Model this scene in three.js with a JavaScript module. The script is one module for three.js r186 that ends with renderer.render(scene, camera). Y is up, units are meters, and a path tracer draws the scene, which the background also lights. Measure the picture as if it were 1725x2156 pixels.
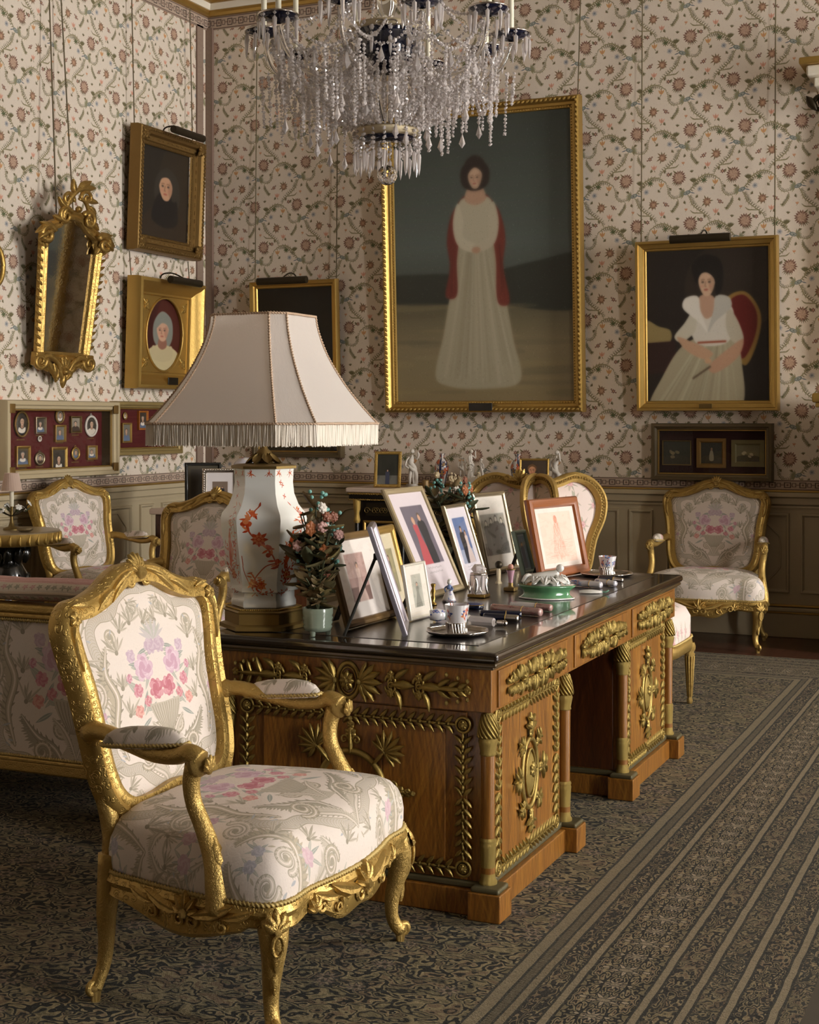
import * as THREE from 'three';
import { mergeGeometries, toCreasedNormals } from 'three/addons/utils/BufferGeometryUtils.js';
import { RoundedBoxGeometry } from 'three/addons/geometries/RoundedBoxGeometry.js';
import { RectAreaLightUniformsLib } from 'three/addons/lights/RectAreaLightUniformsLib.js';

// ------------------------------------------------------------------ camera, light, exposure
const scene = new THREE.Scene();
const renderer = new THREE.WebGLRenderer({ antialias: true });
renderer.toneMapping = THREE.LinearToneMapping;
renderer.toneMappingExposure = 1.3;
renderer.shadowMap.enabled = true;
RectAreaLightUniformsLib.init();
const PI = Math.PI, R = THREE.MathUtils.degToRad;
const camera = new THREE.PerspectiveCamera(2 * Math.atan(1078 / 3008) * 180 / PI, 1725 / 2156, 0.05, 60);
camera.position.set(0, 1.44, 0);
camera.rotation.set(0, R(24), 0);
camera.setViewOffset(1725, 2156, 0, 193, 1725, 2156);     // level camera with the lens shifted down
scene.add(camera);

// the room: x from the left wall to the window wall, z from the far wall to the wall behind the camera
const XL = -6.08, XR = 5.5, ZB = -9.71, ZF = 7.5, YC = 5.0;
// daylight: tall windows in the right-hand wall, out of the frame
const WINDOWS = [{ z: -7.4, w: 2.0 }, { z: -2.1, w: 1.3, k: 0.95 }], SILL = 0.6, HEAD = 4.2, REVEAL = 0.85;   // deep reveals in a thick wall
const DAY = new THREE.Color(1.0, 0.97, 0.93), DAYLIGHT = 21;
scene.background = DAY.clone().multiplyScalar(8);
for (const w of WINDOWS) {
  const l = new THREE.RectAreaLight(DAY, DAYLIGHT * (w.k ?? 1), w.w - 0.1, HEAD - SILL - 0.1);
  l.name = 'window_daylight';
  l.position.set(XR + REVEAL - 0.12, (SILL + HEAD) / 2, w.z);
  l.rotation.y = PI / 2;                                   // shines towards -x, into the room
  scene.add(l);
}

// ------------------------------------------------------------------ helpers
function rng(seed) { let a = seed >>> 0; return () => { a = (a + 0x6d2b79f5) | 0; let t = Math.imul(a ^ (a >>> 15), 1 | a); t = (t + Math.imul(t ^ (t >>> 7), 61 | t)) ^ t; return ((t ^ (t >>> 14)) >>> 0) / 4294967296; }; }
const V = (x, y, z) => new THREE.Vector3(x, y, z);
const lerp = (a, b, t) => a + (b - a) * t, clamp = (x, a, b) => Math.min(b, Math.max(a, x));
const taken = new Map();
function numbered(name) { const n = taken.get(name) ?? 0; taken.set(name, n + 1); return n ? `${name}_${String(n).padStart(3, '0')}` : name; }
const shadow = (o) => { o.castShadow = true; o.receiveShadow = true; return o; };
function tag(o, label, category, group) { o.userData = { label, category }; if (group) o.userData.group = group; return o; }
function thing(name, label, category, [x, y, z] = [0, 0, 0], turn = 0, group) {
  const o = new THREE.Group(); o.name = numbered(name); scene.add(o);
  o.position.set(x, y, z); o.rotation.y = turn; return tag(o, label, category, group);
}
const flat = (g) => (Array.isArray(g) ? g.flat(Infinity) : [g]);
function M(...gs) {                                          // merge geometries into one
  const out = [];
  for (let g of flat(gs)) {
    g = g.index ? g.toNonIndexed() : g.clone();
    for (const k of Object.keys(g.attributes)) if (!['position', 'normal', 'uv'].includes(k)) g.deleteAttribute(k);
    if (!g.attributes.normal) g.computeVertexNormals();
    if (!g.attributes.uv) g.setAttribute('uv', new THREE.BufferAttribute(new Float32Array(g.attributes.position.count * 2), 2));
    g.clearGroups(); out.push(g);
  }
  return out.length === 1 ? out[0] : mergeGeometries(out);
}
function part(parent, name, g, m, kind) {                    // one mesh under its thing
  const o = shadow(new THREE.Mesh(Array.isArray(g) ? M(g) : g, m)); o.name = name; parent.add(o);
  if (kind) o.userData.kind = kind;
  return o;
}
function solo(name, label, category, g, m, pos = [0, 0, 0], turn = 0, group) {
  const o = shadow(new THREE.Mesh(Array.isArray(g) ? M(g) : g, m)); o.name = numbered(name); scene.add(o);
  o.position.set(...pos); o.rotation.y = turn; return tag(o, label, category, group);
}
function struct(name, g, m, parent = scene) {
  const o = shadow(new THREE.Mesh(Array.isArray(g) ? M(g) : g, m)); o.name = name; parent.add(o); o.userData.kind = 'structure'; return o;
}
function copyOf(src, pos, turn, label, extra = {}) {
  const c = src.clone(); c.name = numbered(src.name.replace(/_\d{3}$/, '')); scene.add(c); c.position.set(...pos); c.rotation.y = turn;
  c.userData = { ...src.userData, label, ...extra }; return c;
}
const _e = new THREE.Euler(), _q = new THREE.Quaternion();
function T(g, x = 0, y = 0, z = 0, rx = 0, ry = 0, rz = 0, s = 1) {   // a moved copy
  const m = new THREE.Matrix4().compose(V(x, y, z), _q.setFromEuler(_e.set(rx, ry, rz, 'YXZ')), Array.isArray(s) ? V(...s) : V(s, s, s));
  const c = g.clone().applyMatrix4(m);
  if (m.determinant() < 0) { const n = c.index ? c.toNonIndexed() : c; for (const a of Object.values(n.attributes)) for (let i = 0; i < a.count; i += 3) for (let k = 0; k < a.itemSize; k++) { const t = a.getComponent(i, k); a.setComponent(i, k, a.getComponent(i + 2, k)); a.setComponent(i + 2, k, t); } return n; }
  return c;
}
function uvBox(g, sc = 1) {                                  // uv in metres from the position, by the face's main direction
  g = g.index ? g.toNonIndexed() : g; const p = g.attributes.position, uv = new Float32Array(p.count * 2), a = V(), b = V(), c = V();
  for (let i = 0; i < p.count; i += 3) {
    a.fromBufferAttribute(p, i); b.fromBufferAttribute(p, i + 1); c.fromBufferAttribute(p, i + 2);
    const n = b.clone().sub(a).cross(c.clone().sub(a)), ax = Math.abs(n.x), ay = Math.abs(n.y), az = Math.abs(n.z);
    [a, b, c].forEach((v, k) => { const q = ax >= ay && ax >= az ? [v.z, v.y] : ay >= az ? [v.x, v.z] : [v.x, v.y]; uv[(i + k) * 2] = q[0] * sc; uv[(i + k) * 2 + 1] = q[1] * sc; });
  }
  g.setAttribute('uv', new THREE.BufferAttribute(uv, 2)); return g;
}
function box(w, h, d, x = 0, y = 0, z = 0, bev = 0) {        // centred at x, z; y is the bottom
  const g = bev ? new RoundedBoxGeometry(w, h, d, 1, Math.min(bev, w / 2.01, h / 2.01, d / 2.01)) : new THREE.BoxGeometry(w, h, d);
  g.translate(x, y + h / 2, z); return uvBox(g);
}
const cyl = (r0, r1, h, x = 0, y = 0, z = 0, seg = 16) => new THREE.CylinderGeometry(r1, r0, h, seg).translate(x, y + h / 2, z);
const ball = (r, x = 0, y = 0, z = 0, a = 10, b = 7) => new THREE.SphereGeometry(r, a, b).translate(x, y, z);
const lathe = (pts, seg = 20) => new THREE.LatheGeometry(pts.map(([r, y]) => new THREE.Vector2(Math.max(r, 1e-4), y)), seg);
const crv = (pts, n, closed = false) => { const c = new THREE.CatmullRomCurve3(pts.map((p) => (p.isVector3 ? p : V(...p))), closed, 'centripetal'); const out = []; for (let i = 0; i < (closed ? n : n + 1); i++) out.push(c.getPoint(i / n)); return out; };
// sweep a section along points; r may be a number, an array or a function of t; section is a loop of [a, b]
function sweep(pts, r, { sides = 8, closed = false, section, up, twist = 0, crease = 0, caps = true } = {}) {
  const n = pts.length, sec = section ?? Array.from({ length: sides }, (_, k) => [Math.cos(k / sides * 2 * PI), Math.sin(k / sides * 2 * PI)]), m = sec.length;
  const pos = [], uv = [], idx = []; let N = null, len = 0;
  const radius = (i) => (typeof r === 'function' ? r(i / (closed ? n : n - 1)) : Array.isArray(r) ? r[Math.min(i, r.length - 1)] : r);
  const rows = closed ? n + 1 : n; let per = [0];
  for (let k = 1; k <= m; k++) per.push(per[k - 1] + Math.hypot(sec[k % m][0] - sec[k - 1][0], sec[k % m][1] - sec[k - 1][1]));
  for (let i = 0; i < rows; i++) {
    const p = pts[i % n], a = closed ? pts[(i - 1 + n) % n] : pts[Math.max(0, i - 1)], b = closed ? pts[(i + 1) % n] : pts[Math.min(n - 1, i + 1)];
    const t = b.clone().sub(a).normalize();
    if (up) N = up.clone().addScaledVector(t, -up.dot(t)).normalize();
    else if (!N) { const h = Math.abs(t.y) < 0.9 ? V(0, 1, 0) : V(1, 0, 0); N = h.addScaledVector(t, -h.dot(t)).normalize(); }
    else N = N.clone().addScaledVector(t, -N.dot(t)).normalize();
    const Bn = t.clone().cross(N); if (i) len += p.distanceTo(pts[(i - 1) % n]);
    const s = radius(i % n), tw = twist * len, ct = Math.cos(tw), st = Math.sin(tw);
    for (let k = 0; k <= m; k++) {
      const [u, v] = sec[k % m], a2 = u * ct - v * st, b2 = u * st + v * ct;
      pos.push(p.x + (N.x * a2 + Bn.x * b2) * s, p.y + (N.y * a2 + Bn.y * b2) * s, p.z + (N.z * a2 + Bn.z * b2) * s); uv.push(len, per[k] * (section ? 1 : s));
    }
  }
  for (let i = 0; i < rows - 1; i++) for (let k = 0; k < m; k++) { const a = i * (m + 1) + k, b = a + m + 1; idx.push(a, a + 1, b, a + 1, b + 1, b); }
  if (!closed && caps) for (const i of [0, rows - 1]) {
    const c = pos.length / 3, o = i * (m + 1), p = pts[i]; pos.push(p.x, p.y, p.z); uv.push(0, 0);
    for (let k = 0; k < m; k++) idx.push(...(i ? [c, o + k, o + k + 1] : [c, o + k + 1, o + k]));
  }
  let g = new THREE.BufferGeometry(); g.setAttribute('position', new THREE.Float32BufferAttribute(pos, 3)); g.setAttribute('uv', new THREE.Float32BufferAttribute(uv, 2)); g.setIndex(idx);
  g.computeVertexNormals();
  // make seam normals agree
  const nn = g.attributes.normal; for (let i = 0; i < rows; i++) { const a = i * (m + 1), b = a + m; const s = V(nn.getX(a) + nn.getX(b), nn.getY(a) + nn.getY(b), nn.getZ(a) + nn.getZ(b)).normalize(); nn.setXYZ(a, s.x, s.y, s.z); nn.setXYZ(b, s.x, s.y, s.z); }
  return crease ? toCreasedNormals(g, crease) : g;
}
const ROPE = [[1.25, 0], [0.35, 0.5], [-0.35, 0.5], [-1.25, 0], [-0.35, -0.5], [0.35, -0.5]];
const rope = (pts, r, closed = false, tw = 260) => sweep(pts, r, { section: ROPE, closed, twist: tw });
function resample(pts, step, closed = false) {
  const P = closed ? [...pts, pts[0]] : pts, out = [P[0].clone()]; let acc = 0, total = 0;
  for (let i = 1; i < P.length; i++) total += P[i].distanceTo(P[i - 1]);
  const st = total / Math.max(2, Math.round(total / step)); let next = st;
  for (let i = 1; i < P.length; i++) { const d = P[i].distanceTo(P[i - 1]); while (acc + d >= next - 1e-9 && out.length < 4000) { out.push(P[i - 1].clone().lerp(P[i], (next - acc) / d)); next += st; } acc += d; }
  if (closed) out.pop();
  return out;
}
// four mitred sides round a w x h opening in the xy plane; profile runs [distance outwards, depth]
function frameG(w, h, prof, crease = 0.5) {
  const pos = [], uv = [], idx = []; let base = 0; const per = [0];
  for (let k = 1; k < prof.length; k++) per.push(per[k - 1] + Math.hypot(prof[k][0] - prof[k - 1][0], prof[k][1] - prof[k - 1][1]));
  const cor = [[-1, -1], [1, -1], [1, 1], [-1, 1]];
  for (let s = 0; s < 4; s++) {
    const A = cor[s], B = cor[(s + 1) % 4], horizontal = s % 2 === 0;
    for (const [C, end] of [[A, 0], [B, 1]]) prof.forEach(([o, z], k) => { const x = C[0] * (w / 2 + o), y = C[1] * (h / 2 + o); pos.push(x, y, z); uv.push(horizontal ? x : y, per[k]); });
    const n = prof.length; for (let k = 0; k < n - 1; k++) { const a = base + k, b = base + n + k; idx.push(a, a + 1, b, a + 1, b + 1, b); }
    base += 2 * n;
  }
  const g = new THREE.BufferGeometry(); g.setAttribute('position', new THREE.Float32BufferAttribute(pos, 3)); g.setAttribute('uv', new THREE.Float32BufferAttribute(uv, 2)); g.setIndex(idx);
  return toCreasedNormals(g, crease);
}
// a domed pad over an outline of [x, y] points: profile runs [scale, height] from the middle outwards, in the xy plane with +z up
function pad(outline, prof, { uvs = 1, cx = 0, cy = 0, u0 = 0, v0 = 0, uvs2 } = {}) {
  const n = outline.length, pos = [cx, cy, prof[0][1]], uv = [cx * uvs + u0, cy * (uvs2 ?? uvs) + v0], idx = []; let ext = 0;
  prof.forEach(([f, h], k) => { if (!k) return; const dh = Math.abs(h - prof[k - 1][1]), big = f > 0.9; ext += big ? dh * 0.8 : 0;
    for (let i = 0; i < n; i++) { const x = cx + (outline[i][0] - cx) * f, y = cy + (outline[i][1] - cy) * f; pos.push(x, y, h); const l = Math.hypot(x - cx, y - cy) || 1; uv.push((x + (x - cx) / l * ext) * uvs + u0, (y + (y - cy) / l * ext) * (uvs2 ?? uvs) + v0); } });
  for (let i = 0; i < n; i++) idx.push(0, 1 + i, 1 + (i + 1) % n);
  for (let k = 1; k < prof.length - 1; k++) for (let i = 0; i < n; i++) { const a = 1 + (k - 1) * n + i, b = 1 + (k - 1) * n + (i + 1) % n; idx.push(a, a + n, b, b, a + n, b + n); }
  const g = new THREE.BufferGeometry(); g.setAttribute('position', new THREE.Float32BufferAttribute(pos, 3)); g.setAttribute('uv', new THREE.Float32BufferAttribute(uv, 2)); g.setIndex(idx); g.computeVertexNormals(); return g;
}
// relief ornaments in the xy plane, rising along +z, growing along +y from the origin
function leafG(len, wid, h = 0.25 * wid, curl = 0) {
  const st = [[0, 0.16], [0.22, 0.75], [0.5, 1], [0.78, 0.7], [1, 0.05]], pos = [], idx = [];
  st.forEach(([t, w], k) => { const b = curl * t * t * len; for (const s of [-1, -0.5, 0, 0.5, 1]) pos.push(s * wid / 2 * w + b, t * len, (s === 0 ? 0.75 : Math.abs(s) === 0.5 ? 1 : 0) * h * (0.5 + 0.5 * Math.sin(PI * Math.min(t * 0.9 + 0.1, 1))) ); });
  for (let k = 0; k < 4; k++) for (let s = 0; s < 4; s++) { const a = k * 5 + s, b = a + 5; idx.push(a, a + 1, b, a + 1, b + 1, b); }
  const g = new THREE.BufferGeometry(); g.setAttribute('position', new THREE.Float32BufferAttribute(pos, 3)); g.setIndex(idx); g.computeVertexNormals();
  g.setAttribute('uv', new THREE.Float32BufferAttribute(pos.filter((_, i) => i % 3 < 2), 2)); return g;
}
function scrollG(rad, turns = 1.4, thick = 0.22, dir = 1) {   // a spiral starting at the origin, running up +y and rolling over to dir * x
  const pts = []; const n = Math.round(18 * turns); for (let i = 0; i <= n; i++) { const t = i / n, a = t * turns * 2 * PI, r = rad * (1 - 0.8 * t); pts.push(V(dir * (rad - r * Math.cos(a)), r * Math.sin(a), rad * thick * (0.5 + 0.5 * t))); }
  return sweep(pts, (t) => rad * thick * (1 - 0.45 * t), { sides: 5 });
}
const palmG = (n, len, wid, spread = 2.2, h) => M(Array.from({ length: n }, (_, k) => { const t = n > 1 ? k / (n - 1) * 2 - 1 : 0; return T(leafG(len * (1 - 0.28 * t * t), wid, h ?? wid * 0.45), 0, 0, 0, 0, 0, -t * spread / 2); }), ball(wid * 0.5, 0, 0, wid * 0.1, 6, 4));
const rosetteG = (rad, n = 8, h = rad * 0.3) => M(Array.from({ length: n }, (_, k) => T(leafG(rad, rad * 1.9 * Math.sin(PI / n) , h), 0, 0, 0, 0, 0, k / n * 2 * PI)), T(ball(rad * 0.3, 0, 0, 0, 8, 5), 0, 0, h * 0.6, 0, 0, 0, [1, 1, 0.7]));
const ringG = (rx, ry, tube, seg = 28, sd = 6) => { const pts = []; for (let i = 0; i < seg; i++) pts.push(V(rx * Math.cos(i / seg * 2 * PI), ry * Math.sin(i / seg * 2 * PI), 0)); return sweep(pts, tube, { closed: true, sides: sd }); };
function shapeG(pts, depth, bev = 0) {                        // extruded outline of [x, y] points
  const g = new THREE.ExtrudeGeometry(new THREE.Shape(pts.map(([x, y]) => new THREE.Vector2(x, y))), { depth, bevelEnabled: bev > 0, bevelSize: bev, bevelThickness: bev, bevelSegments: 1, curveSegments: 6 }); return g;
}

// ------------------------------------------------------------------ computed textures
function canvas(w, h, draw) { const c = document.createElement('canvas'); c.width = w; c.height = h; draw(c.getContext('2d'), w, h); return c; }
function ctex(c, { data = false, rep } = {}) {
  const t = new THREE.CanvasTexture(c); t.wrapS = t.wrapT = THREE.RepeatWrapping; t.magFilter = THREE.LinearFilter; t.anisotropy = 8;
  if (!data) t.colorSpace = THREE.SRGBColorSpace; if (rep) t.repeat.set(...rep); return t;
}
const wrapDraw = (w, h, f, c) => { for (const dx of [-w, 0, w]) for (const dy of [-h, 0, h]) { c.save(); c.translate(dx, dy); f(c); c.restore(); } };
function speckle(c, w, h, n, rnd, cols, s0, s1, al = 0.3) { for (let i = 0; i < n; i++) { c.globalAlpha = al * rnd(); c.fillStyle = cols[Math.floor(rnd() * cols.length)]; const s = lerp(s0, s1, rnd()); c.fillRect(rnd() * w, rnd() * h, s, s * lerp(0.5, 1.5, rnd())); } c.globalAlpha = 1; }
const grad = (c, x0, y0, x1, y1, st) => { const g = c.createLinearGradient(x0, y0, x1, y1); st.forEach(([t, k]) => g.addColorStop(t, k)); return g; };
const blob = (c, x, y, rx, ry, col, al = 1, rot = 0) => { c.globalAlpha = al; c.fillStyle = col; c.beginPath(); c.ellipse(x, y, rx, ry, rot, 0, 7); c.fill(); c.globalAlpha = 1; };
const poly = (c, pts, col) => { c.fillStyle = col; c.beginPath(); pts.forEach(([x, y], i) => (i ? c.lineTo(x, y) : c.moveTo(x, y))); c.closePath(); c.fill(); };
const smooth = (c, pts, col) => { const P = new THREE.CatmullRomCurve3(pts.map(([x, y]) => V(x, y, 0)), true).getPoints(pts.length * 8); c.fillStyle = col; c.beginPath(); P.forEach((p, i) => (i ? c.lineTo(p.x, p.y) : c.moveTo(p.x, p.y))); c.closePath(); c.fill(); };
function leaf2(c, x, y, len, wid, a, col, vein) {
  c.save(); c.translate(x, y); c.rotate(a); c.fillStyle = col; c.beginPath(); c.moveTo(0, 0); c.quadraticCurveTo(wid, len * 0.4, 0, len); c.quadraticCurveTo(-wid, len * 0.4, 0, 0); c.fill();
  if (vein) { c.strokeStyle = vein; c.lineWidth = Math.max(0.7, wid * 0.14); c.beginPath(); c.moveTo(0, 0); c.lineTo(0, len * 0.85); c.stroke(); } c.restore();
}
function flower2(c, x, y, r, n, cols, rnd) {
  for (let ring = 0; ring < 3; ring++) { const rr = r * (1 - ring * 0.3); for (let k = 0; k < n; k++) leaf2(c, x, y, rr * lerp(0.85, 1.1, rnd()), rr * 0.42, (k + ring * 0.5) / n * 2 * PI, cols[ring % cols.length]); }
  c.fillStyle = cols[cols.length - 1]; c.beginPath(); c.arc(x, y, r * 0.18, 0, 7); c.fill();
}
// a cabbage rose: rings of overlapping round petals, darker towards the heart
function rose2(c, x, y, r, cols, q) {
  for (const [n, d, pr, k] of [[8, 0.66, 0.42, 0], [7, 0.42, 0.4, 1], [5, 0.22, 0.34, 2]]) for (let i = 0; i < n; i++) { const a = i / n * 2 * PI + q() * 0.5, R0 = pr * r * (0.85 + 0.3 * q()); blob(c, x + Math.cos(a) * d * r, y + Math.sin(a) * d * r, R0, R0 * 0.86, cols[(k + i % 2) % cols.length], 0.95, a); c.strokeStyle = cols[cols.length - 1]; c.globalAlpha = 0.45; c.lineWidth = Math.max(0.8, r * 0.05); c.beginPath(); c.arc(x + Math.cos(a) * d * r, y + Math.sin(a) * d * r, R0 * 0.8, a - 1, a + 1); c.stroke(); c.globalAlpha = 1; }
  blob(c, x, y, r * 0.2, r * 0.18, cols[cols.length - 1]);
}
// a serrated scrolling stem through points, with curled leaves on one side
function vine(c, pts, w, col, dark, rnd, tooth = 1) {
  const cv = new THREE.CatmullRomCurve3(pts.map(([x, y]) => V(x, y, 0))), n = 44; c.lineCap = 'round';
  for (let i = 0; i < n; i++) { const t = i / n, a = cv.getPoint(t), b = cv.getPoint((i + 1) / n), th = Math.atan2(b.y - a.y, b.x - a.x), ww = w * Math.sin(PI * clamp(0.08 + t * 0.9, 0, 1));
    c.strokeStyle = col; c.lineWidth = ww; c.beginPath(); c.moveTo(a.x, a.y); c.lineTo(b.x, b.y); c.stroke();
    if (i % 3 === 0) leaf2(c, a.x, a.y, ww * 2.6 * tooth, ww * 0.62, th - PI / 2 + 0.9, i % 2 ? col : dark);
    if (i % 4 === 0) leaf2(c, a.x, a.y, ww * 2.0 * tooth, ww * 0.5, th - PI / 2 - 0.9 + PI, dark); }
  c.strokeStyle = dark; c.lineWidth = Math.max(1, w * 0.22); c.beginPath(); for (let i = 0; i <= 30; i++) { const p = cv.getPoint(i / 30); i ? c.lineTo(p.x, p.y) : c.moveTo(p.x, p.y); } c.stroke();
}
function spiral2(c, x, y, r, a0, turns, w, col, dir = 1) { c.strokeStyle = col; c.lineCap = 'round'; let q = null; for (let i = 0; i <= 40; i++) { const t = i / 40, a = a0 + dir * t * turns * 2 * PI, rr = r * (1 - 0.85 * t), p = [x + Math.cos(a) * rr, y + Math.sin(a) * rr]; if (q) { c.lineWidth = w * (1 - 0.6 * t); c.beginPath(); c.moveTo(...q); c.lineTo(...p); c.stroke(); } q = p; } c.fillStyle = col; c.beginPath(); c.arc(x, y, w * 0.9, 0, 7); c.fill(); }

// wallpaper: one repeat is 0.37 m by 0.64 m; the lower half mirrors the upper
const WPW = 0.372, WPH = 0.641;
const wallpaperC = canvas(650, 1120, (c, w, h) => {
  const r = rng(11); c.fillStyle = '#e0d3c3'; c.fillRect(0, 0, w, h);
  for (let i = 0; i < 700; i++) { const x = r() * w, y = r() * h, s = 8 + r() * 18, a = r() * PI, col = r() < 0.5 ? 'rgba(186,168,160,0.22)' : 'rgba(230,217,205,0.3)'; wrapDraw(w, h, (k) => leaf2(k, x, y, s, s * 0.35, a, col), c); }
  const G = '#958a66', D = '#645e40', L = '#aea27c', OL = '#796f4c';
  const stem = (k, pts, wd, q, side, len = 1) => {                // a tapering stem with a comb of curled leaflets on one side
    const cv = new THREE.CatmullRomCurve3(pts.map(([x, y]) => V(x, y, 0))), n = 60; k.lineCap = 'round';
    for (let i = 0; i < n; i++) { const t = i / n, a = cv.getPoint(t), b = cv.getPoint((i + 1) / n), th = Math.atan2(b.y - a.y, b.x - a.x), ww = wd * (0.35 + 0.65 * Math.sin(PI * clamp(0.1 + t * 0.85, 0, 1)));
      if (i % 3 === 0 && t > 0.05 && t < 0.95) { const sa = th + side * 1.15 - PI / 2; for (let m = 0; m < 2; m++) leaf2(k, a.x, a.y, ww * 1.9 * len * (0.8 + 0.4 * q()), ww * 0.5, sa + m * side * 0.35, m ? D : OL); }
      if (i % 5 === 2) leaf2(k, a.x, a.y, ww * 1.3 * len, ww * 0.45, th - side * 0.8 - PI / 2, OL);
      k.strokeStyle = D; k.lineWidth = ww * 1.05; k.beginPath(); k.moveTo(a.x, a.y); k.lineTo(b.x, b.y); k.stroke(); }
    for (const [f, cl] of [[0.78, G], [0.3, L]]) for (let i = 0; i < n; i++) { const t = i / n, a = cv.getPoint(t), b = cv.getPoint((i + 1) / n), ww = wd * (0.35 + 0.65 * Math.sin(PI * clamp(0.1 + t * 0.85, 0, 1))); k.strokeStyle = cl; k.lineWidth = ww * f; k.beginPath(); k.moveTo(a.x, a.y); k.lineTo(b.x, b.y); k.stroke(); }
  };
  const half = (k, q) => {
    stem(k, [[620, 368], [700, 294], [722, 245], [790, 190], [860, 158], [945, 172], [1030, 230]], 15, q, 1, 2.0);
    stem(k, [[1020, 220], [1050, 300], [1055, 360], [1110, 418], [1190, 408], [1262, 372]], 8, q, -1, 2.5);
    stem(k, [[640, 385], [668, 430], [695, 503], [780, 582], [872, 655], [905, 722]], 12, q, -1, 2.3);
    stem(k, [[830, 618], [760, 612], [705, 606], [672, 575]], 11, q, 1, 0.5);
    for (let i = 0; i < 8; i++) leaf2(k, 705, 240, 62, 13, 2.3 + i * 0.26, i % 2 ? D : OL);                          // dark tuft
    for (let i = 0; i < 9; i++) leaf2(k, 835, 222, 46, 12, i * 0.7, i % 2 ? '#5f6a44' : OL); blob(k, 835, 222, 18, 14, '#59623f');
    for (let i = 0; i < 9; i++) leaf2(k, 600, 372, 74, 13, 0.6 + i * 0.3, i % 2 ? '#8b8f74' : G);                     // bud
    blob(k, 632, 362, 46, 24, '#7f8580', 1, -0.35); blob(k, 628, 362, 30, 13, '#a9aaa0', 1, -0.35); blob(k, 626, 364, 13, 7, '#6b716c', 1, -0.35); leaf2(k, 668, 358, 62, 12, -1.3, '#6d747a');
    // chrysanthemum with drooping leaves
    for (let i = 0; i < 6; i++) leaf2(k, 520, 190, 96, 13, 0.9 - i * 0.27, i % 2 ? '#6f674a' : '#7e7253'); leaf2(k, 500, 130, 60, 16, 2.5, OL);
    for (let i = 0; i < 17; i++) leaf2(k, 535, 172, 84 + 10 * q(), 30, i / 17 * 2 * PI, i % 2 ? '#7c5a4b' : '#8f6c5c');
    for (let ring = 0; ring < 4; ring++) for (let i = 0; i < 13; i++) leaf2(k, 535, 172, 68 - ring * 15, 17 - ring * 2.5, (i + ring * 0.5) / 13 * 2 * PI, ['#b4937d', '#c5a78f', '#a98974', '#bd9e86'][(ring + i) % 4]);
    // brown sprig and small flowers
    for (let i = 0; i < 10; i++) leaf2(k, 870, 477, 80 * (0.6 + 0.5 * q()), 18, i * 0.63 + 0.2, i % 2 ? '#7b7352' : '#857050');
    for (let i = 0; i < 11; i++) leaf2(k, 872, 482, 52, 24, i * 0.571, i % 3 ? '#9c775e' : '#8a6450'); for (let i = 0; i < 7; i++) leaf2(k, 875, 484, 30, 11, i * 0.9, '#c09a7c');
    for (const [x, y, s] of [[1025, 489, 30], [405, 131, 30], [1000, 465, 14], [1055, 505, 14]]) { for (let i = 0; i < 6; i++) leaf2(k, x, y, s, s * 0.42, i * 1.05, '#74493f'); blob(k, x, y, s * 0.28, s * 0.28, '#d7b48f'); }
    for (const [x, y, cl, s] of [[975, 600, '#d9a48e', 1], [970, 252, '#cf9f68', 1], [620, 563, '#cf9a72', 0.55]]) { for (const a of [-0.55, 0, 0.55]) leaf2(k, x, y + 26 * s, 66 * s, 22 * s, PI + a, cl); leaf2(k, x, y + 22 * s, 44 * s, 14 * s, PI, '#c88d70'); leaf2(k, x, y + 24 * s, 34 * s, 8 * s, 0.5, OL); }
    for (let i = 0; i < 11; i++) leaf2(k, 785, 325, 40, 8, i * 0.571, i % 2 ? '#92949a' : '#a4a4a6'); blob(k, 785, 325, 8, 8, '#77787c');
    stem(k, [[1170, 430], [1175, 490], [1140, 545], [1105, 585], [1080, 560]], 11, q, 1, 1.8);
    for (const [x, y, a] of [[560, 300, 0.5], [760, 420, 2.2], [930, 330, 4], [1090, 300, 1], [690, 120, 3], [1000, 90, 5], [860, 80, 2], [590, 480, 4.4], [780, 680, 1.2]]) { for (let i = 0; i < 5; i++) leaf2(k, x, y, 34, 8, a + (i - 2) * 0.45, i % 2 ? D : OL); blob(k, x, y, 5, 5, '#8a5d49'); }
  };
  wrapDraw(w, h, (k) => half(k, rng(5)), c);
  wrapDraw(w, h, (k) => { k.translate(1205, 560); k.scale(-1, 1); half(k, rng(6)); }, c);
  wrapDraw(w, h, (k) => { k.translate(-650, 0); half(k, rng(5)); k.translate(1205 + 650, 560); k.scale(-1, 1); half(k, rng(6)); }, c);
    speckle(c, w, h, 6000, r, ['#ffffff', '#8b7a68'], 1, 2.4, 0.14);
});
// greek-key-like border tape that edges the wall hangings, 0.1 m square repeat
const borderC = canvas(128, 128, (c, w, h) => { const r = rng(3); c.fillStyle = '#b7a391'; c.fillRect(0, 0, w, h); c.fillStyle = '#6d594f'; c.fillRect(0, 4, w, 10); c.fillRect(0, h - 14, w, 10); c.strokeStyle = '#4f423a'; c.lineWidth = 9; c.strokeRect(18, 34, 50, 60); c.strokeStyle = '#63524a'; c.lineWidth = 7; c.strokeRect(82, 42, 30, 44); c.fillStyle = '#7c6256'; c.fillRect(34, 52, 18, 24); c.fillRect(68, 58, 16, 10); c.fillRect(112, 58, 20, 10); c.fillRect(0, 58, 16, 10); speckle(c, w, h, 500, r, ['#000', '#fff'], 1, 3, 0.15); });
const tapeC = canvas(128, 64, (c, w, h) => { c.fillStyle = '#a5917f'; c.fillRect(0, 0, w, h); c.strokeStyle = '#695247'; c.lineWidth = 6; for (let x = -20; x < w + 20; x += 16) { c.beginPath(); c.moveTo(x, 8); c.lineTo(x + 16, 56); c.stroke(); } c.fillStyle = '#7c6558'; c.fillRect(0, 0, w, 7); c.fillRect(0, h - 7, w, 7); });

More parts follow.
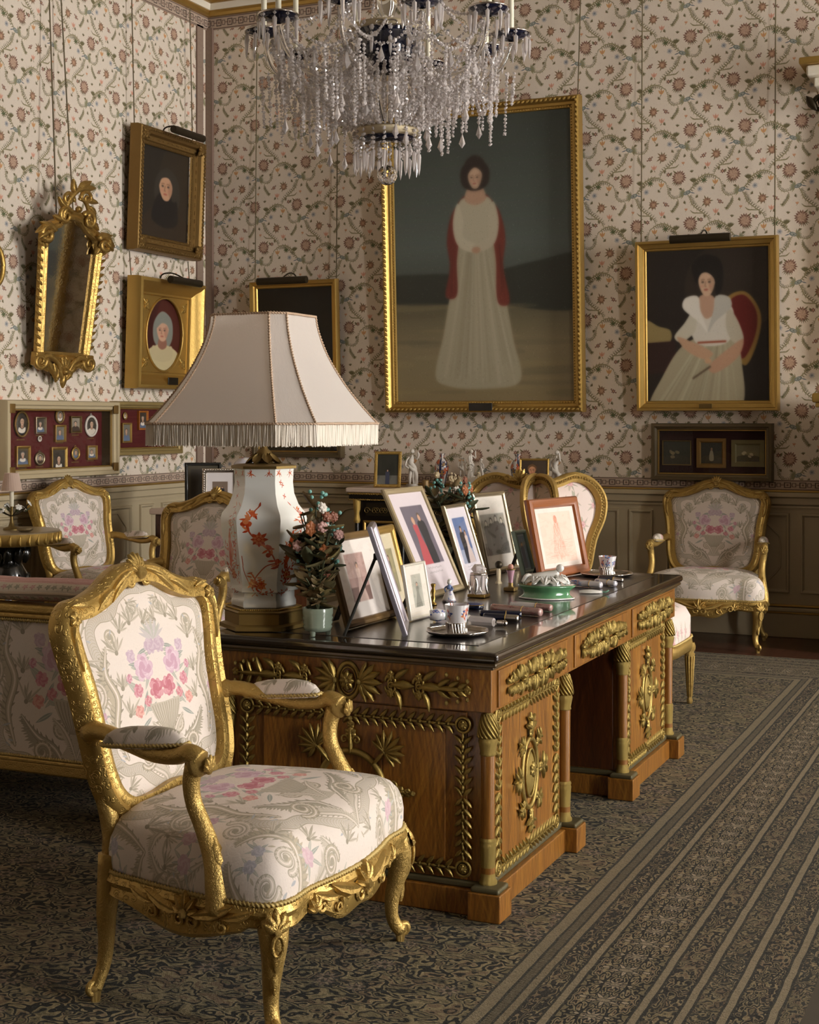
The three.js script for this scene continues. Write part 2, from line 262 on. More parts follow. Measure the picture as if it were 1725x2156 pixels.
// fine noise for bump maps
function noiseC(w, h, seed, passes) { return canvas(w, h, (c) => { const r = rng(seed); c.fillStyle = '#808080'; c.fillRect(0, 0, w, h); for (const [n, s0, s1, al] of passes) for (let i = 0; i < n; i++) { const x = r() * w, y = r() * h, s = lerp(s0, s1, r()); c.fillStyle = r() < 0.5 ? `rgba(255,255,255,${al * r()})` : `rgba(0,0,0,${al * r()})`; wrapDraw(w, h, (k) => { k.beginPath(); k.ellipse(x, y, s, s * lerp(0.5, 1, 0.5), 0, 0, 7); k.fill(); }, c); } }); }
const grainC = noiseC(256, 256, 21, [[60, 20, 50, 0.25], [400, 4, 12, 0.3], [1600, 1, 3, 0.4]]);
const carveC = canvas(256, 256, (c, w, h) => { const r = rng(31); c.fillStyle = '#777'; c.fillRect(0, 0, w, h); for (let i = 0; i < 46; i++) { const x = r() * w, y = r() * h, rd = 8 + r() * 20, a = r() * 6.3, d = r() < 0.5 ? 1 : -1; wrapDraw(w, h, (k) => spiral2(k, x, y, rd, a, 1.1, 6, r() < 0.4 ? '#333' : '#ccc', d), c); } speckle(c, w, h, 900, r, ['#000', '#fff'], 1, 3, 0.3); });

// upholstery: cream silk woven with taupe acanthus scrolls, lilac and rose bouquets; mirrored about the middle
function brocade(c, w, h, o = {}) {
  const r = rng(o.seed ?? 7), cream = '#dccfc4'; c.fillStyle = cream; c.fillRect(0, 0, w, h);
  const A = '#b2a68f', B = '#9f9682', C = '#c2b7a5', Lm = '#bdb4b2', Dk = '#8f8672', Bl = '#a7a9ad';
  const half = (k, q) => {
    const X = (x) => x * w, Y = (y) => y * h;
    const plume = (pts, wd, cl, dk, side, len = 2.2) => {           // a feathered acanthus band: dark edge, pale spine, combed leaflets
      const cv = new THREE.CatmullRomCurve3(pts.map(([x, y]) => V(X(x), Y(y), 0))), n = 54; k.lineCap = 'round';
      for (let i = 0; i < n; i++) { const t = i / n, a = cv.getPoint(t), b = cv.getPoint((i + 1) / n), th = Math.atan2(b.y - a.y, b.x - a.x), ww = wd * w * Math.sin(PI * clamp(0.12 + 0.8 * t, 0, 1)); if (i % 2 === 0) for (const [m, cc] of [[0, dk], [0.25, cl]]) leaf2(k, a.x, a.y, ww * len * (0.75 + 0.5 * q()), ww * 0.42, th - PI / 2 + side * (0.75 + m), cc); if (i % 5 === 0) leaf2(k, a.x, a.y, ww * len * 0.6, ww * 0.34, th - PI / 2 - side * 0.8, dk); }
      for (const [f, cc] of [[1, dk], [0.72, cl], [0.25, cream]]) { k.strokeStyle = cc; for (let i = 0; i < n; i++) { const t = i / n, a = cv.getPoint(t), b = cv.getPoint((i + 1) / n); k.lineWidth = Math.max(1, wd * w * f * Math.sin(PI * clamp(0.12 + 0.8 * t, 0, 1))); k.beginPath(); k.moveTo(a.x, a.y); k.lineTo(b.x, b.y); k.stroke(); } }
    };
    const volute = (x, y, rd, a0, d, cl, dk) => { const P = []; for (let i = 0; i <= 40; i++) { const t = i / 40, a = a0 + d * t * 2.9 * PI, rr = rd * (1 - 0.82 * t); P.push([x + Math.cos(a) * rr, y + Math.sin(a) * rr * w / h]); } k.lineCap = 'round'; for (const [lw, cc] of [[0.022, dk], [0.015, cl], [0.005, cream]]) { k.strokeStyle = cc; k.lineWidth = lw * w; k.beginPath(); P.forEach(([u, v], i) => (i ? k.lineTo(X(u), Y(v)) : k.moveTo(X(u), Y(v)))); k.stroke(); } for (let i = 0; i < 22; i++) { const [u, v] = P[i], a = Math.atan2((v - y) * h, (u - x) * w); leaf2(k, X(u), Y(v), rd * w * (0.42 - i * 0.008), rd * w * 0.09, a - PI / 2 + d * 0.5, i % 2 ? cl : dk); } blob(k, X(x), Y(y), 0.011 * w, 0.011 * w, dk); };
    const spray = (x, y, s, cols, n = 7) => { for (let i = 0; i < n; i++) leaf2(k, X(x), Y(y), s * w * (1.8 + q()), s * w * 0.46, i / n * 2 * PI + q(), i % 2 ? '#9a9d94' : '#adaca0', '#c9c3b6'); rose2(k, X(x), Y(y), s * w, cols, q); };
    // cartouche band
    const ribbon = (pts, wd) => { const P = new THREE.CatmullRomCurve3(pts.map(([x, y]) => V(X(x), Y(y), 0))).getPoints(90); k.lineJoin = 'round'; k.lineCap = 'butt'; for (const [f, cc] of [[1, B], [0.84, C]]) { k.strokeStyle = cc; k.lineWidth = wd * w * f; k.beginPath(); P.forEach((p, i) => (i ? k.lineTo(p.x, p.y) : k.moveTo(p.x, p.y))); k.stroke(); } for (let i = 1; i < 90; i++) { const a = P[i - 1], b = P[i], th = Math.atan2(b.y - a.y, b.x - a.x); k.strokeStyle = i % 2 ? Lm : B; k.lineWidth = 1.6; k.beginPath(); k.arc(b.x, b.y, wd * w * 0.34, th + 1.9, th + 4.4); k.stroke(); } };
    plume([[0.50, 0.33], [0.43, 0.25], [0.38, 0.16], [0.42, 0.07], [0.5, 0.04]], 0.03, A, B, 1); plume([[0.47, 0.62], [0.42, 0.5], [0.44, 0.4], [0.5, 0.36]], 0.026, C, B, -1); plume([[0.5, 0.98], [0.42, 0.93], [0.37, 0.83], [0.41, 0.74], [0.47, 0.7]], 0.03, A, B, -1); plume([[0.36, 0.98], [0.27, 0.97], [0.2, 0.93], [0.22, 0.88]], 0.024, C, B, 1);
    ribbon([[0, 0.085], [0.08, 0.08], [0.16, 0.115], [0.21, 0.17], [0.29, 0.175], [0.35, 0.22], [0.345, 0.31], [0.30, 0.38]], 0.052); ribbon([[0.33, 0.63], [0.345, 0.71], [0.29, 0.78], [0.21, 0.79], [0.14, 0.85], [0.06, 0.90], [0, 0.895]], 0.05);
    plume([[0.27, 0.74], [0.30, 0.62], [0.27, 0.5], [0.31, 0.40], [0.29, 0.3]], 0.034, A, Dk, 1, 2.0); plume([[0.03, 0.84], [0.09, 0.74], [0.17, 0.70], [0.24, 0.63]], 0.03, B, Dk, 1, 2.0); plume([[0.0, 0.93], [0.05, 0.86], [0.12, 0.81], [0.19, 0.75]], 0.022, C, B, -1);
    for (const a of [[0.385, 0.47, 0.062, 2.2, 1, A, B], [0.40, 0.66, 0.052, 4, -1, C, B], [0.15, 0.755, 0.05, 0.6, 1, A, Dk], [0.305, 0.065, 0.05, 3.4, -1, C, B], [0.22, 0.965, 0.045, 3, 1, A, B], [0.085, 0.175, 0.036, 4, -1, C, B], [0.44, 0.865, 0.045, 1, 1, C, B], [0.255, 0.265, 0.032, 1, 1, A, B], [0.065, 0.665, 0.03, 2, -1, A, Dk]]) volute(...a);
    spray(0.455, 0.52, 0.028, ['#c9b1b9', '#bd9ba8']); spray(0.46, 0.17, 0.024, ['#bdb7c0', '#aaa4b0']); spray(0.33, 0.9, 0.028, ['#c6a3ad', '#cfb3b8']); spray(0.16, 0.035, 0.022, ['#c3adb0', '#b69aa2']); spray(0.47, 0.78, 0.022, ['#b7b3b9', '#a8a4ac']); spray(0.36, 0.56, 0.018, ['#c7a7b2', '#b8909f']);
    for (let i = 0; i < 26; i++) { const x = 0.02 + q() * 0.46, y = q(); if (x > 0.25 || y < 0.2 || y > 0.8) leaf2(k, X(x), Y(y), w * (0.02 + q() * 0.025), w * 0.008, q() * 6.3, i % 3 ? Bl : A); }
    // sprigs that fill the ground between the scrolls
    for (const [x, y, a, l] of [[0.04, 0.235, 2.4, 0.1], [0.12, 0.225, 2.9, 0.1], [0.19, 0.25, 2.7, 0.09], [0.235, 0.33, 3.3, 0.1], [0.235, 0.47, 3.0, 0.1], [0.22, 0.58, 2.6, 0.09], [0.03, 0.03, 0.6, 0.07], [0.1, 0.14, 0.9, 0.07], [0.41, 0.33, 0.4, 0.1], [0.33, 0.13, 3.6, 0.08], [0.45, 0.43, 5.5, 0.08], [0.1, 0.95, 2.4, 0.08], [0.28, 0.86, 2.0, 0.08], [0.37, 0.77, 1.0, 0.09]]) { for (let i = 0; i < 7; i++) leaf2(k, X(x) + Math.sin(i * 2) * 4, Y(y), l * w * (0.55 + 0.5 * q()), l * w * 0.13, a + (i - 3) * 0.33, i % 2 ? B : C, i % 2 ? undefined : Dk); blob(k, X(x), Y(y), l * w * 0.1, l * w * 0.1, Dk); }
    // bouquet in an urn
    for (let i = 0; i < 16; i++) leaf2(k, X(0.03 + q() * 0.12), Y(0.34 + 0.02 * i * 0.9), 0.075 * w * (0.7 + 0.6 * q()), 0.017 * w, -2.7 + q() * 2.4, i % 3 ? '#a6a699' : '#8f948c', '#c0bcae'); for (let i = 0; i < 7; i++) leaf2(k, X(0.0), Y(0.31), 0.09 * w, 0.016 * w, 2.0 + i * 0.34, i % 2 ? '#b0aea2' : Lm);
    rose2(k, X(0.095), Y(0.41), 0.055 * w, ['#cbaab9', '#d6bcc6', '#be93a6'], q); rose2(k, X(0.03), Y(0.335), 0.034 * w, ['#c4b0b8', '#b69dab'], q); rose2(k, X(0.16), Y(0.355), 0.026 * w, ['#c9b3bd', '#b99fae'], q);
    rose2(k, X(0.04), Y(0.505), 0.042 * w, ['#bd6d7a', '#cf929a', '#b5626f'], q); rose2(k, X(0.15), Y(0.495), 0.027 * w, ['#c0717e', '#cf939b'], q); rose2(k, X(0.105), Y(0.545), 0.022 * w, ['#bf6f78', '#d29a9c'], q); rose2(k, X(0.165), Y(0.575), 0.025 * w, ['#c98078', '#d8a296'], q); rose2(k, X(0.19), Y(0.44), 0.018 * w, ['#bb7587', '#d1a5ae'], q);
    k.fillStyle = '#b9af9c'; k.beginPath(); k.moveTo(0, Y(0.565)); k.lineTo(X(0.1), Y(0.56)); k.quadraticCurveTo(X(0.085), Y(0.63), X(0.03), Y(0.67)); k.quadraticCurveTo(X(0.03), Y(0.73), X(0.07), Y(0.765)); k.lineTo(0, Y(0.775)); k.fill(); k.strokeStyle = Dk; k.lineWidth = 0.0035 * w; for (let i = 0; i < 6; i++) { k.beginPath(); k.moveTo(X(0.006 + i * 0.016), Y(0.57)); k.quadraticCurveTo(X(0.005 + i * 0.013), Y(0.63), X(0.002 + i * 0.005), Y(0.68)); k.stroke(); } plume([[0.0, 0.77], [0.03, 0.7], [0.06, 0.66], [0.1, 0.63]], 0.016, C, Dk, 1, 2);
  };
  for (const s of [1, -1]) { c.save(); c.translate(w / 2, 0); c.scale(s, 1); half(c, rng(o.seed ?? 7)); c.restore(); }
  c.globalAlpha = 0.12; c.fillStyle = cream; c.fillRect(0, 0, w, h); c.globalAlpha = 1;            // a faded weave
  speckle(c, w, h, w * h / 40, r, ['#ffffff', '#7b6f66', '#cdbfae'], 1, 2.5, 0.2);
}
const fabricC = canvas(1024, 1024, (c, w, h) => brocade(c, w, h));
// the pink floral cotton of the conversation seat
const chintzC = canvas(512, 512, (c, w, h) => { const r = rng(17); c.fillStyle = '#dccbc2'; c.fillRect(0, 0, w, h); for (let i = 0; i < 16; i++) { const x = (i % 4 + r() * 0.6) * w / 4, y = (Math.floor(i / 4) + r() * 0.6) * h / 4, s = 20 + r() * 14, sd = 40 + i; wrapDraw(w, h, (k) => { const q = rng(sd); vine(k, [[x - 50, y + 30], [x, y], [x + 40, y - 40]], 6, '#a59f8c', '#938d78', q); for (let j = 0; j < 7; j++) leaf2(k, x, y, s * 1.9, s * 0.4, q() * 6.3, j % 2 ? '#9f9d88' : '#b3a796'); flower2(k, x, y, s, 7, ['#c89296', '#d8adac', '#b97f86'], q); }, c); } c.globalAlpha = 0.22; c.fillStyle = '#dccbc2'; c.fillRect(0, 0, w, h); c.globalAlpha = 1; speckle(c, w, h, 4000, r, ['#fff', '#866'], 1, 2, 0.2); });

// carpet: knotted pattern computed from periodic noise, drawn as crooked dark outlines round patches of worn colour
function periodic(seed) { const r = rng(seed), tab = Array.from({ length: 4096 }, () => r()); const at = (x, y, px, py, k) => tab[(((x % px + px) % px) * 57 + ((y % py + py) % py) * 131 + k * 977) & 4095]; return (x, y, px, py, k = 0) => { const ix = Math.floor(x), iy = Math.floor(y), fx = x - ix, fy = y - iy, sx = fx * fx * (3 - 2 * fx), sy = fy * fy * (3 - 2 * fy); return lerp(lerp(at(ix, iy, px, py, k), at(ix + 1, iy, px, py, k), sx), lerp(at(ix, iy + 1, px, py, k), at(ix + 1, iy + 1, px, py, k), sx), sy); }; }
const hex3 = (h) => [1, 3, 5].map((i) => parseInt(h.slice(i, i + 2), 16));
// cells: noise cells across/down per canvas; line: width of the dark outline; mirror: fold about the middle of each strip
function knots(c, x0, wpx, h, o) {
  const im = c.createImageData(wpx, h), n = periodic(o.seed), cols = o.cols.map(hex3), dark = hex3(o.dark), fx = o.cells[0], fy = o.cells[1], rr = rng(o.seed + 1);
  for (let y = 0; y < h; y++) for (let x = 0; x < wpx; x++) {
    let u = x / wpx; if (o.mirror) u = Math.abs(u - 0.5); let v = y / h; if (o.fold) { const k = v * o.fold, f = k - Math.floor(k); v = (f < 0.5 ? f : 1 - f) / o.fold; }
    const a = u * fx, b = v * fy, wx = n(a, b, fx, fy, 1) - 0.5, wy = n(a, b, fx, fy, 2) - 0.5;
    const f = n(a + wx * 1.3, b + wy * 1.3, fx, fy, 3) + 0.35 * n(a * 2 + wy, b * 2 + wx, fx * 2, fy * 2, 4), q = f * o.bands, d = Math.abs(q - Math.floor(q) - 0.5) * 2;
    const wear = n(a * 0.25, b * 0.25, Math.max(1, fx / 4 | 0), Math.max(1, fy / 4 | 0), 5), idx = Math.floor(q + 0.5) % cols.length, col = d > 1 - o.line * (0.6 + 0.8 * wear) ? dark : cols[(idx + cols.length) % cols.length];
    const g = 0.9 + 0.2 * rr() + (wear - 0.5) * 0.18, k = (y * wpx + x) * 4; im.data[k] = clamp(col[0] * g, 0, 255); im.data[k + 1] = clamp(col[1] * g, 0, 255); im.data[k + 2] = clamp(col[2] * g, 0, 255); im.data[k + 3] = 255;
  }
  c.putImageData(im, x0, 0);
}
const fieldC = canvas(1200, 1200, (c, w, h) => { knots(c, 0, w, h, { seed: 71, cells: [34, 44], bands: 3.0, line: 0.44, cols: ['#7a6e50', '#696046', '#857859', '#715f48', '#615d41', '#7c6e4f'], dark: '#1f1f1a' });
  const r = rng(72); for (let i = 0; i < 46; i++) { const x = r() * w, y = r() * h, s = 20 + r() * 16, a = r() * 6.3; wrapDraw(w, h, (k) => { const q = rng(i); for (let j = 0; j < 8; j++) leaf2(k, x, y, s * 1.25, s * 0.42, a + j * 0.785, '#3a3932'); for (let j = 0; j < 8; j++) leaf2(k, x, y, s, s * 0.3, a + j * 0.785, j % 2 ? '#857660' : '#715f50'); blob(k, x, y, s * 0.3, s * 0.3, '#38352c'); k.strokeStyle = '#33332d'; k.lineWidth = 5; k.beginPath(); k.moveTo(x + s, y); k.quadraticCurveTo(x + s * 2.4, y - s, x + s * 3.6, y + s * 1.2); k.stroke(); }, c); }
  speckle(c, w, h, 30000, r, ['#000', '#b9a88e', '#5a5142'], 1, 3, 0.25); });
// border: u across (0.74 m), v along (0.62 m)
const rugBorderC = canvas(1280, 1072, (c, w, h) => { const r = rng(91), px = (m) => Math.round(m / 0.74 * w);
  const TAN = ['#7a6d50', '#6b6046', '#837557', '#705e48', '#60573b'];
  const knot = (a, b, o) => knots(c, px(a), px(b) - px(a), h, { cols: TAN, dark: '#24231e', ...o });
  knot(0, 0.74, { seed: 3, cells: [60, 50], bands: 1.5, line: 0.05, cols: ['#5d5645', '#4f4a3c', '#686050'] });
  knot(0.1, 0.165, { seed: 5, cells: [4, 20], bands: 3, line: 0.5 });
  knot(0.19, 0.36, { seed: 9, cells: [12, 18], bands: 2.8, line: 0.56, mirror: 1, fold: 3, cols: ['#87795a', '#75694d', '#938464', '#7d684f'], dark: '#1b1b17' });
  knot(0.385, 0.46, { seed: 15, cells: [4, 20], bands: 3, line: 0.5 }); knot(0.485, 0.555, { seed: 19, cells: [4, 26], bands: 3, line: 0.55, dark: '#2b2b25' }); knot(0.58, 0.66, { seed: 25, cells: [5, 22], bands: 3, line: 0.5 }); knot(0.685, 0.74, { seed: 29, cells: [4, 24], bands: 3, line: 0.5, dark: '#2b2b25' });
  const mx = px(0.275); for (let i = 0; i < 3; i++) { const y = (i + 0.5) * h / 3; for (const [yy, s, cl] of [[y, 62, '#6f6650'], [y + h / 6, 44, '#8b7b66']]) wrapDraw(1e5, h, (k) => { const q = rng(i); for (let j = 0; j < 10; j++) leaf2(k, mx, yy, s * 1.45, s * 0.4, j * 0.628, '#2b2a25'); for (let j = 0; j < 10; j++) leaf2(k, mx, yy, s * 1.2, s * 0.28, j * 0.628, j % 2 ? '#a4937a' : cl); blob(k, mx, yy, s * 0.62, s * 0.36, '#2d2c27'); blob(k, mx, yy, s * 0.5, s * 0.27, '#8b7f68'); for (const d of [-1, 1]) { blob(k, mx + d * s * 1.5, yy + s * 0.1, s * 0.36, s * 0.26, '#26251f'); blob(k, mx + d * s * 1.5, yy + s * 0.1, s * 0.26, s * 0.17, '#a8987e'); } }, c); }
  const wob = (a, b, col, sd) => { const q = rng(sd), P = Array.from({ length: 12 }, () => (q() - 0.5) * 5); c.fillStyle = col; for (let y = 0; y < h; y += 4) { const t = y / h * 12, i = Math.floor(t), f = t - i, o = lerp(P[i % 12], P[(i + 1) % 12], f); c.globalAlpha = 0.8; c.fillRect(px(a) + o, y, px(b) - px(a), 4); } c.globalAlpha = 1; };
  wob(0, 0.008, '#2c2c27', 1); wob(0.008, 0.04, '#8a7c60', 1); wob(0.04, 0.048, '#2c2c27', 1); wob(0.048, 0.07, '#5b533e', 2); wob(0.07, 0.077, '#2c2c27', 2); wob(0.077, 0.097, '#897b5f', 2); wob(0.097, 0.105, '#2c2c27', 2);
  for (const g of [0.162, 0.357, 0.457, 0.552, 0.657]) { wob(g, g + 0.007, '#272722', g * 999); wob(g + 0.007, g + 0.026, '#95866a', g * 999); wob(g + 0.026, g + 0.033, '#272722', g * 999); }
  speckle(c, w, h, 90000, r, ['#000', '#b9a88e', '#4a4234'], 1, 4, 0.4); });

// walnut veneer, flame figured
function wood(c, w, h, seed, base, darks, lights, amp = 26) { const r = rng(seed); c.fillStyle = base; c.fillRect(0, 0, w, h); for (let i = 0; i < 420; i++) { const x0 = r() * w, ph = r() * 6.3, a = amp * (0.4 + r()), f = 1 + Math.floor(r() * 2), dk = r() < 0.55; c.strokeStyle = dk ? darks : lights; c.globalAlpha = 0.05 + r() * 0.16; c.lineWidth = 1 + r() * 7; wrapDraw(w, 1e5, (k) => { k.beginPath(); for (let y = 0; y <= h; y += 8) { const x = x0 + Math.sin(y / h * 2 * PI * f + ph) * a + Math.sin(y / h * 2 * PI * 3 + ph * 2) * a * 0.2; y ? k.lineTo(x, y) : k.moveTo(x, y); } k.stroke(); }, c); } c.globalAlpha = 1; for (let i = 0; i < 40; i++) { const x = r() * w, y = r() * h, s = 20 + r() * 70; c.globalAlpha = 0.08; c.fillStyle = r() < 0.6 ? darks : lights; wrapDraw(w, h, (k) => { k.beginPath(); k.ellipse(x, y, s * 0.5, s, 0.3, 0, 7); k.fill(); }, c); } c.globalAlpha = 1; speckle(c, w, h, 9000, r, [darks, lights], 1, 3, 0.2); }
const walnutC = canvas(512, 512, (c, w, h) => wood(c, w, h, 41, '#94682a', '#4d2f10', '#c39a48'));
const floorC = canvas(512, 512, (c, w, h) => { wood(c, w, h, 43, '#4a2a1c', '#26130c', '#6d4230', 8); });

// ------------------------------------------------------------------ pictures: flat paintings and photographs
function face(c, x, y, s, skin, shade) {                      // s: half the head's height
  smooth(c, [[x, y - s], [x + s * 0.68, y - s * 0.45], [x + s * 0.62, y + s * 0.3], [x + s * 0.25, y + s * 0.95], [x - s * 0.2, y + s * 0.97], [x - s * 0.6, y + s * 0.35], [x - s * 0.66, y - s * 0.4]], skin);
  blob(c, x + s * 0.42, y + s * 0.1, s * 0.22, s * 0.6, shade, 0.35); c.strokeStyle = shade; c.lineWidth = s * 0.07;
  for (const d of [-1, 1]) { blob(c, x + d * s * 0.28 - s * 0.06, y - s * 0.06, s * 0.12, s * 0.07, '#2e211b', 0.85); c.beginPath(); c.moveTo(x + d * s * 0.42 - s * 0.06, y - s * 0.2); c.quadraticCurveTo(x + d * s * 0.25, y - s * 0.32, x + d * s * 0.1 - s * 0.06, y - s * 0.22); c.stroke(); blob(c, x + d * s * 0.34 - s * 0.05, y + s * 0.25, s * 0.15, s * 0.12, '#b96a58', 0.25); }
  c.beginPath(); c.moveTo(x - s * 0.08, y - s * 0.12); c.lineTo(x - s * 0.16, y + s * 0.26); c.lineTo(x - s * 0.02, y + s * 0.28); c.stroke(); blob(c, x - s * 0.06, y + s * 0.52, s * 0.2, s * 0.07, '#9c4c40', 0.9);
}
function bust(c, w, h, o) {                                     // head and shoulders on a plain ground
  c.fillStyle = o.bg; c.fillRect(0, 0, w, h); if (o.bg2) blob(c, w * 0.75, h * 0.4, w * 0.4, h * 0.5, o.bg2, 0.5);
  const x = (o.x ?? 0.5) * w, y = (o.y ?? 0.42) * h, s = (o.s ?? 0.14) * h;
  if (o.back) smooth(c, o.back.map(([a, b]) => [x + a * s, y + b * s]), o.hair);
  smooth(c, [[x - s * 2.3, h * 1.05], [x - s * 2.0, y + s * 2.3], [x - s * 0.7, y + s * 1.4], [x + s * 0.7, y + s * 1.4], [x + s * 2.0, y + s * 2.2], [x + s * 2.3, h * 1.05]], o.cloth);
  if (o.skinNeck !== false) smooth(c, [[x - s * 0.3, y + s * 0.6], [x + s * 0.32, y + s * 0.6], [x + s * 0.5, y + s * 1.5], [x, y + s * 1.8], [x - s * 0.5, y + s * 1.5]], o.shade ?? '#a9846c');
  if (o.collar) { if (o.skinNeck === false) smooth(c, [[x - s * 0.6, y + s * 0.5], [x + s * 0.8, y + s * 0.5], [x + s * 1.2, y + s * 1.6], [x, y + s * 2], [x - s * 1.1, y + s * 1.6]], o.collar); smooth(c, [[x - s * 1.1, y + s * 1.45], [x, y + s * 1.9], [x + s * 1.1, y + s * 1.4], [x + s * 1.2, y + s * 2.6], [x, y + s * 3.0], [x - s * 1.3, y + s * 2.5]], o.collar); }
  face(c, x, y, s, o.skin ?? '#c9a78e', o.shade ?? '#a07a62');
  smooth(c, (o.front ?? [[-0.75, 0.1], [-0.85, -0.7], [0, -1.25], [0.85, -0.7], [0.78, 0.2], [0.55, -0.5], [0, -0.78], [-0.5, -0.5]]).map(([a, b]) => [x + a * s, y + b * s]), o.hair);
  soften(c, w, h, h / 130);
  speckle(c, w, h, w * h / 50, rng(o.seed ?? 4), ['#000', '#fff'], 1, 2.5, 0.08);
}
function soften(c, w, h, px) { c.filter = `blur(${px}px)`; c.globalAlpha = 0.75; c.drawImage(c.canvas, 0, 0); c.filter = 'none'; c.globalAlpha = 1; }
const pics = {};
// a plain picture in place of the tall portrait: a lady in an ivory gown before a dark landscape
pics.tall = canvas(640, 960, (c, w, h) => { const r = rng(6);
  c.fillStyle = grad(c, 0, 0, 0, h, [[0, '#3c443f'], [0.45, '#56605b'], [0.56, '#4a524c'], [0.6, '#34382f'], [0.66, '#5f5943'], [0.8, '#85795b'], [1, '#8b7b59']]); c.fillRect(0, 0, w, h);
  smooth(c, [[-40, h * 0.56], [w * 0.2, h * 0.545], [w * 0.5, h * 0.55], [w * 0.8, h * 0.515], [w + 40, h * 0.5], [w + 40, h * 0.67], [w * 0.5, h * 0.655], [-40, h * 0.63]], '#2b2f27');
  for (let i = 0; i < 26; i++) blob(c, r() * w, h * lerp(0.66, 0.99, r()), 60 + r() * 120, 5 + r() * 9, r() < 0.5 ? '#9c8c67' : '#5d563f', 0.25);
  const x = w * 0.47, P = (a) => a.map(([u, v]) => [x + u * w, v * h]);
  smooth(c, P([[-0.09, 0.43], [0.09, 0.43], [0.15, 0.6], [0.2, 0.78], [0.235, 0.93], [0.05, 0.955], [-0.17, 0.945], [-0.24, 0.92], [-0.19, 0.75], [-0.14, 0.58]]), '#a8a087');
  c.lineCap = 'round'; for (let i = 0; i < 60; i++) { const t = r() * 2 - 1; c.globalAlpha = 0.16; c.strokeStyle = r() < 0.55 ? '#cfc8b2' : '#77705a'; c.lineWidth = 2 + r() * 6; c.beginPath(); c.moveTo(x + t * w * 0.07, h * 0.46); c.quadraticCurveTo(x + t * w * 0.12, h * 0.65, x + t * w * 0.21, h * lerp(0.86, 0.94, r())); c.stroke(); } c.globalAlpha = 1;
  smooth(c, P([[-0.06, 0.275], [-0.13, 0.33], [-0.165, 0.43], [-0.15, 0.52], [-0.175, 0.63], [-0.12, 0.63], [-0.11, 0.5], [-0.08, 0.36]]), '#6b2920'); smooth(c, P([[0.06, 0.275], [0.13, 0.33], [0.165, 0.43], [0.15, 0.52], [0.18, 0.66], [0.125, 0.66], [0.11, 0.5], [0.08, 0.36]]), '#743023'); for (let i = 0; i < 14; i++) { const d = i % 2 ? 1 : -1; c.globalAlpha = 0.3; c.strokeStyle = i % 3 ? '#43160f' : '#96483a'; c.lineWidth = 3; c.beginPath(); c.moveTo(x + d * w * 0.13, h * 0.45); c.lineTo(x + d * w * (0.125 + r() * 0.045), h * (0.6 + r() * 0.04)); c.stroke(); } c.globalAlpha = 1;
  smooth(c, P([[-0.075, 0.285], [0.075, 0.285], [0.105, 0.33], [0.08, 0.41], [0.09, 0.44], [-0.09, 0.44], [-0.08, 0.41], [-0.105, 0.33]]), '#b9b29b');
  smooth(c, P([[-0.1, 0.3], [-0.13, 0.37], [-0.1, 0.45], [0, 0.475], [0.02, 0.455], [-0.07, 0.42], [-0.07, 0.36]]), '#c6bfa8'); smooth(c, P([[0.1, 0.3], [0.13, 0.37], [0.1, 0.45], [0.0, 0.475], [-0.02, 0.455], [0.07, 0.42], [0.07, 0.36]]), '#bdb59e');
  blob(c, x, h * 0.467, 16, 11, '#b58f74'); smooth(c, P([[-0.03, 0.24], [0.03, 0.24], [0.06, 0.29], [0, 0.31], [-0.06, 0.29]]), '#b8957c');
  smooth(c, P([[-0.07, 0.24], [-0.075, 0.18], [0, 0.145], [0.075, 0.18], [0.07, 0.24], [0, 0.26]]), '#2a211b'); face(c, x, h * 0.215, 36, '#c7a78d', '#96735c');
  smooth(c, P([[-0.06, 0.2], [-0.05, 0.155], [0, 0.135], [0.05, 0.155], [0.06, 0.2], [0, 0.178]]), '#2a211b');
  soften(c, w, h, 5);
  speckle(c, w, h, 14000, r, ['#000', '#fff', '#6a6040'], 1, 3, 0.1); });
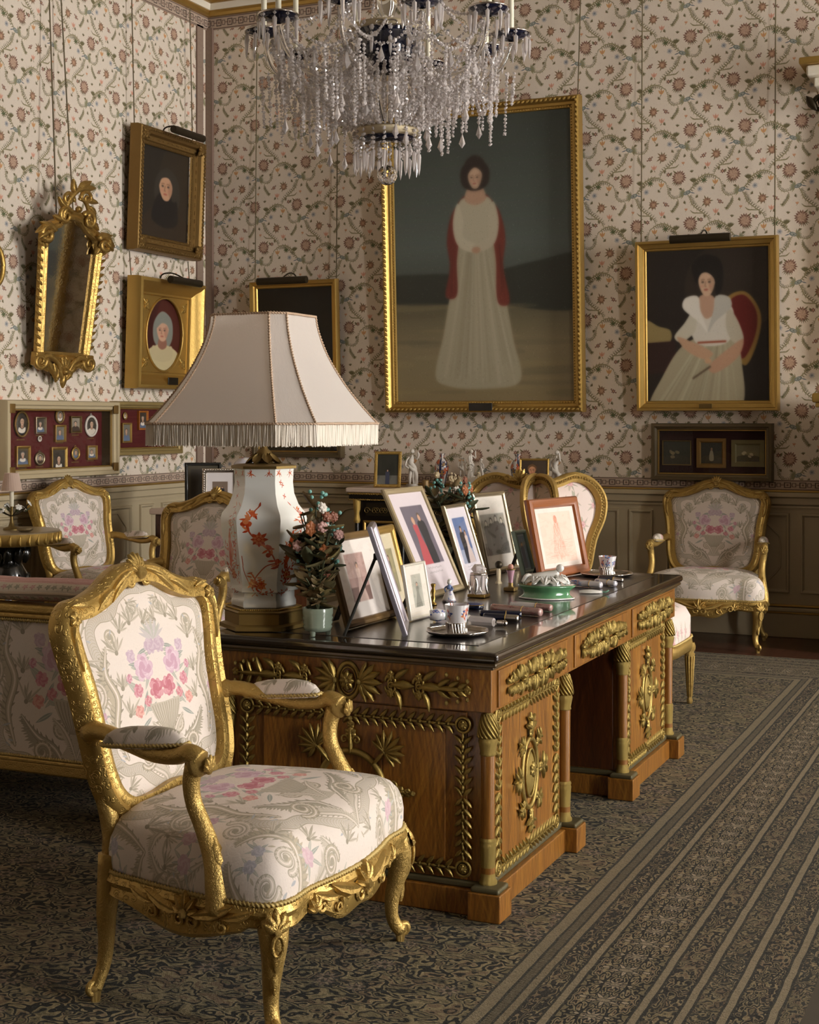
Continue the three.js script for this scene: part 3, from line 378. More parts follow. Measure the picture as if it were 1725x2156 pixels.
pics.seated = canvas(560, 680, (c, w, h) => { const r = rng(8); c.fillStyle = '#1f1913'; c.fillRect(0, 0, w, h); blob(c, w * 0.72, h * 0.25, w * 0.4, h * 0.3, '#3a2c22', 0.5);
  smooth(c, [[0, h * 0.46], [w * 0.1, h * 0.5], [w * 0.2, h * 0.53], [w * 0.2, h * 0.6], [0, h * 0.62]], '#8d7a4e'); poly(c, [[0, h * 0.61], [w * 0.24, h * 0.6], [w * 0.24, h * 0.8], [0, h * 0.82]], '#2c1812');
  c.save(); c.translate(w * 0.02, -h * 0.15); c.scale(1.06, 1.15);
  smooth(c, [[w * 0.6, h * 0.42], [w * 0.74, h * 0.38], [w * 0.86, h * 0.5], [w * 0.84, h * 0.66], [w * 0.74, h * 0.8], [w * 0.62, h * 0.6]], '#8a6a34'); smooth(c, [[w * 0.62, h * 0.44], [w * 0.73, h * 0.4], [w * 0.83, h * 0.5], [w * 0.81, h * 0.65], [w * 0.72, h * 0.76], [w * 0.62, h * 0.6]], '#5e1712');
  smooth(c, [[w * 0.3, h * 0.66], [w * 0.66, h * 0.64], [w * 0.72, h * 0.8], [w * 0.7, h * 1.05], [w * 0.0, h * 1.05], [w * 0.1, h * 0.86]], '#a49a7e'); for (let i = 0; i < 40; i++) { c.globalAlpha = 0.18; c.strokeStyle = r() < 0.5 ? '#d8d0b8' : '#6d654f'; c.lineWidth = 3 + r() * 6; c.beginPath(); const t = r(); c.moveTo(w * lerp(0.38, 0.62, t), h * 0.66); c.quadraticCurveTo(w * lerp(0.25, 0.65, t), h * 0.8, w * lerp(0.05, 0.68, t), h); c.stroke(); } c.globalAlpha = 1;
  smooth(c, [[w * 0.36, h * 0.46], [w * 0.5, h * 0.44], [w * 0.64, h * 0.46], [w * 0.66, h * 0.6], [w * 0.6, h * 0.67], [w * 0.38, h * 0.67], [w * 0.33, h * 0.6]], '#cfc8ba');
  for (const [pts, col] of [[[[0.36, 0.47], [0.28, 0.55], [0.2, 0.63], [0.24, 0.66], [0.36, 0.6]], '#c5bda9'], [[[0.62, 0.47], [0.7, 0.56], [0.73, 0.66], [0.66, 0.67], [0.6, 0.58]], '#b9b09b'], [[[0.22, 0.63], [0.28, 0.7], [0.44, 0.76], [0.5, 0.73], [0.34, 0.66]], '#bb9678'], [[[0.73, 0.65], [0.7, 0.74], [0.5, 0.84], [0.46, 0.81], [0.62, 0.7]], '#b68f72']]) smooth(c, pts.map(([a, b]) => [a * w, b * h]), col);
  smooth(c, [[w * 0.4, h * 0.4], [w * 0.5, h * 0.4], [w * 0.53, h * 0.48], [w * 0.45, h * 0.53], [w * 0.4, h * 0.47]], '#b9947a'); face(c, w * 0.455, h * 0.325, h * 0.075, '#caa88c', '#8f6c55');
  for (const d of [-1, 1]) smooth(c, [[w * (0.455 + d * 0.07), h * 0.4], [w * (0.455 + d * 0.17), h * 0.41], [w * (0.455 + d * 0.19), h * 0.46], [w * (0.455 + d * 0.06), h * 0.55], [w * 0.46, h * 0.61], [w * (0.455 + d * 0.05), h * 0.48]], d < 0 ? '#dcd6ca' : '#b7b3a8');
  smooth(c, [[w * 0.38, h * 0.33], [w * 0.34, h * 0.22], [w * 0.44, h * 0.165], [w * 0.56, h * 0.2], [w * 0.57, h * 0.36], [w * 0.53, h * 0.4], [w * 0.51, h * 0.3], [w * 0.45, h * 0.265], [w * 0.4, h * 0.28]], '#14100d');
  c.strokeStyle = '#8f3a22'; c.lineWidth = 7; c.beginPath(); c.moveTo(w * 0.38, h * 0.665); c.lineTo(w * 0.6, h * 0.66); c.stroke(); blob(c, w * 0.46, h * 0.77, 15, 11, '#c29b78'); c.strokeStyle = '#5a4a38'; c.lineWidth = 8; c.beginPath(); c.moveTo(w * 0.34, h * 0.87); c.lineTo(w * 0.48, h * 0.8); c.stroke();
  c.restore(); soften(c, w, h, 4);
  speckle(c, w, h, 9000, r, ['#000', '#fff'], 1, 3, 0.08); });
pics.widow = canvas(400, 560, (c, w, h) => bust(c, w, h, { bg: '#1f1a12', bg2: '#332918', x: 0.52, y: 0.42, s: 0.15, hair: '#2e2a24', cloth: '#2b2114', collar: '#0f0c0a', skinNeck: false, skin: '#b78d6f', shade: '#7f5a44', back: [[-1.0, 1.2], [-0.95, -0.7], [0.1, -1.45], [1.15, -0.7], [1.35, 1.2], [0.2, 2.0]], front: [[-0.74, 0.0], [-0.8, -0.75], [0, -1.2], [0.9, -0.7], [1.0, 0.9], [0.6, 0.9], [0.62, -0.2], [0.2, -0.72], [-0.45, -0.6]] }));
pics.turban = canvas(400, 520, (c, w, h) => bust(c, w, h, { bg: '#3a100c', bg2: '#571c12', y: 0.45, s: 0.135, hair: '#7d8078', cloth: '#c0b28a', collar: '#b9ab86', skin: '#c59a80', shade: '#8a5d4c', back: [[-0.9, 1.2], [-1.05, -0.8], [-0.1, -1.9], [1.0, -1.2], [1.15, 0.8], [0.4, 1.8]], front: [[-0.8, -0.2], [-0.95, -0.9], [-0.1, -1.8], [0.9, -1.2], [0.9, 0.2], [0.5, -0.6], [-0.1, -0.75]] }));
pics.dark = canvas(256, 512, (c, w, h) => { c.fillStyle = '#16120e'; c.fillRect(0, 0, w, h); blob(c, w * 0.5, h * 0.6, w * 0.3, h * 0.25, '#241a14', 0.8); bustSmall(c, w, h); speckle(c, w, h, 3000, rng(2), ['#000', '#443'], 1, 3, 0.2); });
function bustSmall(c, w, h) { blob(c, w * 0.5, h * 0.3, w * 0.1, h * 0.06, '#4a3828', 0.5); }
// photographs: a mat with a picture of simple figures
function photo(o) { return canvas(o.w ?? 300, o.h ?? 400, (c, w, h) => { const r = rng(o.seed); c.fillStyle = o.mat ?? '#ddd2cc'; c.fillRect(0, 0, w, h); const [x0, y0, x1, y1] = (o.win ?? [0.2, 0.18, 0.8, 0.78]), X = x0 * w, Y = y0 * h, W = (x1 - x0) * w, H = (y1 - y0) * h; c.save(); c.beginPath(); c.rect(X, Y, W, H); c.clip();
  c.fillStyle = o.sky; c.fillRect(X, Y, W, H); if (o.ground) { c.fillStyle = o.ground; c.fillRect(X, Y + H * 0.7, W, H * 0.3); } for (let i = 0; i < 10; i++) blob(c, X + r() * W, Y + r() * H * 0.7, W * 0.12, H * 0.2, o.tone ?? o.sky, 0.2);
  for (const [fx, s, cl, hair, dress] of o.people ?? []) { const x = X + fx * W, top = Y + H * (1 - s), hs = H * s * 0.075; smooth(c, dress ? [[x - hs * 1.3, top + hs * 2.2], [x + hs * 1.3, top + hs * 2.2], [x + hs * 1.2, top + hs * 5.5], [x + hs * 3, Y + H * 1.05], [x - hs * 3, Y + H * 1.05], [x - hs * 1.2, top + hs * 5.5]] : [[x - hs * 1.8, top + hs * 2.3], [x + hs * 1.8, top + hs * 2.3], [x + hs * 1.9, top + hs * 7], [x + hs * 1.4, Y + H * 1.05], [x - hs * 1.4, Y + H * 1.05], [x - hs * 1.9, top + hs * 7]], cl); blob(c, x, top + hs * 0.9, hs * 0.95, hs * 1.15, hair); blob(c, x, top + hs * 1.2, hs * 0.72, hs * 0.9, o.skin ?? '#c59a82'); }
  c.restore(); if (o.sign) { c.strokeStyle = '#8a8384'; c.lineWidth = 1.6; for (let k = 0; k < 2; k++) { c.beginPath(); for (let i = 0; i < 26; i++) { const x = w * (0.3 + i * 0.016), y = h * (y1 + 0.04 + k * 0.045) + (r() - 0.5) * 9; i ? c.lineTo(x, y) : c.moveTo(x, y); } c.stroke(); } }
  soften(c, w, h, 2);
  speckle(c, w, h, w * h / 60, r, ['#000', '#fff'], 1, 2, 0.1); }); }

// ------------------------------------------------------------------ materials
const DS = THREE.DoubleSide;
const std = (color, roughness = 0.6, metalness = 0, o = {}) => new THREE.MeshStandardMaterial({ color, roughness, metalness, side: DS, ...o });
const phys = (color, roughness = 0.5, metalness = 0, o = {}) => new THREE.MeshPhysicalMaterial({ color, roughness, metalness, side: DS, ...o });
const bumpT = (rep, cv = grainC) => ctex(cv, { data: true, rep: [rep, rep] });
const mat = {
  paper: std(0xffffff, 0.72, 0, { map: ctex(wallpaperC) }),
  border: std(0xffffff, 0.75, 0, { map: ctex(borderC, { rep: [10, 1] }) }),
  tape: std(0xffffff, 0.75, 0, { map: ctex(tapeC, { rep: [12, 1] }) }),
  dado: std(0xb3a486, 0.55, 0, { bumpMap: bumpT(6), bumpScale: 0.0006 }),
  dadoTrim: std(0xb7a88a, 0.5),
  white: std(0xe4dccb, 0.6), ceil: std(0xa79c88, 0.8),
  gilt: std(0xb89753, 0.36, 0.82, { bumpMap: bumpT(14), bumpScale: 0.0012 }),            // gilt mouldings and frames
  giltDull: std(0x86693a, 0.45, 0.75, { bumpMap: bumpT(18), bumpScale: 0.0015 }),
  giltCarved: std(0xac8b4c, 0.38, 0.8, { bumpMap: bumpT(9, carveC), bumpScale: 0.004 }),
  chairGilt: std(0xbb9b58, 0.38, 0.72, { bumpMap: bumpT(12), bumpScale: 0.0025 }),
  chairCarved: std(0xb59552, 0.38, 0.74, { bumpMap: bumpT(7, carveC), bumpScale: 0.006 }),
  gimp: std(0xc2a868, 0.6, 0.25),
  bronze: std(0x9c8549, 0.38, 0.82, { bumpMap: bumpT(30), bumpScale: 0.0008 }),           // desk mounts
  brass: std(0xa98b4a, 0.3, 0.9), brassDull: std(0x7f6a3e, 0.45, 0.8),
  silver: std(0xc9c2ba, 0.22, 1), silverOld: std(0xb6a88c, 0.32, 0.95, { bumpMap: bumpT(30), bumpScale: 0.0006 }),
  steel: std(0x3a3a36, 0.45, 0.7), bronzeDark: std(0x3a3122, 0.45, 0.6),
  wire: std(0x6e6248, 0.6, 0.3),
  fabric: phys(0xffffff, 0.78, 0, { map: ctex(fabricC), bumpMap: bumpT(3), bumpScale: 0.0008, sheen: 0.25, sheenRoughness: 0.5, sheenColor: new THREE.Color(0.5, 0.46, 0.44) }),
  chintz: phys(0xffffff, 0.75, 0, { map: ctex(chintzC), bumpMap: bumpT(5), bumpScale: 0.0008 }),
  walnut: phys(0xf2dcb4, 0.4, 0, { map: ctex(walnutC, { rep: [1.9, 1.15] }), clearcoat: 0.35, clearcoatRoughness: 0.2 }),
  walnutDark: phys(0x7a5848, 0.4, 0, { map: ctex(walnutC, { rep: [2.2, 1.2] }), clearcoat: 0.3, clearcoatRoughness: 0.25 }),
  deskTop: phys(0x2a1f15, 0.2, 0, { clearcoat: 1, clearcoatRoughness: 0.06, bumpMap: bumpT(3), bumpScale: 0.0003 }),
  deskEdge: phys(0x4a3a22, 0.3, 0, { clearcoat: 0.6, clearcoatRoughness: 0.15 }),
  floor: phys(0xffffff, 0.35, 0, { map: ctex(floorC, { rep: [1.4, 0.6] }), clearcoat: 0.3, clearcoatRoughness: 0.3 }),
  ebony: phys(0x17120e, 0.3, 0, { clearcoat: 0.5, clearcoatRoughness: 0.2 }),
  marble: std(0xcbb6a6, 0.35, 0, { bumpMap: bumpT(4), bumpScale: 0.0002 }),
  velvet: phys(0x520d0b, 0.9, 0, { sheen: 0.6, sheenRoughness: 0.4, sheenColor: new THREE.Color(0.4, 0.08, 0.06), bumpMap: bumpT(20), bumpScale: 0.0008 }),
  pane: phys(0xffffff, 0, 0, { transmission: 1, thickness: 0, ior: 1.45 }),
  crystal: phys(0xf6efec, 0.03, 0, { transmission: 0.62, thickness: 0.02, ior: 1.56, flatShading: true }),
  clearCrystal: phys(0xffffff, 0.01, 0, { transmission: 1, thickness: 0.05, ior: 1.52, flatShading: true }),
  glass: phys(0xf7f5f2, 0.03, 0, { transmission: 1, thickness: 0.01, ior: 1.5 }),
  cobalt: phys(0x0a1026, 0.12, 0, { clearcoat: 1, clearcoatRoughness: 0.05 }),
  porcelain: phys(0xe6e3dc, 0.18, 0, { clearcoat: 0.8, clearcoatRoughness: 0.06 }),
  bisque: std(0xd3cbc0, 0.6), ivory: std(0xcdbb98, 0.5), wax: std(0xe2dcc6, 0.5),
  black: phys(0x14130f, 0.25, 0, { clearcoat: 0.5 }),
};

// ------------------------------------------------------------------ the room
const WT = 0.3;
function paperWall(g, along) {                              // wallpaper uv: along the wall in x or z, and up
  g = g.index ? g.toNonIndexed() : g; const p = g.attributes.position, uv = g.attributes.uv;
  for (let i = 0; i < p.count; i++) uv.setXY(i, (along === 'x' ? p.getX(i) : -p.getZ(i)) / WPW, p.getY(i) / WPH); return g;
}
struct('wall_back', paperWall(box(XR - XL + 2 * WT, YC, WT, (XL + XR) / 2, 0, ZB - WT / 2), 'x'), mat.paper);
struct('wall_left', paperWall(box(WT, YC, ZF - ZB, XL - WT / 2, 0, (ZB + ZF) / 2), 'z'), mat.paper);
struct('wall_front', box(XR - XL + 2 * WT, YC, WT, (XL + XR) / 2, 0, ZF + WT / 2), mat.walnutDark);
{ const g = [], D = REVEAL + 0.05, xc = XR + D / 2; let z0 = ZB; const ws = [...WINDOWS].sort((a, b) => a.z - b.z);
  for (const w of ws) { g.push(box(D, YC, w.z - w.w / 2 - z0, xc, 0, (z0 + w.z - w.w / 2) / 2), box(D, SILL, w.w, xc, 0, w.z), box(D, YC - HEAD, w.w, xc, HEAD, w.z)); z0 = w.z + w.w / 2; }
  g.push(box(D, YC, ZF - z0, xc, 0, (z0 + ZF) / 2)); struct('wall_right', M(g), std(0x5b5240, 0.7)); }
struct('floor', box(XR - XL + 2 * REVEAL, 0.2, ZF - ZB + 2 * WT, (XL + XR) / 2, -0.2, (ZB + ZF) / 2), mat.floor);
struct('ceiling', box(XR - XL + 2 * REVEAL, 0.2, ZF - ZB + 2 * WT, (XL + XR) / 2, YC, (ZB + ZF) / 2), mat.ceil);
WINDOWS.forEach((w, i) => {
  const g = new THREE.Group(); g.name = `window_${i + 1}`; g.position.set(XR + REVEAL - 0.04, SILL, w.z); g.userData.kind = 'structure'; scene.add(g);
  const h = HEAD - SILL, fr = [box(0.06, h, 0.07, 0, 0, -w.w / 2 + 0.035), box(0.06, h, 0.07, 0, 0, w.w / 2 - 0.035), box(0.06, 0.08, w.w, 0, 0, 0), box(0.06, 0.07, w.w, 0, h - 0.07, 0), box(0.055, h, 0.09, 0, 0, 0)];
  part(g, 'window_frame', fr, mat.white); part(g, 'window_sill', box(REVEAL, 0.03, w.w, -REVEAL / 2 + 0.02, 0, 0, 0.01), mat.white);
  for (const s of [-1, 1]) for (let k = 0; k < 4; k++) { part(g, 'pane', box(0.006, h / 4 - 0.04, w.w / 2 - 0.12, 0, 0.02 + k * h / 4, s * w.w / 4), mat.pane); if (k) part(g, 'glazing_bar', box(0.04, 0.03, w.w / 2 - 0.1, 0, k * h / 4 - 0.015, s * w.w / 4), mat.white); }
});
// panelled dado with a gilt fillet, chair rail, skirting
const RAIL = 0.975;
function dado(side, len, panels) {                          // local: x along the wall from 0, z out of the wall
  const o = new THREE.Group(); o.name = 'wainscot_' + side; o.userData.kind = 'structure'; scene.add(o);
  part(o, 'field', box(len, RAIL - 0.05, 0.03, len / 2, 0, 0.015), mat.dado);
  part(o, 'chair_rail', [box(len, 0.035, 0.07, len / 2, RAIL - 0.045, 0.035, 0.008), box(len, 0.05, 0.05, len / 2, RAIL - 0.095, 0.025, 0.008), box(len, 0.012, 0.042, len / 2, RAIL - 0.115, 0.021)], mat.dadoTrim);
  part(o, 'gilt_fillet', box(len, 0.012, 0.072, len / 2, RAIL - 0.01, 0.036, 0.003), mat.gilt);
  part(o, 'skirting', [box(len, 0.16, 0.05, len / 2, 0, 0.025, 0.006), box(len, 0.03, 0.062, len / 2, 0.17, 0.031, 0.01)], mat.dadoTrim);
  part(o, 'gilt_fillet', [box(len, 0.012, 0.056, len / 2, 0.16, 0.028, 0.003), box(len, 0.014, 0.05, len / 2, 0.205, 0.025, 0.004)], mat.gilt);
  for (const [a, b, oct] of panels) {
    const w = b - a, h = 0.53, cx = (a + b) / 2, cy = 0.56;
    const p = part(o, 'panel', T(frameG(w - 0.05, h - 0.05, [[0, 0.031], [0.004, 0.038], [0.012, 0.046], [0.02, 0.046], [0.025, 0.031]]), cx, cy, 0), mat.dadoTrim);
    if (oct) { const ow = w - 0.12, oh = h - 0.1, k = 0.11, P = [[-ow / 2 + k, -oh / 2], [ow / 2 - k, -oh / 2], [ow / 2, -oh / 2 + k], [ow / 2, oh / 2 - k], [ow / 2 - k, oh / 2], [-ow / 2 + k, oh / 2], [-ow / 2, oh / 2 - k], [-ow / 2, -oh / 2 + k]];
      part(p, 'octagon_bead', T(sweep(resample(P.map(([x, y]) => V(x, y, 0.032)), 0.05, true), 0.006, { closed: true, sides: 6 }), cx, cy, 0), mat.dadoTrim); }
  }
  return o;
}
const bx = (X) => X - XL;                                     // along the far wall
{ const o = dado('back', XR - XL, [[bx(-5.95), bx(-5.4), 1], [bx(-5.3), bx(-5.1)], [bx(-5.0), bx(-4.4), 1], [bx(-4.3), bx(-4.1)], [bx(-4.0), bx(-3.4), 1], [bx(-3.32), bx(-3.16)], [bx(-3.08), bx(-2.71), 0], [bx(-2.64), bx(-2.47)], [bx(-2.38), bx(-1.55), 1], [bx(-1.48), bx(-1.28)]]); o.position.set(XL, 0, ZB); }
{ const L = 6.5, o = dado('left', L, [[0.12, 0.7, 1], [0.8, 0.98], [1.08, 1.75, 1], [1.85, 2.03], [2.13, 2.8, 1], [2.9, 3.08]].map(([a, b, k]) => [L - b, L - a, k])); o.rotation.y = PI / 2; o.position.set(XL, 0, ZB + L); }
// tape borders that edge the silk: above the rail, below the cornice, in the corner
const strip = (w, h, d, x, y, z, along) => { let g = box(w, h, d, x, y, z); g = g.index ? g.toNonIndexed() : g; const p = g.attributes.position, uv = g.attributes.uv; for (let i = 0; i < p.count; i++) uv.setXY(i, along === 'x' ? p.getX(i) : along === 'z' ? p.getZ(i) : p.getY(i), along === 'y' ? (w > d ? (p.getX(i) - x + w / 2) / w : (p.getZ(i) - z + d / 2) / d) : (p.getY(i) - y) / h); return g; };
struct('trim_1', [strip(11.5, 0.068, 0.012, XL + 5.75, RAIL, ZB + 0.006, 'x'), strip(11.5, 0.1, 0.012, XL + 5.75, 4.53, ZB + 0.006, 'x')], mat.border);
struct('trim_2', [strip(0.012, 0.068, 9, XL + 0.006, RAIL, ZB + 4.5, 'z'), strip(0.012, 0.1, 9, XL + 0.006, 4.53, ZB + 4.5, 'z')], mat.border);
struct('trim_3', [strip(0.012, 3.5, 0.09, XL + 0.006, 1.045, ZB + 0.125, 'y'), strip(0.06, 3.5, 0.03, XL + 0.03, 1.045, ZB + 0.015, 'y')], mat.tape);
// cornice
{ const run = (prof, m, n) => { const sh = prof; const A = [], W = 8.6;
    const g1 = shapeG(sh, W); A.push(T(g1, XL, 0, ZB, 0, PI / 2, 0));                 // along x: profile x -> -z
    const out = M(A); return out; };
  const layers = [[[[0, 4.63], [0.045, 4.63], [0.055, 4.65], [0.045, 4.675], [0, 4.675]], mat.gilt, 'cornice_fillet'], [[[0, 4.675], [0.06, 4.675], [0.075, 4.72], [0, 4.72]], mat.white, 'cornice_band'], [[[0, 4.72], [0.1, 4.72], [0.15, 4.75], [0.17, 4.8], [0.14, 4.82], [0, 4.82]], mat.giltCarved, 'cornice_carving'], [[[0, 4.82], [0.18, 4.82], [0.2, 4.86], [0.26, 4.92], [0.3, 5.0], [0, 5.0]], mat.white, 'cornice_cove']];
  const root = new THREE.Group(); root.name = 'trim_4'; root.userData.kind = 'structure'; scene.add(root);
  for (const [prof, m, name] of layers) {
    const a = new THREE.ExtrudeGeometry(new THREE.Shape(prof.map(([x, y]) => new THREE.Vector2(x, y))), { depth: 11.5, bevelEnabled: false });
    part(root, name, [uvBox(T(a, XL, 0, ZB + 11.5, 0, PI, 0, [-1, 1, 1])), uvBox(T(a, XL, 0, ZB, 0, PI / 2, 0, [-1, 1, 1]))], m);
  } }

// ------------------------------------------------------------------ carpet
{
  const x0 = -5.6, x1 = -0.42, z0 = -8.77, z1 = 2.0, b = 0.74, xi = -1.27, y = 0.012;
  const rug = thing('persian_carpet', 'large dark olive and tan carpet with striped floral borders under the desk', 'carpet');
  const fm = std(0xffffff, 0.95, 0, { map: ctex(fieldC, { rep: [1 / 1.25, 1 / 1.25] }), bumpMap: bumpT(8), bumpScale: 0.003 });
  const bt = ctex(rugBorderC); const bm = std(0xffffff, 0.95, 0, { map: bt, bumpMap: bumpT(8), bumpScale: 0.003 });
  const quad = (pts, uvs) => { const g = new THREE.BufferGeometry(); g.setAttribute('position', new THREE.Float32BufferAttribute(pts.flatMap(([x, z]) => [x, y, z]), 3)); g.setAttribute('uv', new THREE.Float32BufferAttribute(uvs.flat(), 2)); g.setIndex([0, 1, 2, 0, 2, 3]); g.computeVertexNormals(); return g; };
  const zi = z0 + b, xo = xi + b, xl = x0 + b, zf = z1;
  part(rug, 'field', quad([[xl, zf], [xi, zf], [xi, zi], [xl, zi]], [[xl, zf], [xi, zf], [xi, zi], [xl, zi]]), fm);
  part(rug, 'border', quad([[xi, zf], [xo, zf], [xo, z0], [xi, zi]], [[0, zf / 0.62], [1, zf / 0.62], [1, z0 / 0.62], [0, zi / 0.62]]), bm);
  part(rug, 'border', quad([[xl, zi], [xi, zi], [xo, z0], [x0, z0]], [[0, xl / 0.62], [0, xi / 0.62], [1, xo / 0.62], [1, x0 / 0.62]]), bm);
  part(rug, 'border', quad([[x0, zf], [xl, zf], [xl, zi], [x0, z0]], [[1, zf / 0.62], [0, zf / 0.62], [0, zi / 0.62], [1, z0 / 0.62]]), bm);
  part(rug, 'selvedge', [box(x1 - xo, 0.012, zf - z0, (xo + x1) / 2, 0, (zf + z0) / 2), box(x1 - x0, 0.011, 0.004, (x0 + x1) / 2, 0, z0 - 0.002)], std(0x4b4336, 0.95));
  const r = rng(77), fr = []; for (let i = 0; i < 1300; i++) { const x = lerp(x0, x1, i / 1300); fr.push(T(new THREE.BoxGeometry(0.0025, 0.003, 0.05), x, 0.003, z0 - 0.027, 0, (r() - 0.5) * 0.7, 0)); }
  part(rug, 'fringe', fr, std(0x9c8568, 0.9), 'stuff');
}

// ------------------------------------------------------------------ gilt armchairs (front is +z, origin on the floor)
function makeArmchair() {
  const ch = thing('gilt_armchair', 'x', 'armchair');
  const G = mat.chairGilt, mir = (f) => [1, -1].map((s) => f(s));
  // seat outline, clockwise from the front middle: [x, z]
  const seatR = [[0, 0.315], [0.12, 0.305], [0.22, 0.288], [0.31, 0.288], [0.36, 0.262], [0.375, 0.2], [0.365, 0.05], [0.335, -0.1], [0.3, -0.22], [0.25, -0.255], [0.1, -0.265]];
  const seatPts = crv([...seatR.map(([x, z]) => V(x, z, 0)), V(0, -0.267, 0), ...seatR.slice(1).reverse().map(([x, z]) => V(-x, z, 0))], 96, true);
  const outline = seatPts.map((p) => [p.x, p.y]);
  // seat rail: carved band following the outline, its lower edge waved
  const rail = (() => { const n = outline.length, pos = [], uv = [], idx = []; let len = 0;
    const rings = [[0.99, 0.325, 0], [1.025, 0.318, 0], [1.04, 0.302, 0], [1.018, 0.288, 0], [1.028, 0.272, 0], [1.032, 0.256, 0.9], [1.0, 0.246, 1], [0.93, 0.25, 1], [0.93, 0.32, 0]];
    for (let i = 0; i <= n; i++) { const [x, z] = outline[i % n]; if (i) len += Math.hypot(x - outline[i - 1][0], z - outline[i - 1][1]);
      const front = z > 0.2 ? 1 : 0, wave = front ? 0.038 * Math.cos(x / 0.3 * PI * 1.0) - 0.014 * Math.cos(x / 0.3 * PI * 3) : 0.03 * Math.cos((z - 0.02) / 0.24 * PI);
      rings.forEach(([f, y, w], k) => { pos.push(x * f, y - w * wave * 0.75 - w * 0.008, z * f); uv.push(len, k * 0.02); }); }
    const m = rings.length; for (let i = 0; i < n; i++) for (let k = 0; k < m - 1; k++) { const a = i * m + k, b = a + m; idx.push(a, b, a + 1, a + 1, b, b + 1); }
    const g = new THREE.BufferGeometry(); g.setAttribute('position', new THREE.Float32BufferAttribute(pos, 3)); g.setAttribute('uv', new THREE.Float32BufferAttribute(uv, 2)); g.setIndex(idx); return toCreasedNormals(g, 0.7); })();
  part(ch, 'seat_rail', rail, mat.chairCarved);
  // carved sprays on the rail
  const spray = M(palmG(5, 0.05, 0.022, 2.6, 0.014), T(scrollG(0.018, 1.2, 0.3, 1), 0.01, 0, 0, 0, 0, -1.2), T(scrollG(0.018, 1.2, 0.3, -1), -0.01, 0, 0, 0, 0, 1.2), T(leafG(0.11, 0.034, 0.014, -0.3), 0.015, -0.002, 0, 0, 0, -1.55), T(leafG(0.11, 0.034, 0.014, 0.3), -0.015, -0.002, 0, 0, 0, 1.55), T(leafG(0.075, 0.026, 0.01, -0.25), 0.1, 0.004, 0, 0, 0, -1.5), T(leafG(0.075, 0.026, 0.01, 0.25), -0.1, 0.004, 0, 0, 0, 1.5), T(scrollG(0.015, 1.2, 0.3, -1), 0.09, -0.004, 0.002, 0, 0, 2.2), T(scrollG(0.015, 1.2, 0.3, 1), -0.09, -0.004, 0.002, 0, 0, -2.2), ball(0.012, 0, 0, 0.01, 7, 5));
  // bend relief onto the rail: x runs along the outline from the front middle, z stands off it
  const arc = resample(seatPts, 0.01, true), bend = (g, s0, y, f = 1.03) => { const q = g.index ? g.toNonIndexed() : g.clone(), p = q.attributes.position, n = arc.length; for (let k = 0; k < p.count; k++) { const t = ((s0 + p.getX(k)) / 0.01 % n + n) % n, a = Math.floor(t) % n, b = (a + 1) % n, u = t - Math.floor(t), P = arc[a].clone().lerp(arc[b], u), tx = arc[b].x - arc[a].x, tz = arc[b].y - arc[a].y, l = Math.hypot(tx, tz); const nx = -tz / l, nz = tx / l, d = Math.sign(nx * P.x + nz * P.y); p.setXYZ(k, P.x * f + nx * d * p.getZ(k), y + p.getY(k), P.y * f + nz * d * p.getZ(k)); } q.computeVertexNormals(); return q; };
  const S = (x) => { let best = 0, bd = 9; arc.forEach((p, k) => { const e = Math.hypot(p.x - x[0], p.y - x[1]); if (e < bd) { bd = e; best = k; } }); return best * 0.01; };
  part(ch, 'rail_carving', [bend(T(spray, 0, 0, 0, 0, 0, 0, 1.2), 0, 0.275), ...mir((s) => bend(T(spray, 0, 0, 0, 0, 0, 0, 1.05), S([s * 0.358, 0.04]), 0.28)), ...mir((s) => bend(palmG(5, 0.042, 0.02, 2.4, 0.012), S([s * 0.21, 0.29]), 0.27)), ...mir((s) => bend(T(scrollG(0.022, 1.3, 0.3, s), 0, 0, 0), S([s * 0.16, 0.3]), 0.272))], G);
  // seat
  part(ch, 'seat', T(pad(outline, [[0, 0.062], [0.25, 0.061], [0.5, 0.056], [0.7, 0.046], [0.84, 0.031], [0.92, 0.015], [0.97, -0.006], [1.0, -0.032], [1.012, -0.06], [1.01, -0.09], [1.0, -0.115]], { uvs: 1.28, u0: 0.5, v0: 0.52, cy: 0.03, uvs2: -1.28 }), 0, 0.435, 0, PI / 2, 0, 0, [1, 1, -1]), mat.fabric);
  part(ch, 'seat_gimp', rope(resample(seatPts.map((p) => V(p.x * 1.015, 0.324, p.y * 1.015)), 0.0045, true), 0.0065, true, 300), mat.gimp);
  // cabriole legs
  const legSec = [[1, 0], [0.8, 0.62], [0, 0.9], [-0.8, 0.62], [-1, 0], [-0.8, -0.62], [0, -0.9], [0.8, -0.62]];
  const leg = (sx, sz, back) => { const dx = sx * (back ? 0.75 : 0.72), dz = sz * (back ? 0.3 : 0.72), X = sx * (back ? 0.286 : 0.334), Z = back ? -0.235 : 0.25;
    const pr = back ? [[0.36, 0, 0.03], [0.27, 0.005, 0.03], [0.21, 0.012, 0.026], [0.145, 0.012, 0.021], [0.085, 0.022, 0.018], [0.05, 0.04, 0.017], [0.03, 0.052, 0.017]] : [[0.315, -0.004, 0.034], [0.275, 0.014, 0.038], [0.235, 0.022, 0.034], [0.18, 0.014, 0.026], [0.12, 0.0, 0.0205], [0.075, 0.0, 0.018], [0.045, 0.012, 0.018], [0.03, 0.026, 0.02]];
    const p = crv(pr.map(([y, o]) => V(X + dx * o, y, Z + dz * o)), 22), rad = (t) => { const k = t * (pr.length - 1), i = Math.min(Math.floor(k), pr.length - 2); return lerp(pr[i][2], pr[i + 1][2], k - i); };
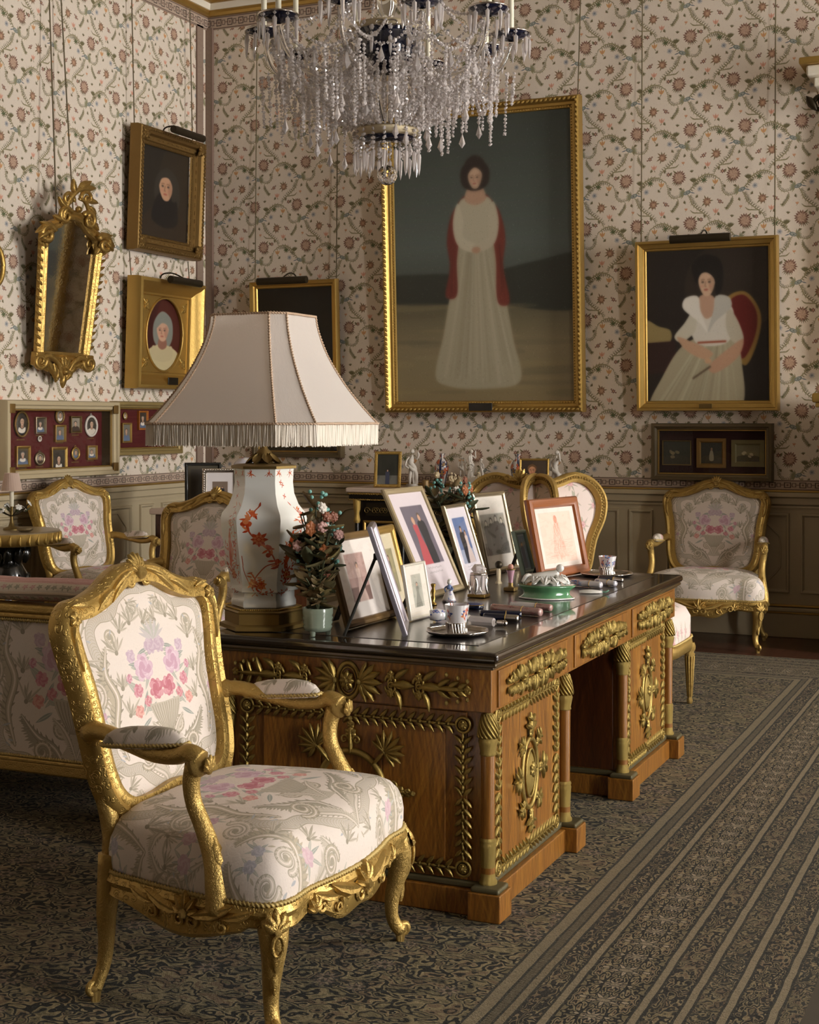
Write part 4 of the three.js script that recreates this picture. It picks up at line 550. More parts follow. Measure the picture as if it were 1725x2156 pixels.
    const last = pr[pr.length - 1], fx = X + dx * (last[1] + 0.006), fz = Z + dz * (last[1] + 0.006), ang = Math.atan2(dx, dz);
    const L = part(ch, 'leg', [sweep(p, rad, { sides: 10 }), T(ringG(0.014, 0.014, 0.009, 14, 6), fx, 0.034, fz, 0, ang + PI / 2, 0), T(ball(0.011, 0, 0, 0, 8, 6), fx, 0.034, fz, 0, ang, 0, [1.6, 1, 1]), cyl(0.011, 0.014, 0.026, fx - dx * 0.008, 0, fz - dz * 0.008, 10)], G);
    if (!back) { const kx = X + dx * 0.053, kz = Z + dz * 0.053; part(L, 'knee_carving', [T(palmG(5, 0.055, 0.024, 1.9, 0.012), kx, 0.265, kz, -0.32, ang, 0), T(leafG(0.1, 0.036, 0.014), kx, 0.265, kz, 0.22, ang, PI), T(ringG(0.013, 0.026, 0.0045, 16, 5), kx + dx * 0.004, 0.235, kz + dz * 0.004, 0.14, ang, 0), T(leafG(0.07, 0.022, 0.01), X + dx * 0.022, 0.11, Z + dz * 0.022, 0.08, ang, 0)], G); } };
  for (const s of [1, -1]) { leg(s, 1, false); leg(s, -1, true); }
  // back: outline in its own plane, leaning
  const bR = [[0, 0.0], [0.13, -0.012], [0.215, 0.0], [0.262, 0.04], [0.285, 0.11], [0.292, 0.2], [0.302, 0.32], [0.322, 0.425], [0.325, 0.485], [0.295, 0.52], [0.235, 0.527], [0.16, 0.548], [0.08, 0.585]];
  const bPts = crv([...bR.map(([x, y]) => V(x, y, 0)), V(0, 0.597, 0), ...bR.slice(1).reverse().map(([x, y]) => V(-x, y, 0))], 110, true);
  const lean = R(-13), place = (g) => T(g, 0, 0.452, -0.238, lean, 0, 0);
  const frameSec = [[0.026, -0.03], [0.03, -0.012], [0.024, 0.0], [0.03, 0.014], [0.02, 0.026], [0.006, 0.031], [-0.022, 0.03], [-0.03, 0.0], [-0.022, -0.032]];
  part(ch, 'back_frame', place(sweep(bPts, 1, { closed: true, section: frameSec, up: V(0, 0, 1), crease: 0.75 })), mat.chairCarved);
  const stile = (s) => sweep([V(s * 0.278, 0.30, -0.232), V(s * 0.27, 0.40, -0.236), V(s * 0.272, 0.46, -0.25), V(s * 0.285, 0.54, -0.268), V(s * 0.3, 0.62, -0.286)], (t) => 0.03 - 0.012 * t, { sides: 8 });
  part(ch, 'stile', stile(1), G); part(ch, 'stile', stile(-1), G);
  const inner = bPts.map((p) => { const c = V(0, 0.29, 0), d = p.clone().sub(c), l = d.length(); return d.multiplyScalar((l - 0.024) / l).add(c); });
  part(ch, 'back_upholstery', place(pad(inner.map((p) => [p.x, p.y]), [[0, 0.03], [0.3, 0.029], [0.55, 0.026], [0.78, 0.02], [0.92, 0.01], [1.0, -0.004]], { uvs: 1.42, u0: 0.5, v0: 0.08, cy: 0.29, uvs2: 1.5 })), mat.fabric);
  part(ch, 'outside_back', place(T(pad(inner.map((p) => [p.x, p.y]), [[0, 0.02], [0.6, 0.018], [1, 0.0]], { uvs: 1.4, u0: 0.5, cy: 0.29 }), 0, 0, -0.02, 0, 0, 0, [1, 1, -1])), mat.fabric);
  part(ch, 'back_gimp', place(rope(resample(inner.map((p) => V(p.x, p.y, 0.012)), 0.0045, true), 0.006, true, 300)), mat.gimp);
  // crest: shell cartouche with leaves running down the top rail
  const crest = [T(palmG(7, 0.062, 0.022, 1.9, 0.016), 0, 0.588, 0.02, -0.15), T(scrollG(0.02, 1.3, 0.33, 1), 0.018, 0.592, 0.012, 0, 0, -0.9, 1.2), T(scrollG(0.02, 1.3, 0.33, -1), -0.018, 0.592, 0.012, 0, 0, 0.9, 1.2), ball(0.018, 0, 0.59, 0.03, 8, 6)];
  for (const s of [1, -1]) { for (const [x, y, a, l] of [[0.03, 0.6, 1.75, 0.11], [0.06, 0.585, 1.95, 0.1], [0.13, 0.558, 1.85, 0.09], [0.3, 0.505, 2.5, 0.07], [0.32, 0.46, 3.0, 0.09], [0.25, 0.527, 1.2, 0.06]]) crest.push(T(leafG(l, 0.024, 0.014, s * 0.25), s * x, y, 0.024, 0, 0, -s * a)); crest.push(T(rosetteG(0.022, 6, 0.01), s * 0.312, 0.5, 0.03)); crest.push(T(leafG(0.09, 0.026, 0.012, s * 0.2), s * 0.03, -0.005, 0.03, 0, 0, -s * 1.6), T(leafG(0.07, 0.022, 0.012, s * 0.2), s * 0.1, -0.01, 0.03, 0, 0, -s * 1.55)); }
  crest.push(T(rosetteG(0.024, 6, 0.012), 0, -0.004, 0.03)); for (const s of [1, -1]) for (let i = 0; i < 4; i++) crest.push(T(ball(0.011, 0, 0, 0, 6, 4), s * (0.045 + i * 0.022), 0.006 - i * 0.001, 0.03));
  part(ch, 'crest', place(M(crest)), G);
  ch.scale.set(1, 0.985, 1);
  // arms
  for (const s of [1, -1]) {
    const A = crv([[s * 0.305, 0.665, -0.285], [s * 0.318, 0.672, -0.23], [s * 0.335, 0.655, -0.14], [s * 0.35, 0.64, -0.05], [s * 0.358, 0.645, 0.01], [s * 0.362, 0.655, 0.045], [s * 0.363, 0.64, 0.078]], 26);
    const arm = part(ch, 'arm', [sweep(A, (t) => (t < 0.1 ? 0.028 : t > 0.8 ? 0.0235 + 0.003 * (t - 0.8) * 5 : 0.0215), { sides: 10 }), T(ball(0.03, 0, 0, 0, 12, 8), s * 0.363, 0.632, 0.07, 0, 0, 0, [0.92, 1.05, 0.95]), T(palmG(5, 0.04, 0.018, 1.8, 0.01), s * 0.363, 0.618, 0.098, 0.1)], G);
    const P = crv([[s * 0.362, 0.63, 0.06], [s * 0.358, 0.585, 0.048], [s * 0.352, 0.535, 0.052], [s * 0.352, 0.48, 0.078], [s * 0.362, 0.41, 0.112], [s * 0.372, 0.34, 0.128], [s * 0.372, 0.29, 0.13]], 20);
    part(ch, 'arm_support', [sweep(P, (t) => 0.0235 - 0.005 * Math.sin(PI * clamp(t * 1.25, 0, 1)) + 0.006 * t, { sides: 10 }), T(leafG(0.1, 0.036, 0.012), s * 0.362, 0.37, 0.15, -0.42, 0, 0)], G);
    const pl = []; for (let i = 0; i < 40; i++) { const a = i / 40 * 2 * PI; pl.push([0.026 * Math.sign(Math.cos(a)) * Math.abs(Math.cos(a)) ** 0.7, 0.118 * Math.sign(Math.sin(a)) * Math.abs(Math.sin(a)) ** 0.7]); }
    const padG = T(pad(pl, [[0, 0.036], [0.4, 0.034], [0.7, 0.028], [0.9, 0.016], [1, 0], [0.95, -0.016]], { uvs: 1.4, u0: 0.3, v0: 0.4 }), s * 0.34, 0.668, -0.095, -PI / 2 - 0.09, 0, 0);
    part(arm, 'arm_pad', T(padG, 0, 0, 0), mat.fabric);
    part(arm, 'arm_gimp', T(rope(resample(pl.map(([x, y]) => V(x * 1.08, y * 1.03, -0.008)), 0.0045, true), 0.0055, true, 300), s * 0.34, 0.668, -0.095, -PI / 2 - 0.09), mat.gimp);
  }
  return ch;
}
const chair0 = makeArmchair();
chair0.position.set(-1.885, 0.012, -3.22); chair0.rotation.y = PI / 2;
const CG = { group: 'gilt armchairs of the salon' };
tag(chair0, 'large gilt armchair with cream floral upholstery standing beside the end of the desk', 'armchair', CG.group);
copyOf(chair0, [-5.5, 0.012, -7.6], R(82), 'brightly lit gilt armchair against the wall under the red miniature case');
copyOf(chair0, [-4.12, 0.012, -6.25], R(-6), 'shaded gilt armchair behind the porcelain lamp, in front of the framed photographs');
copyOf(chair0, [-1.99, 0.0, -9.2], R(3), 'gilt armchair against the panelled wall below the seated lady portrait');

// ------------------------------------------------------------------ pedestal writing desk
const DX = -1.9, DZ = -4.925, DT = 0.78;
{
  const d = thing('pedestal_desk', 'large walnut pedestal desk with gilt bronze mounts and polished dark top', 'desk', [DX, 0.012, DZ]);
  const W = mat.walnut, B = mat.bronze, top = DT - 0.012;
  part(d, 'top', box(0.97, 0.03, 2.27, 0, top - 0.03, 0, 0.012), mat.deskTop);
  part(d, 'top_moulding', [box(0.955, 0.014, 2.255, 0, top - 0.044, 0, 0.006), box(0.93, 0.01, 2.23, 0, top - 0.053, 0, 0.004)], mat.deskEdge);
  part(d, 'writing_surface', box(0.77, 0.002, 2.05, 0, top - 0.0005, 0), phys(0x17110e, 0.32, 0, { clearcoat: 0.7, clearcoatRoughness: 0.16 }));
  part(d, 'frieze', box(0.91, 0.125, 2.21, 0, top - 0.177, 0, 0.003), W);
  const fy = top - 0.115;                                       // middle of the frieze
  const toFront = (g, z, y, x = 0.455) => T(g, x, y, z, 0, PI / 2, 0), toEnd = (g, x, y, z = 1.105) => T(g, x, y, z);
  // end mount: medallion, palmettes, scrolling stems
  const side = (s) => [T(palmG(7, 0.075, 0.02, 2.3, 0.011), s * 0.04, 0, 0.004, 0, 0, -s * PI / 2),
    ...[0.125, 0.215].flatMap((x, k) => [T(scrollG(0.019, 1.4, 0.24, s), s * x, 0.006, 0.005, 0, 0, 0), T(scrollG(0.019, 1.4, 0.24, s), s * x, -0.006, 0.005, PI, 0, 0, [1, 1, -1]), T(leafG(0.075, 0.024, 0.012), s * (x + 0.02), 0, 0.006, 0, 0, -s * PI / 2), T(leafG(0.05, 0.018, 0.01, s * 0.3), s * (x + 0.03), 0.012, 0.004, 0, 0, -s * 0.7), T(leafG(0.05, 0.018, 0.01, s * 0.3), s * (x + 0.03), -0.012, 0.004, 0, 0, -s * 2.44), T(rosetteG(0.014, 6), s * (x + 0.019), 0.021, 0.008), T(rosetteG(0.014, 6), s * (x + 0.019), -0.021, 0.008)]),
    T(leafG(0.1, 0.016, 0.01), s * 0.28, 0, 0.005, 0, 0, -s * PI / 2), ...[0.29, 0.325, 0.355].flatMap((x, k) => [1, -1].flatMap((u) => [T(leafG(0.045 - k * 0.008, 0.017, 0.01, u * 0.3), s * x, 0, 0.004, 0, 0, -s * (PI / 2 - u * 0.8)), T(ball(0.006, 0, 0, 0, 6, 4), s * (x + 0.03), u * (0.034 - k * 0.006), 0.008)])), T(rosetteG(0.012, 5), s * 0.385, 0, 0.006)];
  part(d, 'end_mount', [toEnd(M(ringG(0.036, 0.044, 0.0065), ringG(0.026, 0.033, 0.003), T(rosetteG(0.026, 8, 0.012), 0, 0, 0.004), side(1), side(-1)).scale(1, 1.2, 1.2), 0, fy, 1.106)], B);
  // front drawers with clustered foliage mounts
  const cluster = (seed, hw) => { const r = rng(seed), g = []; for (let i = 0; i < 26; i++) { const t = (i / 25) * 2 - 1, x = t * hw, e = 1 - 0.5 * t * t; for (const u of [1, -1]) { g.push(T(leafG(0.036 * e + 0.012, 0.022, 0.013, (r() - 0.5)), x, u * 0.004, 0.003 + r() * 0.004, 0, 0, (u > 0 ? 0 : PI) - t * 1.1 * u + (r() - 0.5) * 0.9)); if (i % 4 === 1) g.push(T(scrollG(0.014, 1.3, 0.28, r() < 0.5 ? 1 : -1), x, u * 0.014, 0.006, 0, 0, u > 0 ? 0 : PI)); if (i % 3 === 0) g.push(T(ball(0.007, 0, 0, 0, 6, 4), x, u * (0.012 + r() * 0.02) * e, 0.013)); } } g.push(T(rosetteG(0.026, 9, 0.013), 0, 0, 0.008), T(rosetteG(0.02, 8, 0.012), -hw * 0.55, 0, 0.008), T(rosetteG(0.02, 8, 0.012), hw * 0.55, 0, 0.008)); return M(g); };
  [[0.73, 0.66, 0.25], [0.0, 0.66, 0.25], [-0.73, 0.66, 0.25]].forEach(([z, w, hw], i) => {
    const dr = part(d, 'drawer', box(0.012, 0.108, w, 0.456, fy - 0.054, z, 0.003), W);
    part(dr, 'drawer_mount', toFront(cluster(60 + i, hw), z, fy, 0.462), B);
  });
  // chain of husks round a panel, with rosettes at the corners; in the xy plane
  const husk = M(T(leafG(0.034, 0.015, 0.008, 0.25), 0.003, 0, 0.002, 0, 0, -0.5), T(leafG(0.034, 0.015, 0.008, -0.25), -0.003, 0, 0.002, 0, 0, 0.5), T(ball(0.0055, 0, 0, 0, 6, 4), 0, 0.012, 0.005), T(leafG(0.024, 0.01, 0.008), 0, 0.012, 0.003));
  const chain = (x0, y0, x1, y1) => { const L = Math.hypot(x1 - x0, y1 - y0), n = Math.round(L / 0.031), a = Math.atan2(y1 - y0, x1 - x0) - PI / 2, g = []; for (let i = 0; i < n; i++) { const t = (i + 0.1) / n; g.push(T(husk, lerp(x0, x1, t), lerp(y0, y1, t), 0, 0, 0, a)); } return g; };
  const knob = M(ringG(0.022, 0.022, 0.0045, 22), ringG(0.013, 0.013, 0.003, 16), T(rosetteG(0.013, 8), 0, 0, 0.003), T(ball(0.006, 0, 0, 0.006, 7, 5), 0, 0, 0));
  const border = (w, h) => { const a = w / 2, b = h / 2, k = 0.03; return M(chain(0, -b, a - k, -b), chain(0, -b, -a + k, -b), chain(0, b, a - k, b), chain(0, b, -a + k, b), chain(a, 0, a, b - k), chain(a, 0, a, -b + k), chain(-a, 0, -a, b - k), chain(-a, 0, -a, -b + k), ...[[a, b], [a, -b], [-a, b], [-a, -b]].map(([x, y]) => T(knob, x, y, 0.003))); };
  // wreath with eight radiating anthemia, and the oval medallion of the doors
  const wreath = M(ringG(0.105, 0.105, 0.011, 40), T(palmG(9, 0.06, 0.016, 4.8, 0.012), 0, -0.02, 0.004), Array.from({ length: 8 }, (_, k) => { const a = k * PI / 4; return [T(leafG(0.075, 0.016, 0.012), Math.sin(a) * 0.1, Math.cos(a) * 0.1, 0.004, 0, 0, -a), T(k % 2 ? palmG(9, 0.07, 0.017, 3.4, 0.012) : M(rosetteG(0.02, 6), T(rosetteG(0.014, 5), 0, 0.026), T(ball(0.008, 0, 0.045, 0.004, 6, 5)), T(scrollG(0.014, 1.2, 0.3, 1), 0.006, -0.02), T(scrollG(0.014, 1.2, 0.3, -1), -0.006, -0.02)), Math.sin(a) * 0.16, Math.cos(a) * 0.16, 0.005, 0, 0, -a)]; }));
  const finial = M(leafG(0.06, 0.018, 0.01), T(rosetteG(0.014, 6), 0, 0.012, 0.003), ...[1, -1].flatMap((s) => [T(leafG(0.035, 0.014, 0.009, s * 0.3), 0, 0.02, 0.002, 0, 0, -s * 0.9), T(leafG(0.026, 0.012, 0.009, s * 0.3), 0, 0.038, 0.002, 0, 0, -s * 0.7)]));
  const medal = M(ringG(0.062, 0.095, 0.008, 40), T(ringG(0.038, 0.066, 0.004, 30), 0, 0, 0.004), T(ball(1, 0, 0, 0, 16, 10), 0, 0, 0.0, 0, 0, 0, [0.034, 0.06, 0.012]), T(rosetteG(0.022, 6, 0.008), 0, 0.01, 0.01), Array.from({ length: 8 }, (_, k) => { const a = k * PI / 4; return T(finial, Math.sin(a) * 0.066, Math.cos(a) * 0.099, 0.002, 0, 0, -Math.atan2(Math.sin(a) / 0.066, Math.cos(a) / 0.099) , k % 2 ? 0.9 : 1.15); }));
  for (const [zc, near] of [[0.715, 1], [-0.715, 0]]) {
    const hz = 0.36, yb = 0.085, yt = top - 0.177, h = yt - yb, ym = (yb + yt) / 2;
    const ped = part(d, 'pedestal', box(0.84, h, hz * 2, 0, yb, zc, 0.003), W);
    part(ped, 'plinth', [box(0.9, 0.075, hz * 2 + 0.04, 0, 0, zc, 0.004), ...[1, -1].flatMap((sx) => [1, -1].map((sz) => box(0.1, 0.08, 0.1, sx * 0.44, 0, zc + sz * (hz + 0.005), 0.004)))], W);
    part(ped, 'plinth_moulding', [box(0.87, 0.022, hz * 2 + 0.02, 0, 0.074, zc, 0.008), ...[1, -1].flatMap((sx) => [1, -1].map((sz) => box(0.088, 0.016, 0.088, sx * 0.44, 0.078, zc + sz * (hz + 0.005), 0.007)))], std(0x5d563c, 0.5, 0.35));
    for (const sx of [1, -1]) for (const sz of [1, -1]) {
      const x = sx * 0.432, z = zc + sz * (hz - 0.004);
      const col = part(ped, 'column', T(lathe([[0.021, 0.1], [0.021, 0.2], [0.0195, 0.21], [0.0205, 0.35], [0.0215, yt - 0.1]], 18), x, 0, z), W);
      const spir = []; for (let k = 0; k < 14; k++) { const a0 = k / 14 * 2 * PI, P = []; for (let i = 0; i <= 8; i++) { const t = i / 8, a = a0 + t * 1.5, rr = 0.029 - 0.012 * t * t; P.push(V(Math.cos(a) * rr, yt - 0.075 + t * 0.066, Math.sin(a) * rr)); } spir.push(sweep(P, (t) => 0.0042 * (1 - 0.5 * t), { sides: 5 })); }
      part(col, 'capital', T(M(lathe([[0.019, yt - 0.13], [0.0245, yt - 0.125], [0.0225, yt - 0.118], [0.027, yt - 0.095], [0.029, yt - 0.086], [0.026, yt - 0.08], [0.028, yt - 0.072], [0.026, yt - 0.045], [0.02, yt - 0.015], [0.012, yt - 0.004], [0.001, yt - 0.001]], 18), spir), x, 0, z), B);
      part(col, 'column_base', T(M(lathe([[0.026, 0.092], [0.027, 0.1], [0.0225, 0.108], [0.0205, 0.13], [0.0235, 0.2], [0.0245, 0.206], [0.022, 0.212], [0.0245, 0.218], [0.0205, 0.226]], 18)), x, 0, z), B);
    }
    // front door panel with veneer leaves, husk border and medallion
    const door = part(ped, 'door', box(0.01, h - 0.03, hz * 2 - 0.07, 0.422, yb + 0.018, zc, 0.003), W);
    for (let k = 0; k < 3; k++) part(door, 'veneer_leaf', box(0.006, h - 0.07, 0.155, 0.428, yb + 0.04, zc + (k - 1) * 0.158, 0.0015), W);
    part(door, 'husk_border', toFront(border(0.545, h - 0.055), zc, ym, 0.428), B);
    part(door, 'medallion', toFront(T(medal, 0, 0, 0, 0, 0, 0, 1.12), zc, ym - 0.005, 0.433), B);
    // end panel
    const zf = near ? 1 : -1, ze = zc + zf * (hz + 0.001);
    const end = part(ped, 'end_panel', box(0.74, h - 0.02, 0.008, 0, yb + 0.012, ze, 0.002), W);
    for (let k = 0; k < 3; k++) part(end, 'veneer_leaf', box(0.2, h - 0.12, 0.006, (k - 1) * 0.203, yb + 0.06, ze + zf * 0.005, 0.0015), W);
    part(end, 'husk_border', T(border(0.72, h - 0.09), 0, ym, ze + zf * 0.006, 0, near ? 0 : PI), B);
    part(end, 'wreath', T(wreath, 0, ym - 0.005, ze + zf * 0.01, 0, near ? 0 : PI), B);
    // sides towards the kneehole
    for (let k = 0; k < 4; k++) part(ped, 'board', box(0.195, h - 0.03, 0.008, (k - 1.5) * 0.2, yb + 0.015, zc - zf * (hz + 0.002), 0.002), mat.walnutDark);
  }
}
// ------------------------------------------------------------------ porcelain lamp
{
  const L = thing('table_lamp', 'hexagonal white porcelain vase lamp with cream fringed shade standing on the desk', 'lamp', [-2.285, DT + 0.0026, -3.985]);
  const hexRot = R(-8);
  // rings of a prism body: [radius, height] with n corners
  const prism = (rings, n, rot, soft = 0, uvH = 1) => { const pos = [], uv = []; const pt = (r, y, k) => [Math.sin(rot + k / n * 2 * PI) * r, y, Math.cos(rot + k / n * 2 * PI) * r]; const y0 = rings[0][1], y1 = rings[rings.length - 1][1];
    for (let k = 0; k < n; k++) for (let i = 0; i < rings.length - 1; i++) { const [r0, a] = rings[i], [r1, b] = rings[i + 1], A = pt(r0, a, k), Bq = pt(r0, a, k + 1), C = pt(r1, b, k + 1), D = pt(r1, b, k); const va = (a - y0) / (y1 - y0), vb = (b - y0) / (y1 - y0); for (const [p, u, v] of [[A, k, va], [Bq, k + 1, va], [C, k + 1, vb], [A, k, va], [C, k + 1, vb], [D, k, vb]]) { pos.push(...p); uv.push(u / n, v); } }
    const g = new THREE.BufferGeometry(); g.setAttribute('position', new THREE.Float32BufferAttribute(pos, 3)); g.setAttribute('uv', new THREE.Float32BufferAttribute(uv, 2)); g.computeVertexNormals(); return toCreasedNormals(g, 0.5); };
  const base = part(L, 'base', [prism([[0, 0], [0.142, 0], [0.142, 0.012], [0.125, 0.018], [0.125, 0.05], [0.132, 0.056], [0.115, 0.066], [0, 0.066]], 6, hexRot)], std(0x8d7440, 0.45, 0.55));
  const bd = []; for (let k = 0; k < 6; k++) for (let i = 0; i < 20; i++) { const a0 = hexRot + k * PI / 3, a1 = a0 + PI / 3, t = (i + 0.5) / 20, r = 0.122; bd.push(ball(0.0036, lerp(Math.sin(a0), Math.sin(a1), t) * r, 0.064, lerp(Math.cos(a0), Math.cos(a1), t) * r, 6, 4)); }
  part(base, 'beading', bd, mat.brass);
  // painted vase
  const vaseC = canvas(1536, 1024, (c, w, h) => { const r = rng(19); c.fillStyle = '#dcdcd6'; c.fillRect(0, 0, w, h); const red = ['#b8431f', '#c4562c', '#a83a1a', '#d07a4a'], fw = w / 6;
    const pick = () => red[Math.floor(r() * 4)];
    const twig = (pts, lw) => { c.strokeStyle = '#a8482a'; c.lineWidth = lw; c.lineCap = 'round'; c.lineJoin = 'round'; const P = new THREE.CatmullRomCurve3(pts.map(([x, y]) => V(x, y, 0))).getPoints(40); c.beginPath(); P.forEach((p, i) => (i ? c.lineTo(p.x, p.y) : c.moveTo(p.x, p.y))); c.stroke(); return P; };
    for (let f = 0; f < 6; f++) { const X = f * fw, y = (v) => h * (1 - v), x = (u) => X + u * fw;
      // top and bottom sprigs
      for (const [u, v] of [[0.2, 0.965], [0.8, 0.965]]) { for (let i = 0; i < 12; i++) leaf2(c, x(u), y(v), 14 + r() * 26, 6, r() * 6.3, pick()); twig([[x(u - 0.15), y(v - 0.015)], [x(u), y(v)], [x(u + 0.15), y(v - 0.02)]], 3); }
      if (f % 2 === 0) { twig([[x(0.25), y(0.09)], [x(0.4), y(0.115)], [x(0.6), y(0.1)], [x(0.9), y(0.13)]], 5); for (let i = 0; i < 12; i++) leaf2(c, x(0.3 + r() * 0.6), y(0.1 + r() * 0.03), 22, 8, r() * 6.3, pick()); }
      else { twig([[x(0.05), y(0.12)], [x(0.3), y(0.1)], [x(0.6), y(0.12)]], 5); for (let i = 0; i < 10; i++) leaf2(c, x(0.05 + r() * 0.5), y(0.1 + r() * 0.03), 22, 8, r() * 6.3, pick()); }
      if (f % 2 === 0) {                                               // flowering branch
        const P = twig([[x(1.0), y(0.3)], [x(0.8), y(0.4)], [x(0.55), y(0.47)], [x(0.3), y(0.54)], [x(0.22), y(0.62)], [x(0.38), y(0.68)], [x(0.5), y(0.73)]], 10); twig([[x(0.95), y(0.33)], [x(0.7), y(0.31)], [x(0.45), y(0.25)], [x(0.3), y(0.2)]], 8); twig([[x(0.2), y(0.17)], [x(0.08), y(0.27)], [x(0.06), y(0.38)]], 5);
        for (let i = 0; i < 34; i++) { const p = P[Math.floor(r() * 40)]; leaf2(c, p.x, p.y, 38 + r() * 18, 16, r() * 6.3, pick()); if (i % 3 === 0) blob(c, p.x + (r() - 0.5) * 40, p.y + (r() - 0.5) * 40, 17, 17, pick()); }
        flower2(c, x(0.5), y(0.5), 60, 8, [red[0], red[3]], r); flower2(c, x(0.3), y(0.18), 44, 7, [red[1], '#d9a06a'], r); flower2(c, x(0.55), y(0.17), 48, 7, ['#c98350', red[1]], r); for (let i = 0; i < 16; i++) leaf2(c, x(0.15 + r() * 0.35), y(0.14 + r() * 0.14), 42, 11, r() * 6.3, pick());
      } else {                                                          // bird on a rock with bamboo
        for (let i = 0; i < 60; i++) leaf2(c, x(0.15 + r() * 0.6), y(0.18 + r() * 0.28), 26 + r() * 22, 10, r() * 6.3, pick()); flower2(c, x(0.4), y(0.24), 50, 9, [red[2], '#d9a06a', red[1]], r);
        smooth(c, [[x(0.25), y(0.34)], [x(0.35), y(0.44)], [x(0.42), y(0.52)], [x(0.5), y(0.56)], [x(0.56), y(0.5)], [x(0.55), y(0.42)], [x(0.45), y(0.36)], [x(0.3), y(0.28)]], '#c4572c'); blob(c, x(0.52), y(0.4), 20, 46, '#d9a88a', 0.9, 0.3);
        twig([[x(0.75), y(0.3)], [x(0.82), y(0.55)], [x(0.72), y(0.72)]], 6); for (let i = 0; i < 30; i++) leaf2(c, x(0.6 + r() * 0.35), y(0.46 + r() * 0.28), 44, 9, 0.8 + r() * 1.8, pick()); for (const [u, v] of [[0.4, 0.88], [0.45, 0.8], [0.3, 0.9]]) for (let i = 0; i < 4; i++) leaf2(c, x(u), y(v), 24, 9, i * 1.5 + u, red[0]);
      } }
  });
  part(L, 'vase', prism([[0.098, 0.066], [0.104, 0.07], [0.104, 0.086], [0.099, 0.096], [0.099, 0.114], [0.111, 0.118], [0.111, 0.124], [0.107, 0.14], [0.118, 0.2], [0.131, 0.275], [0.139, 0.345], [0.134, 0.362], [0.112, 0.39], [0.098, 0.425], [0.094, 0.46], [0.0955, 0.495], [0.097, 0.505]], 6, hexRot), phys(0xffffff, 0.16, 0, { map: ctex(vaseC), clearcoat: 0.8, clearcoatRoughness: 0.05 }));
  const cap = part(L, 'cap', prism([[0.095, 0.503], [0.105, 0.505], [0.105, 0.513], [0.085, 0.518], [0.05, 0.521], [0.0, 0.523]], 6, hexRot), mat.brassDull);
  part(cap, 'leaf_collar', [...Array.from({ length: 8 }, (_, k) => T(leafG(0.05, 0.034, 0.012), Math.sin(k * PI / 4) * 0.024, 0.555, Math.cos(k * PI / 4) * 0.024, 0.75 + PI / 2, k * PI / 4, 0)), lathe([[0.03, 0.521], [0.034, 0.53], [0.022, 0.545], [0.026, 0.555], [0.014, 0.567], [0.01, 0.585]], 14)], mat.brassDull);
  part(L, 'stem', [cyl(0.0075, 0.0075, 0.44, 0, 0.555, 0, 12), cyl(0.012, 0.012, 0.02, 0, 0.6, 0, 12)], mat.brass);
  part(L, 'bulb_holder', [T(cyl(0.011, 0.011, 0.05, 0, 0, 0, 10), -0.03, 0.7, 0.02), sweep([V(0, 0.72, 0), V(-0.02, 0.71, 0.01), V(-0.03, 0.7, 0.02)], 0.004, { sides: 6 })], mat.brassDull);
  // shade: square with cut corners, bell curved
  const y0 = 0.645, y1 = 0.99, S = (t) => lerp(0.47, 1.04, Math.pow(1 - t, 1.75) * 0.9 + (1 - t) * 0.1), corners = (s) => { const a = 0.29, b = 0.205; return [[-b, a], [b, a], [a, b], [a, -b], [b, -a], [-b, -a], [-a, -b], [-a, b]].map(([x, z]) => [x * s, z * s]); };
  const N = 14, silk = phys(0xf5ebe2, 0.95, 0, { transmission: 0.58, thickness: 0, bumpMap: bumpT(8), bumpScale: 0.0005 });
  const shade = new THREE.Group(); shade.name = 'shade'; L.add(shade);
  for (let k = 0; k < 8; k++) { const pos = [], idx = [], uv = [], M2 = 6; for (let i = 0; i <= N; i++) { const t = i / N, c = corners(S(t)), [ax, az] = c[k], [bx2, bz] = c[(k + 1) % 8]; for (let j = 0; j <= M2; j++) { const u = j / M2; pos.push(lerp(ax, bx2, u), lerp(y0, y1, t), lerp(az, bz, u)); uv.push(u * 0.4, t * 0.35); } } for (let i = 0; i < N; i++) for (let j = 0; j < M2; j++) { const a = i * (M2 + 1) + j, b = a + M2 + 1; idx.push(a, a + 1, b, a + 1, b + 1, b); }
    const g = new THREE.BufferGeometry(); g.setAttribute('position', new THREE.Float32BufferAttribute(pos, 3)); g.setAttribute('uv', new THREE.Float32BufferAttribute(uv, 2)); g.setIndex(idx); g.computeVertexNormals(); part(shade, 'panel', g, silk); }
  const braid = std(0xc4a78c, 0.8); const seams = [];
  for (let k = 0; k < 8; k++) { const P = []; for (let i = 0; i <= N; i++) { const t = i / N, [x, z] = corners(S(t) * 1.006)[k]; P.push(V(x, lerp(y0, y1, t), z)); } seams.push(rope(resample(P, 0.005), 0.0042, false, 330)); }
  for (const [s, y] of [[S(0) * 1.008, y0 + 0.002], [S(1) * 1.01, y1]]) seams.push(rope(resample(corners(s).map(([x, z]) => V(x, y, z)), 0.005, true), 0.0046, true, 330));
  part(shade, 'braid', seams, braid);
  const r = rng(5), fr = [], ring = resample(corners(S(0) * 1.004).map(([x, z]) => V(x, 0, z)), 0.0026, true), strand = new THREE.CylinderGeometry(0.0016, 0.0019, 1, 4, 1, true);
  for (const p of ring) { const l = 0.064 + r() * 0.006; fr.push(T(strand, p.x + (r() - 0.5) * 0.002, y0 - l / 2 + 0.002, p.z + (r() - 0.5) * 0.002, (r() - 0.5) * 0.06, 0, (r() - 0.5) * 0.06, [1, l, 1])); }
  part(shade, 'fringe', fr, std(0xe4dacb, 0.8), 'stuff');
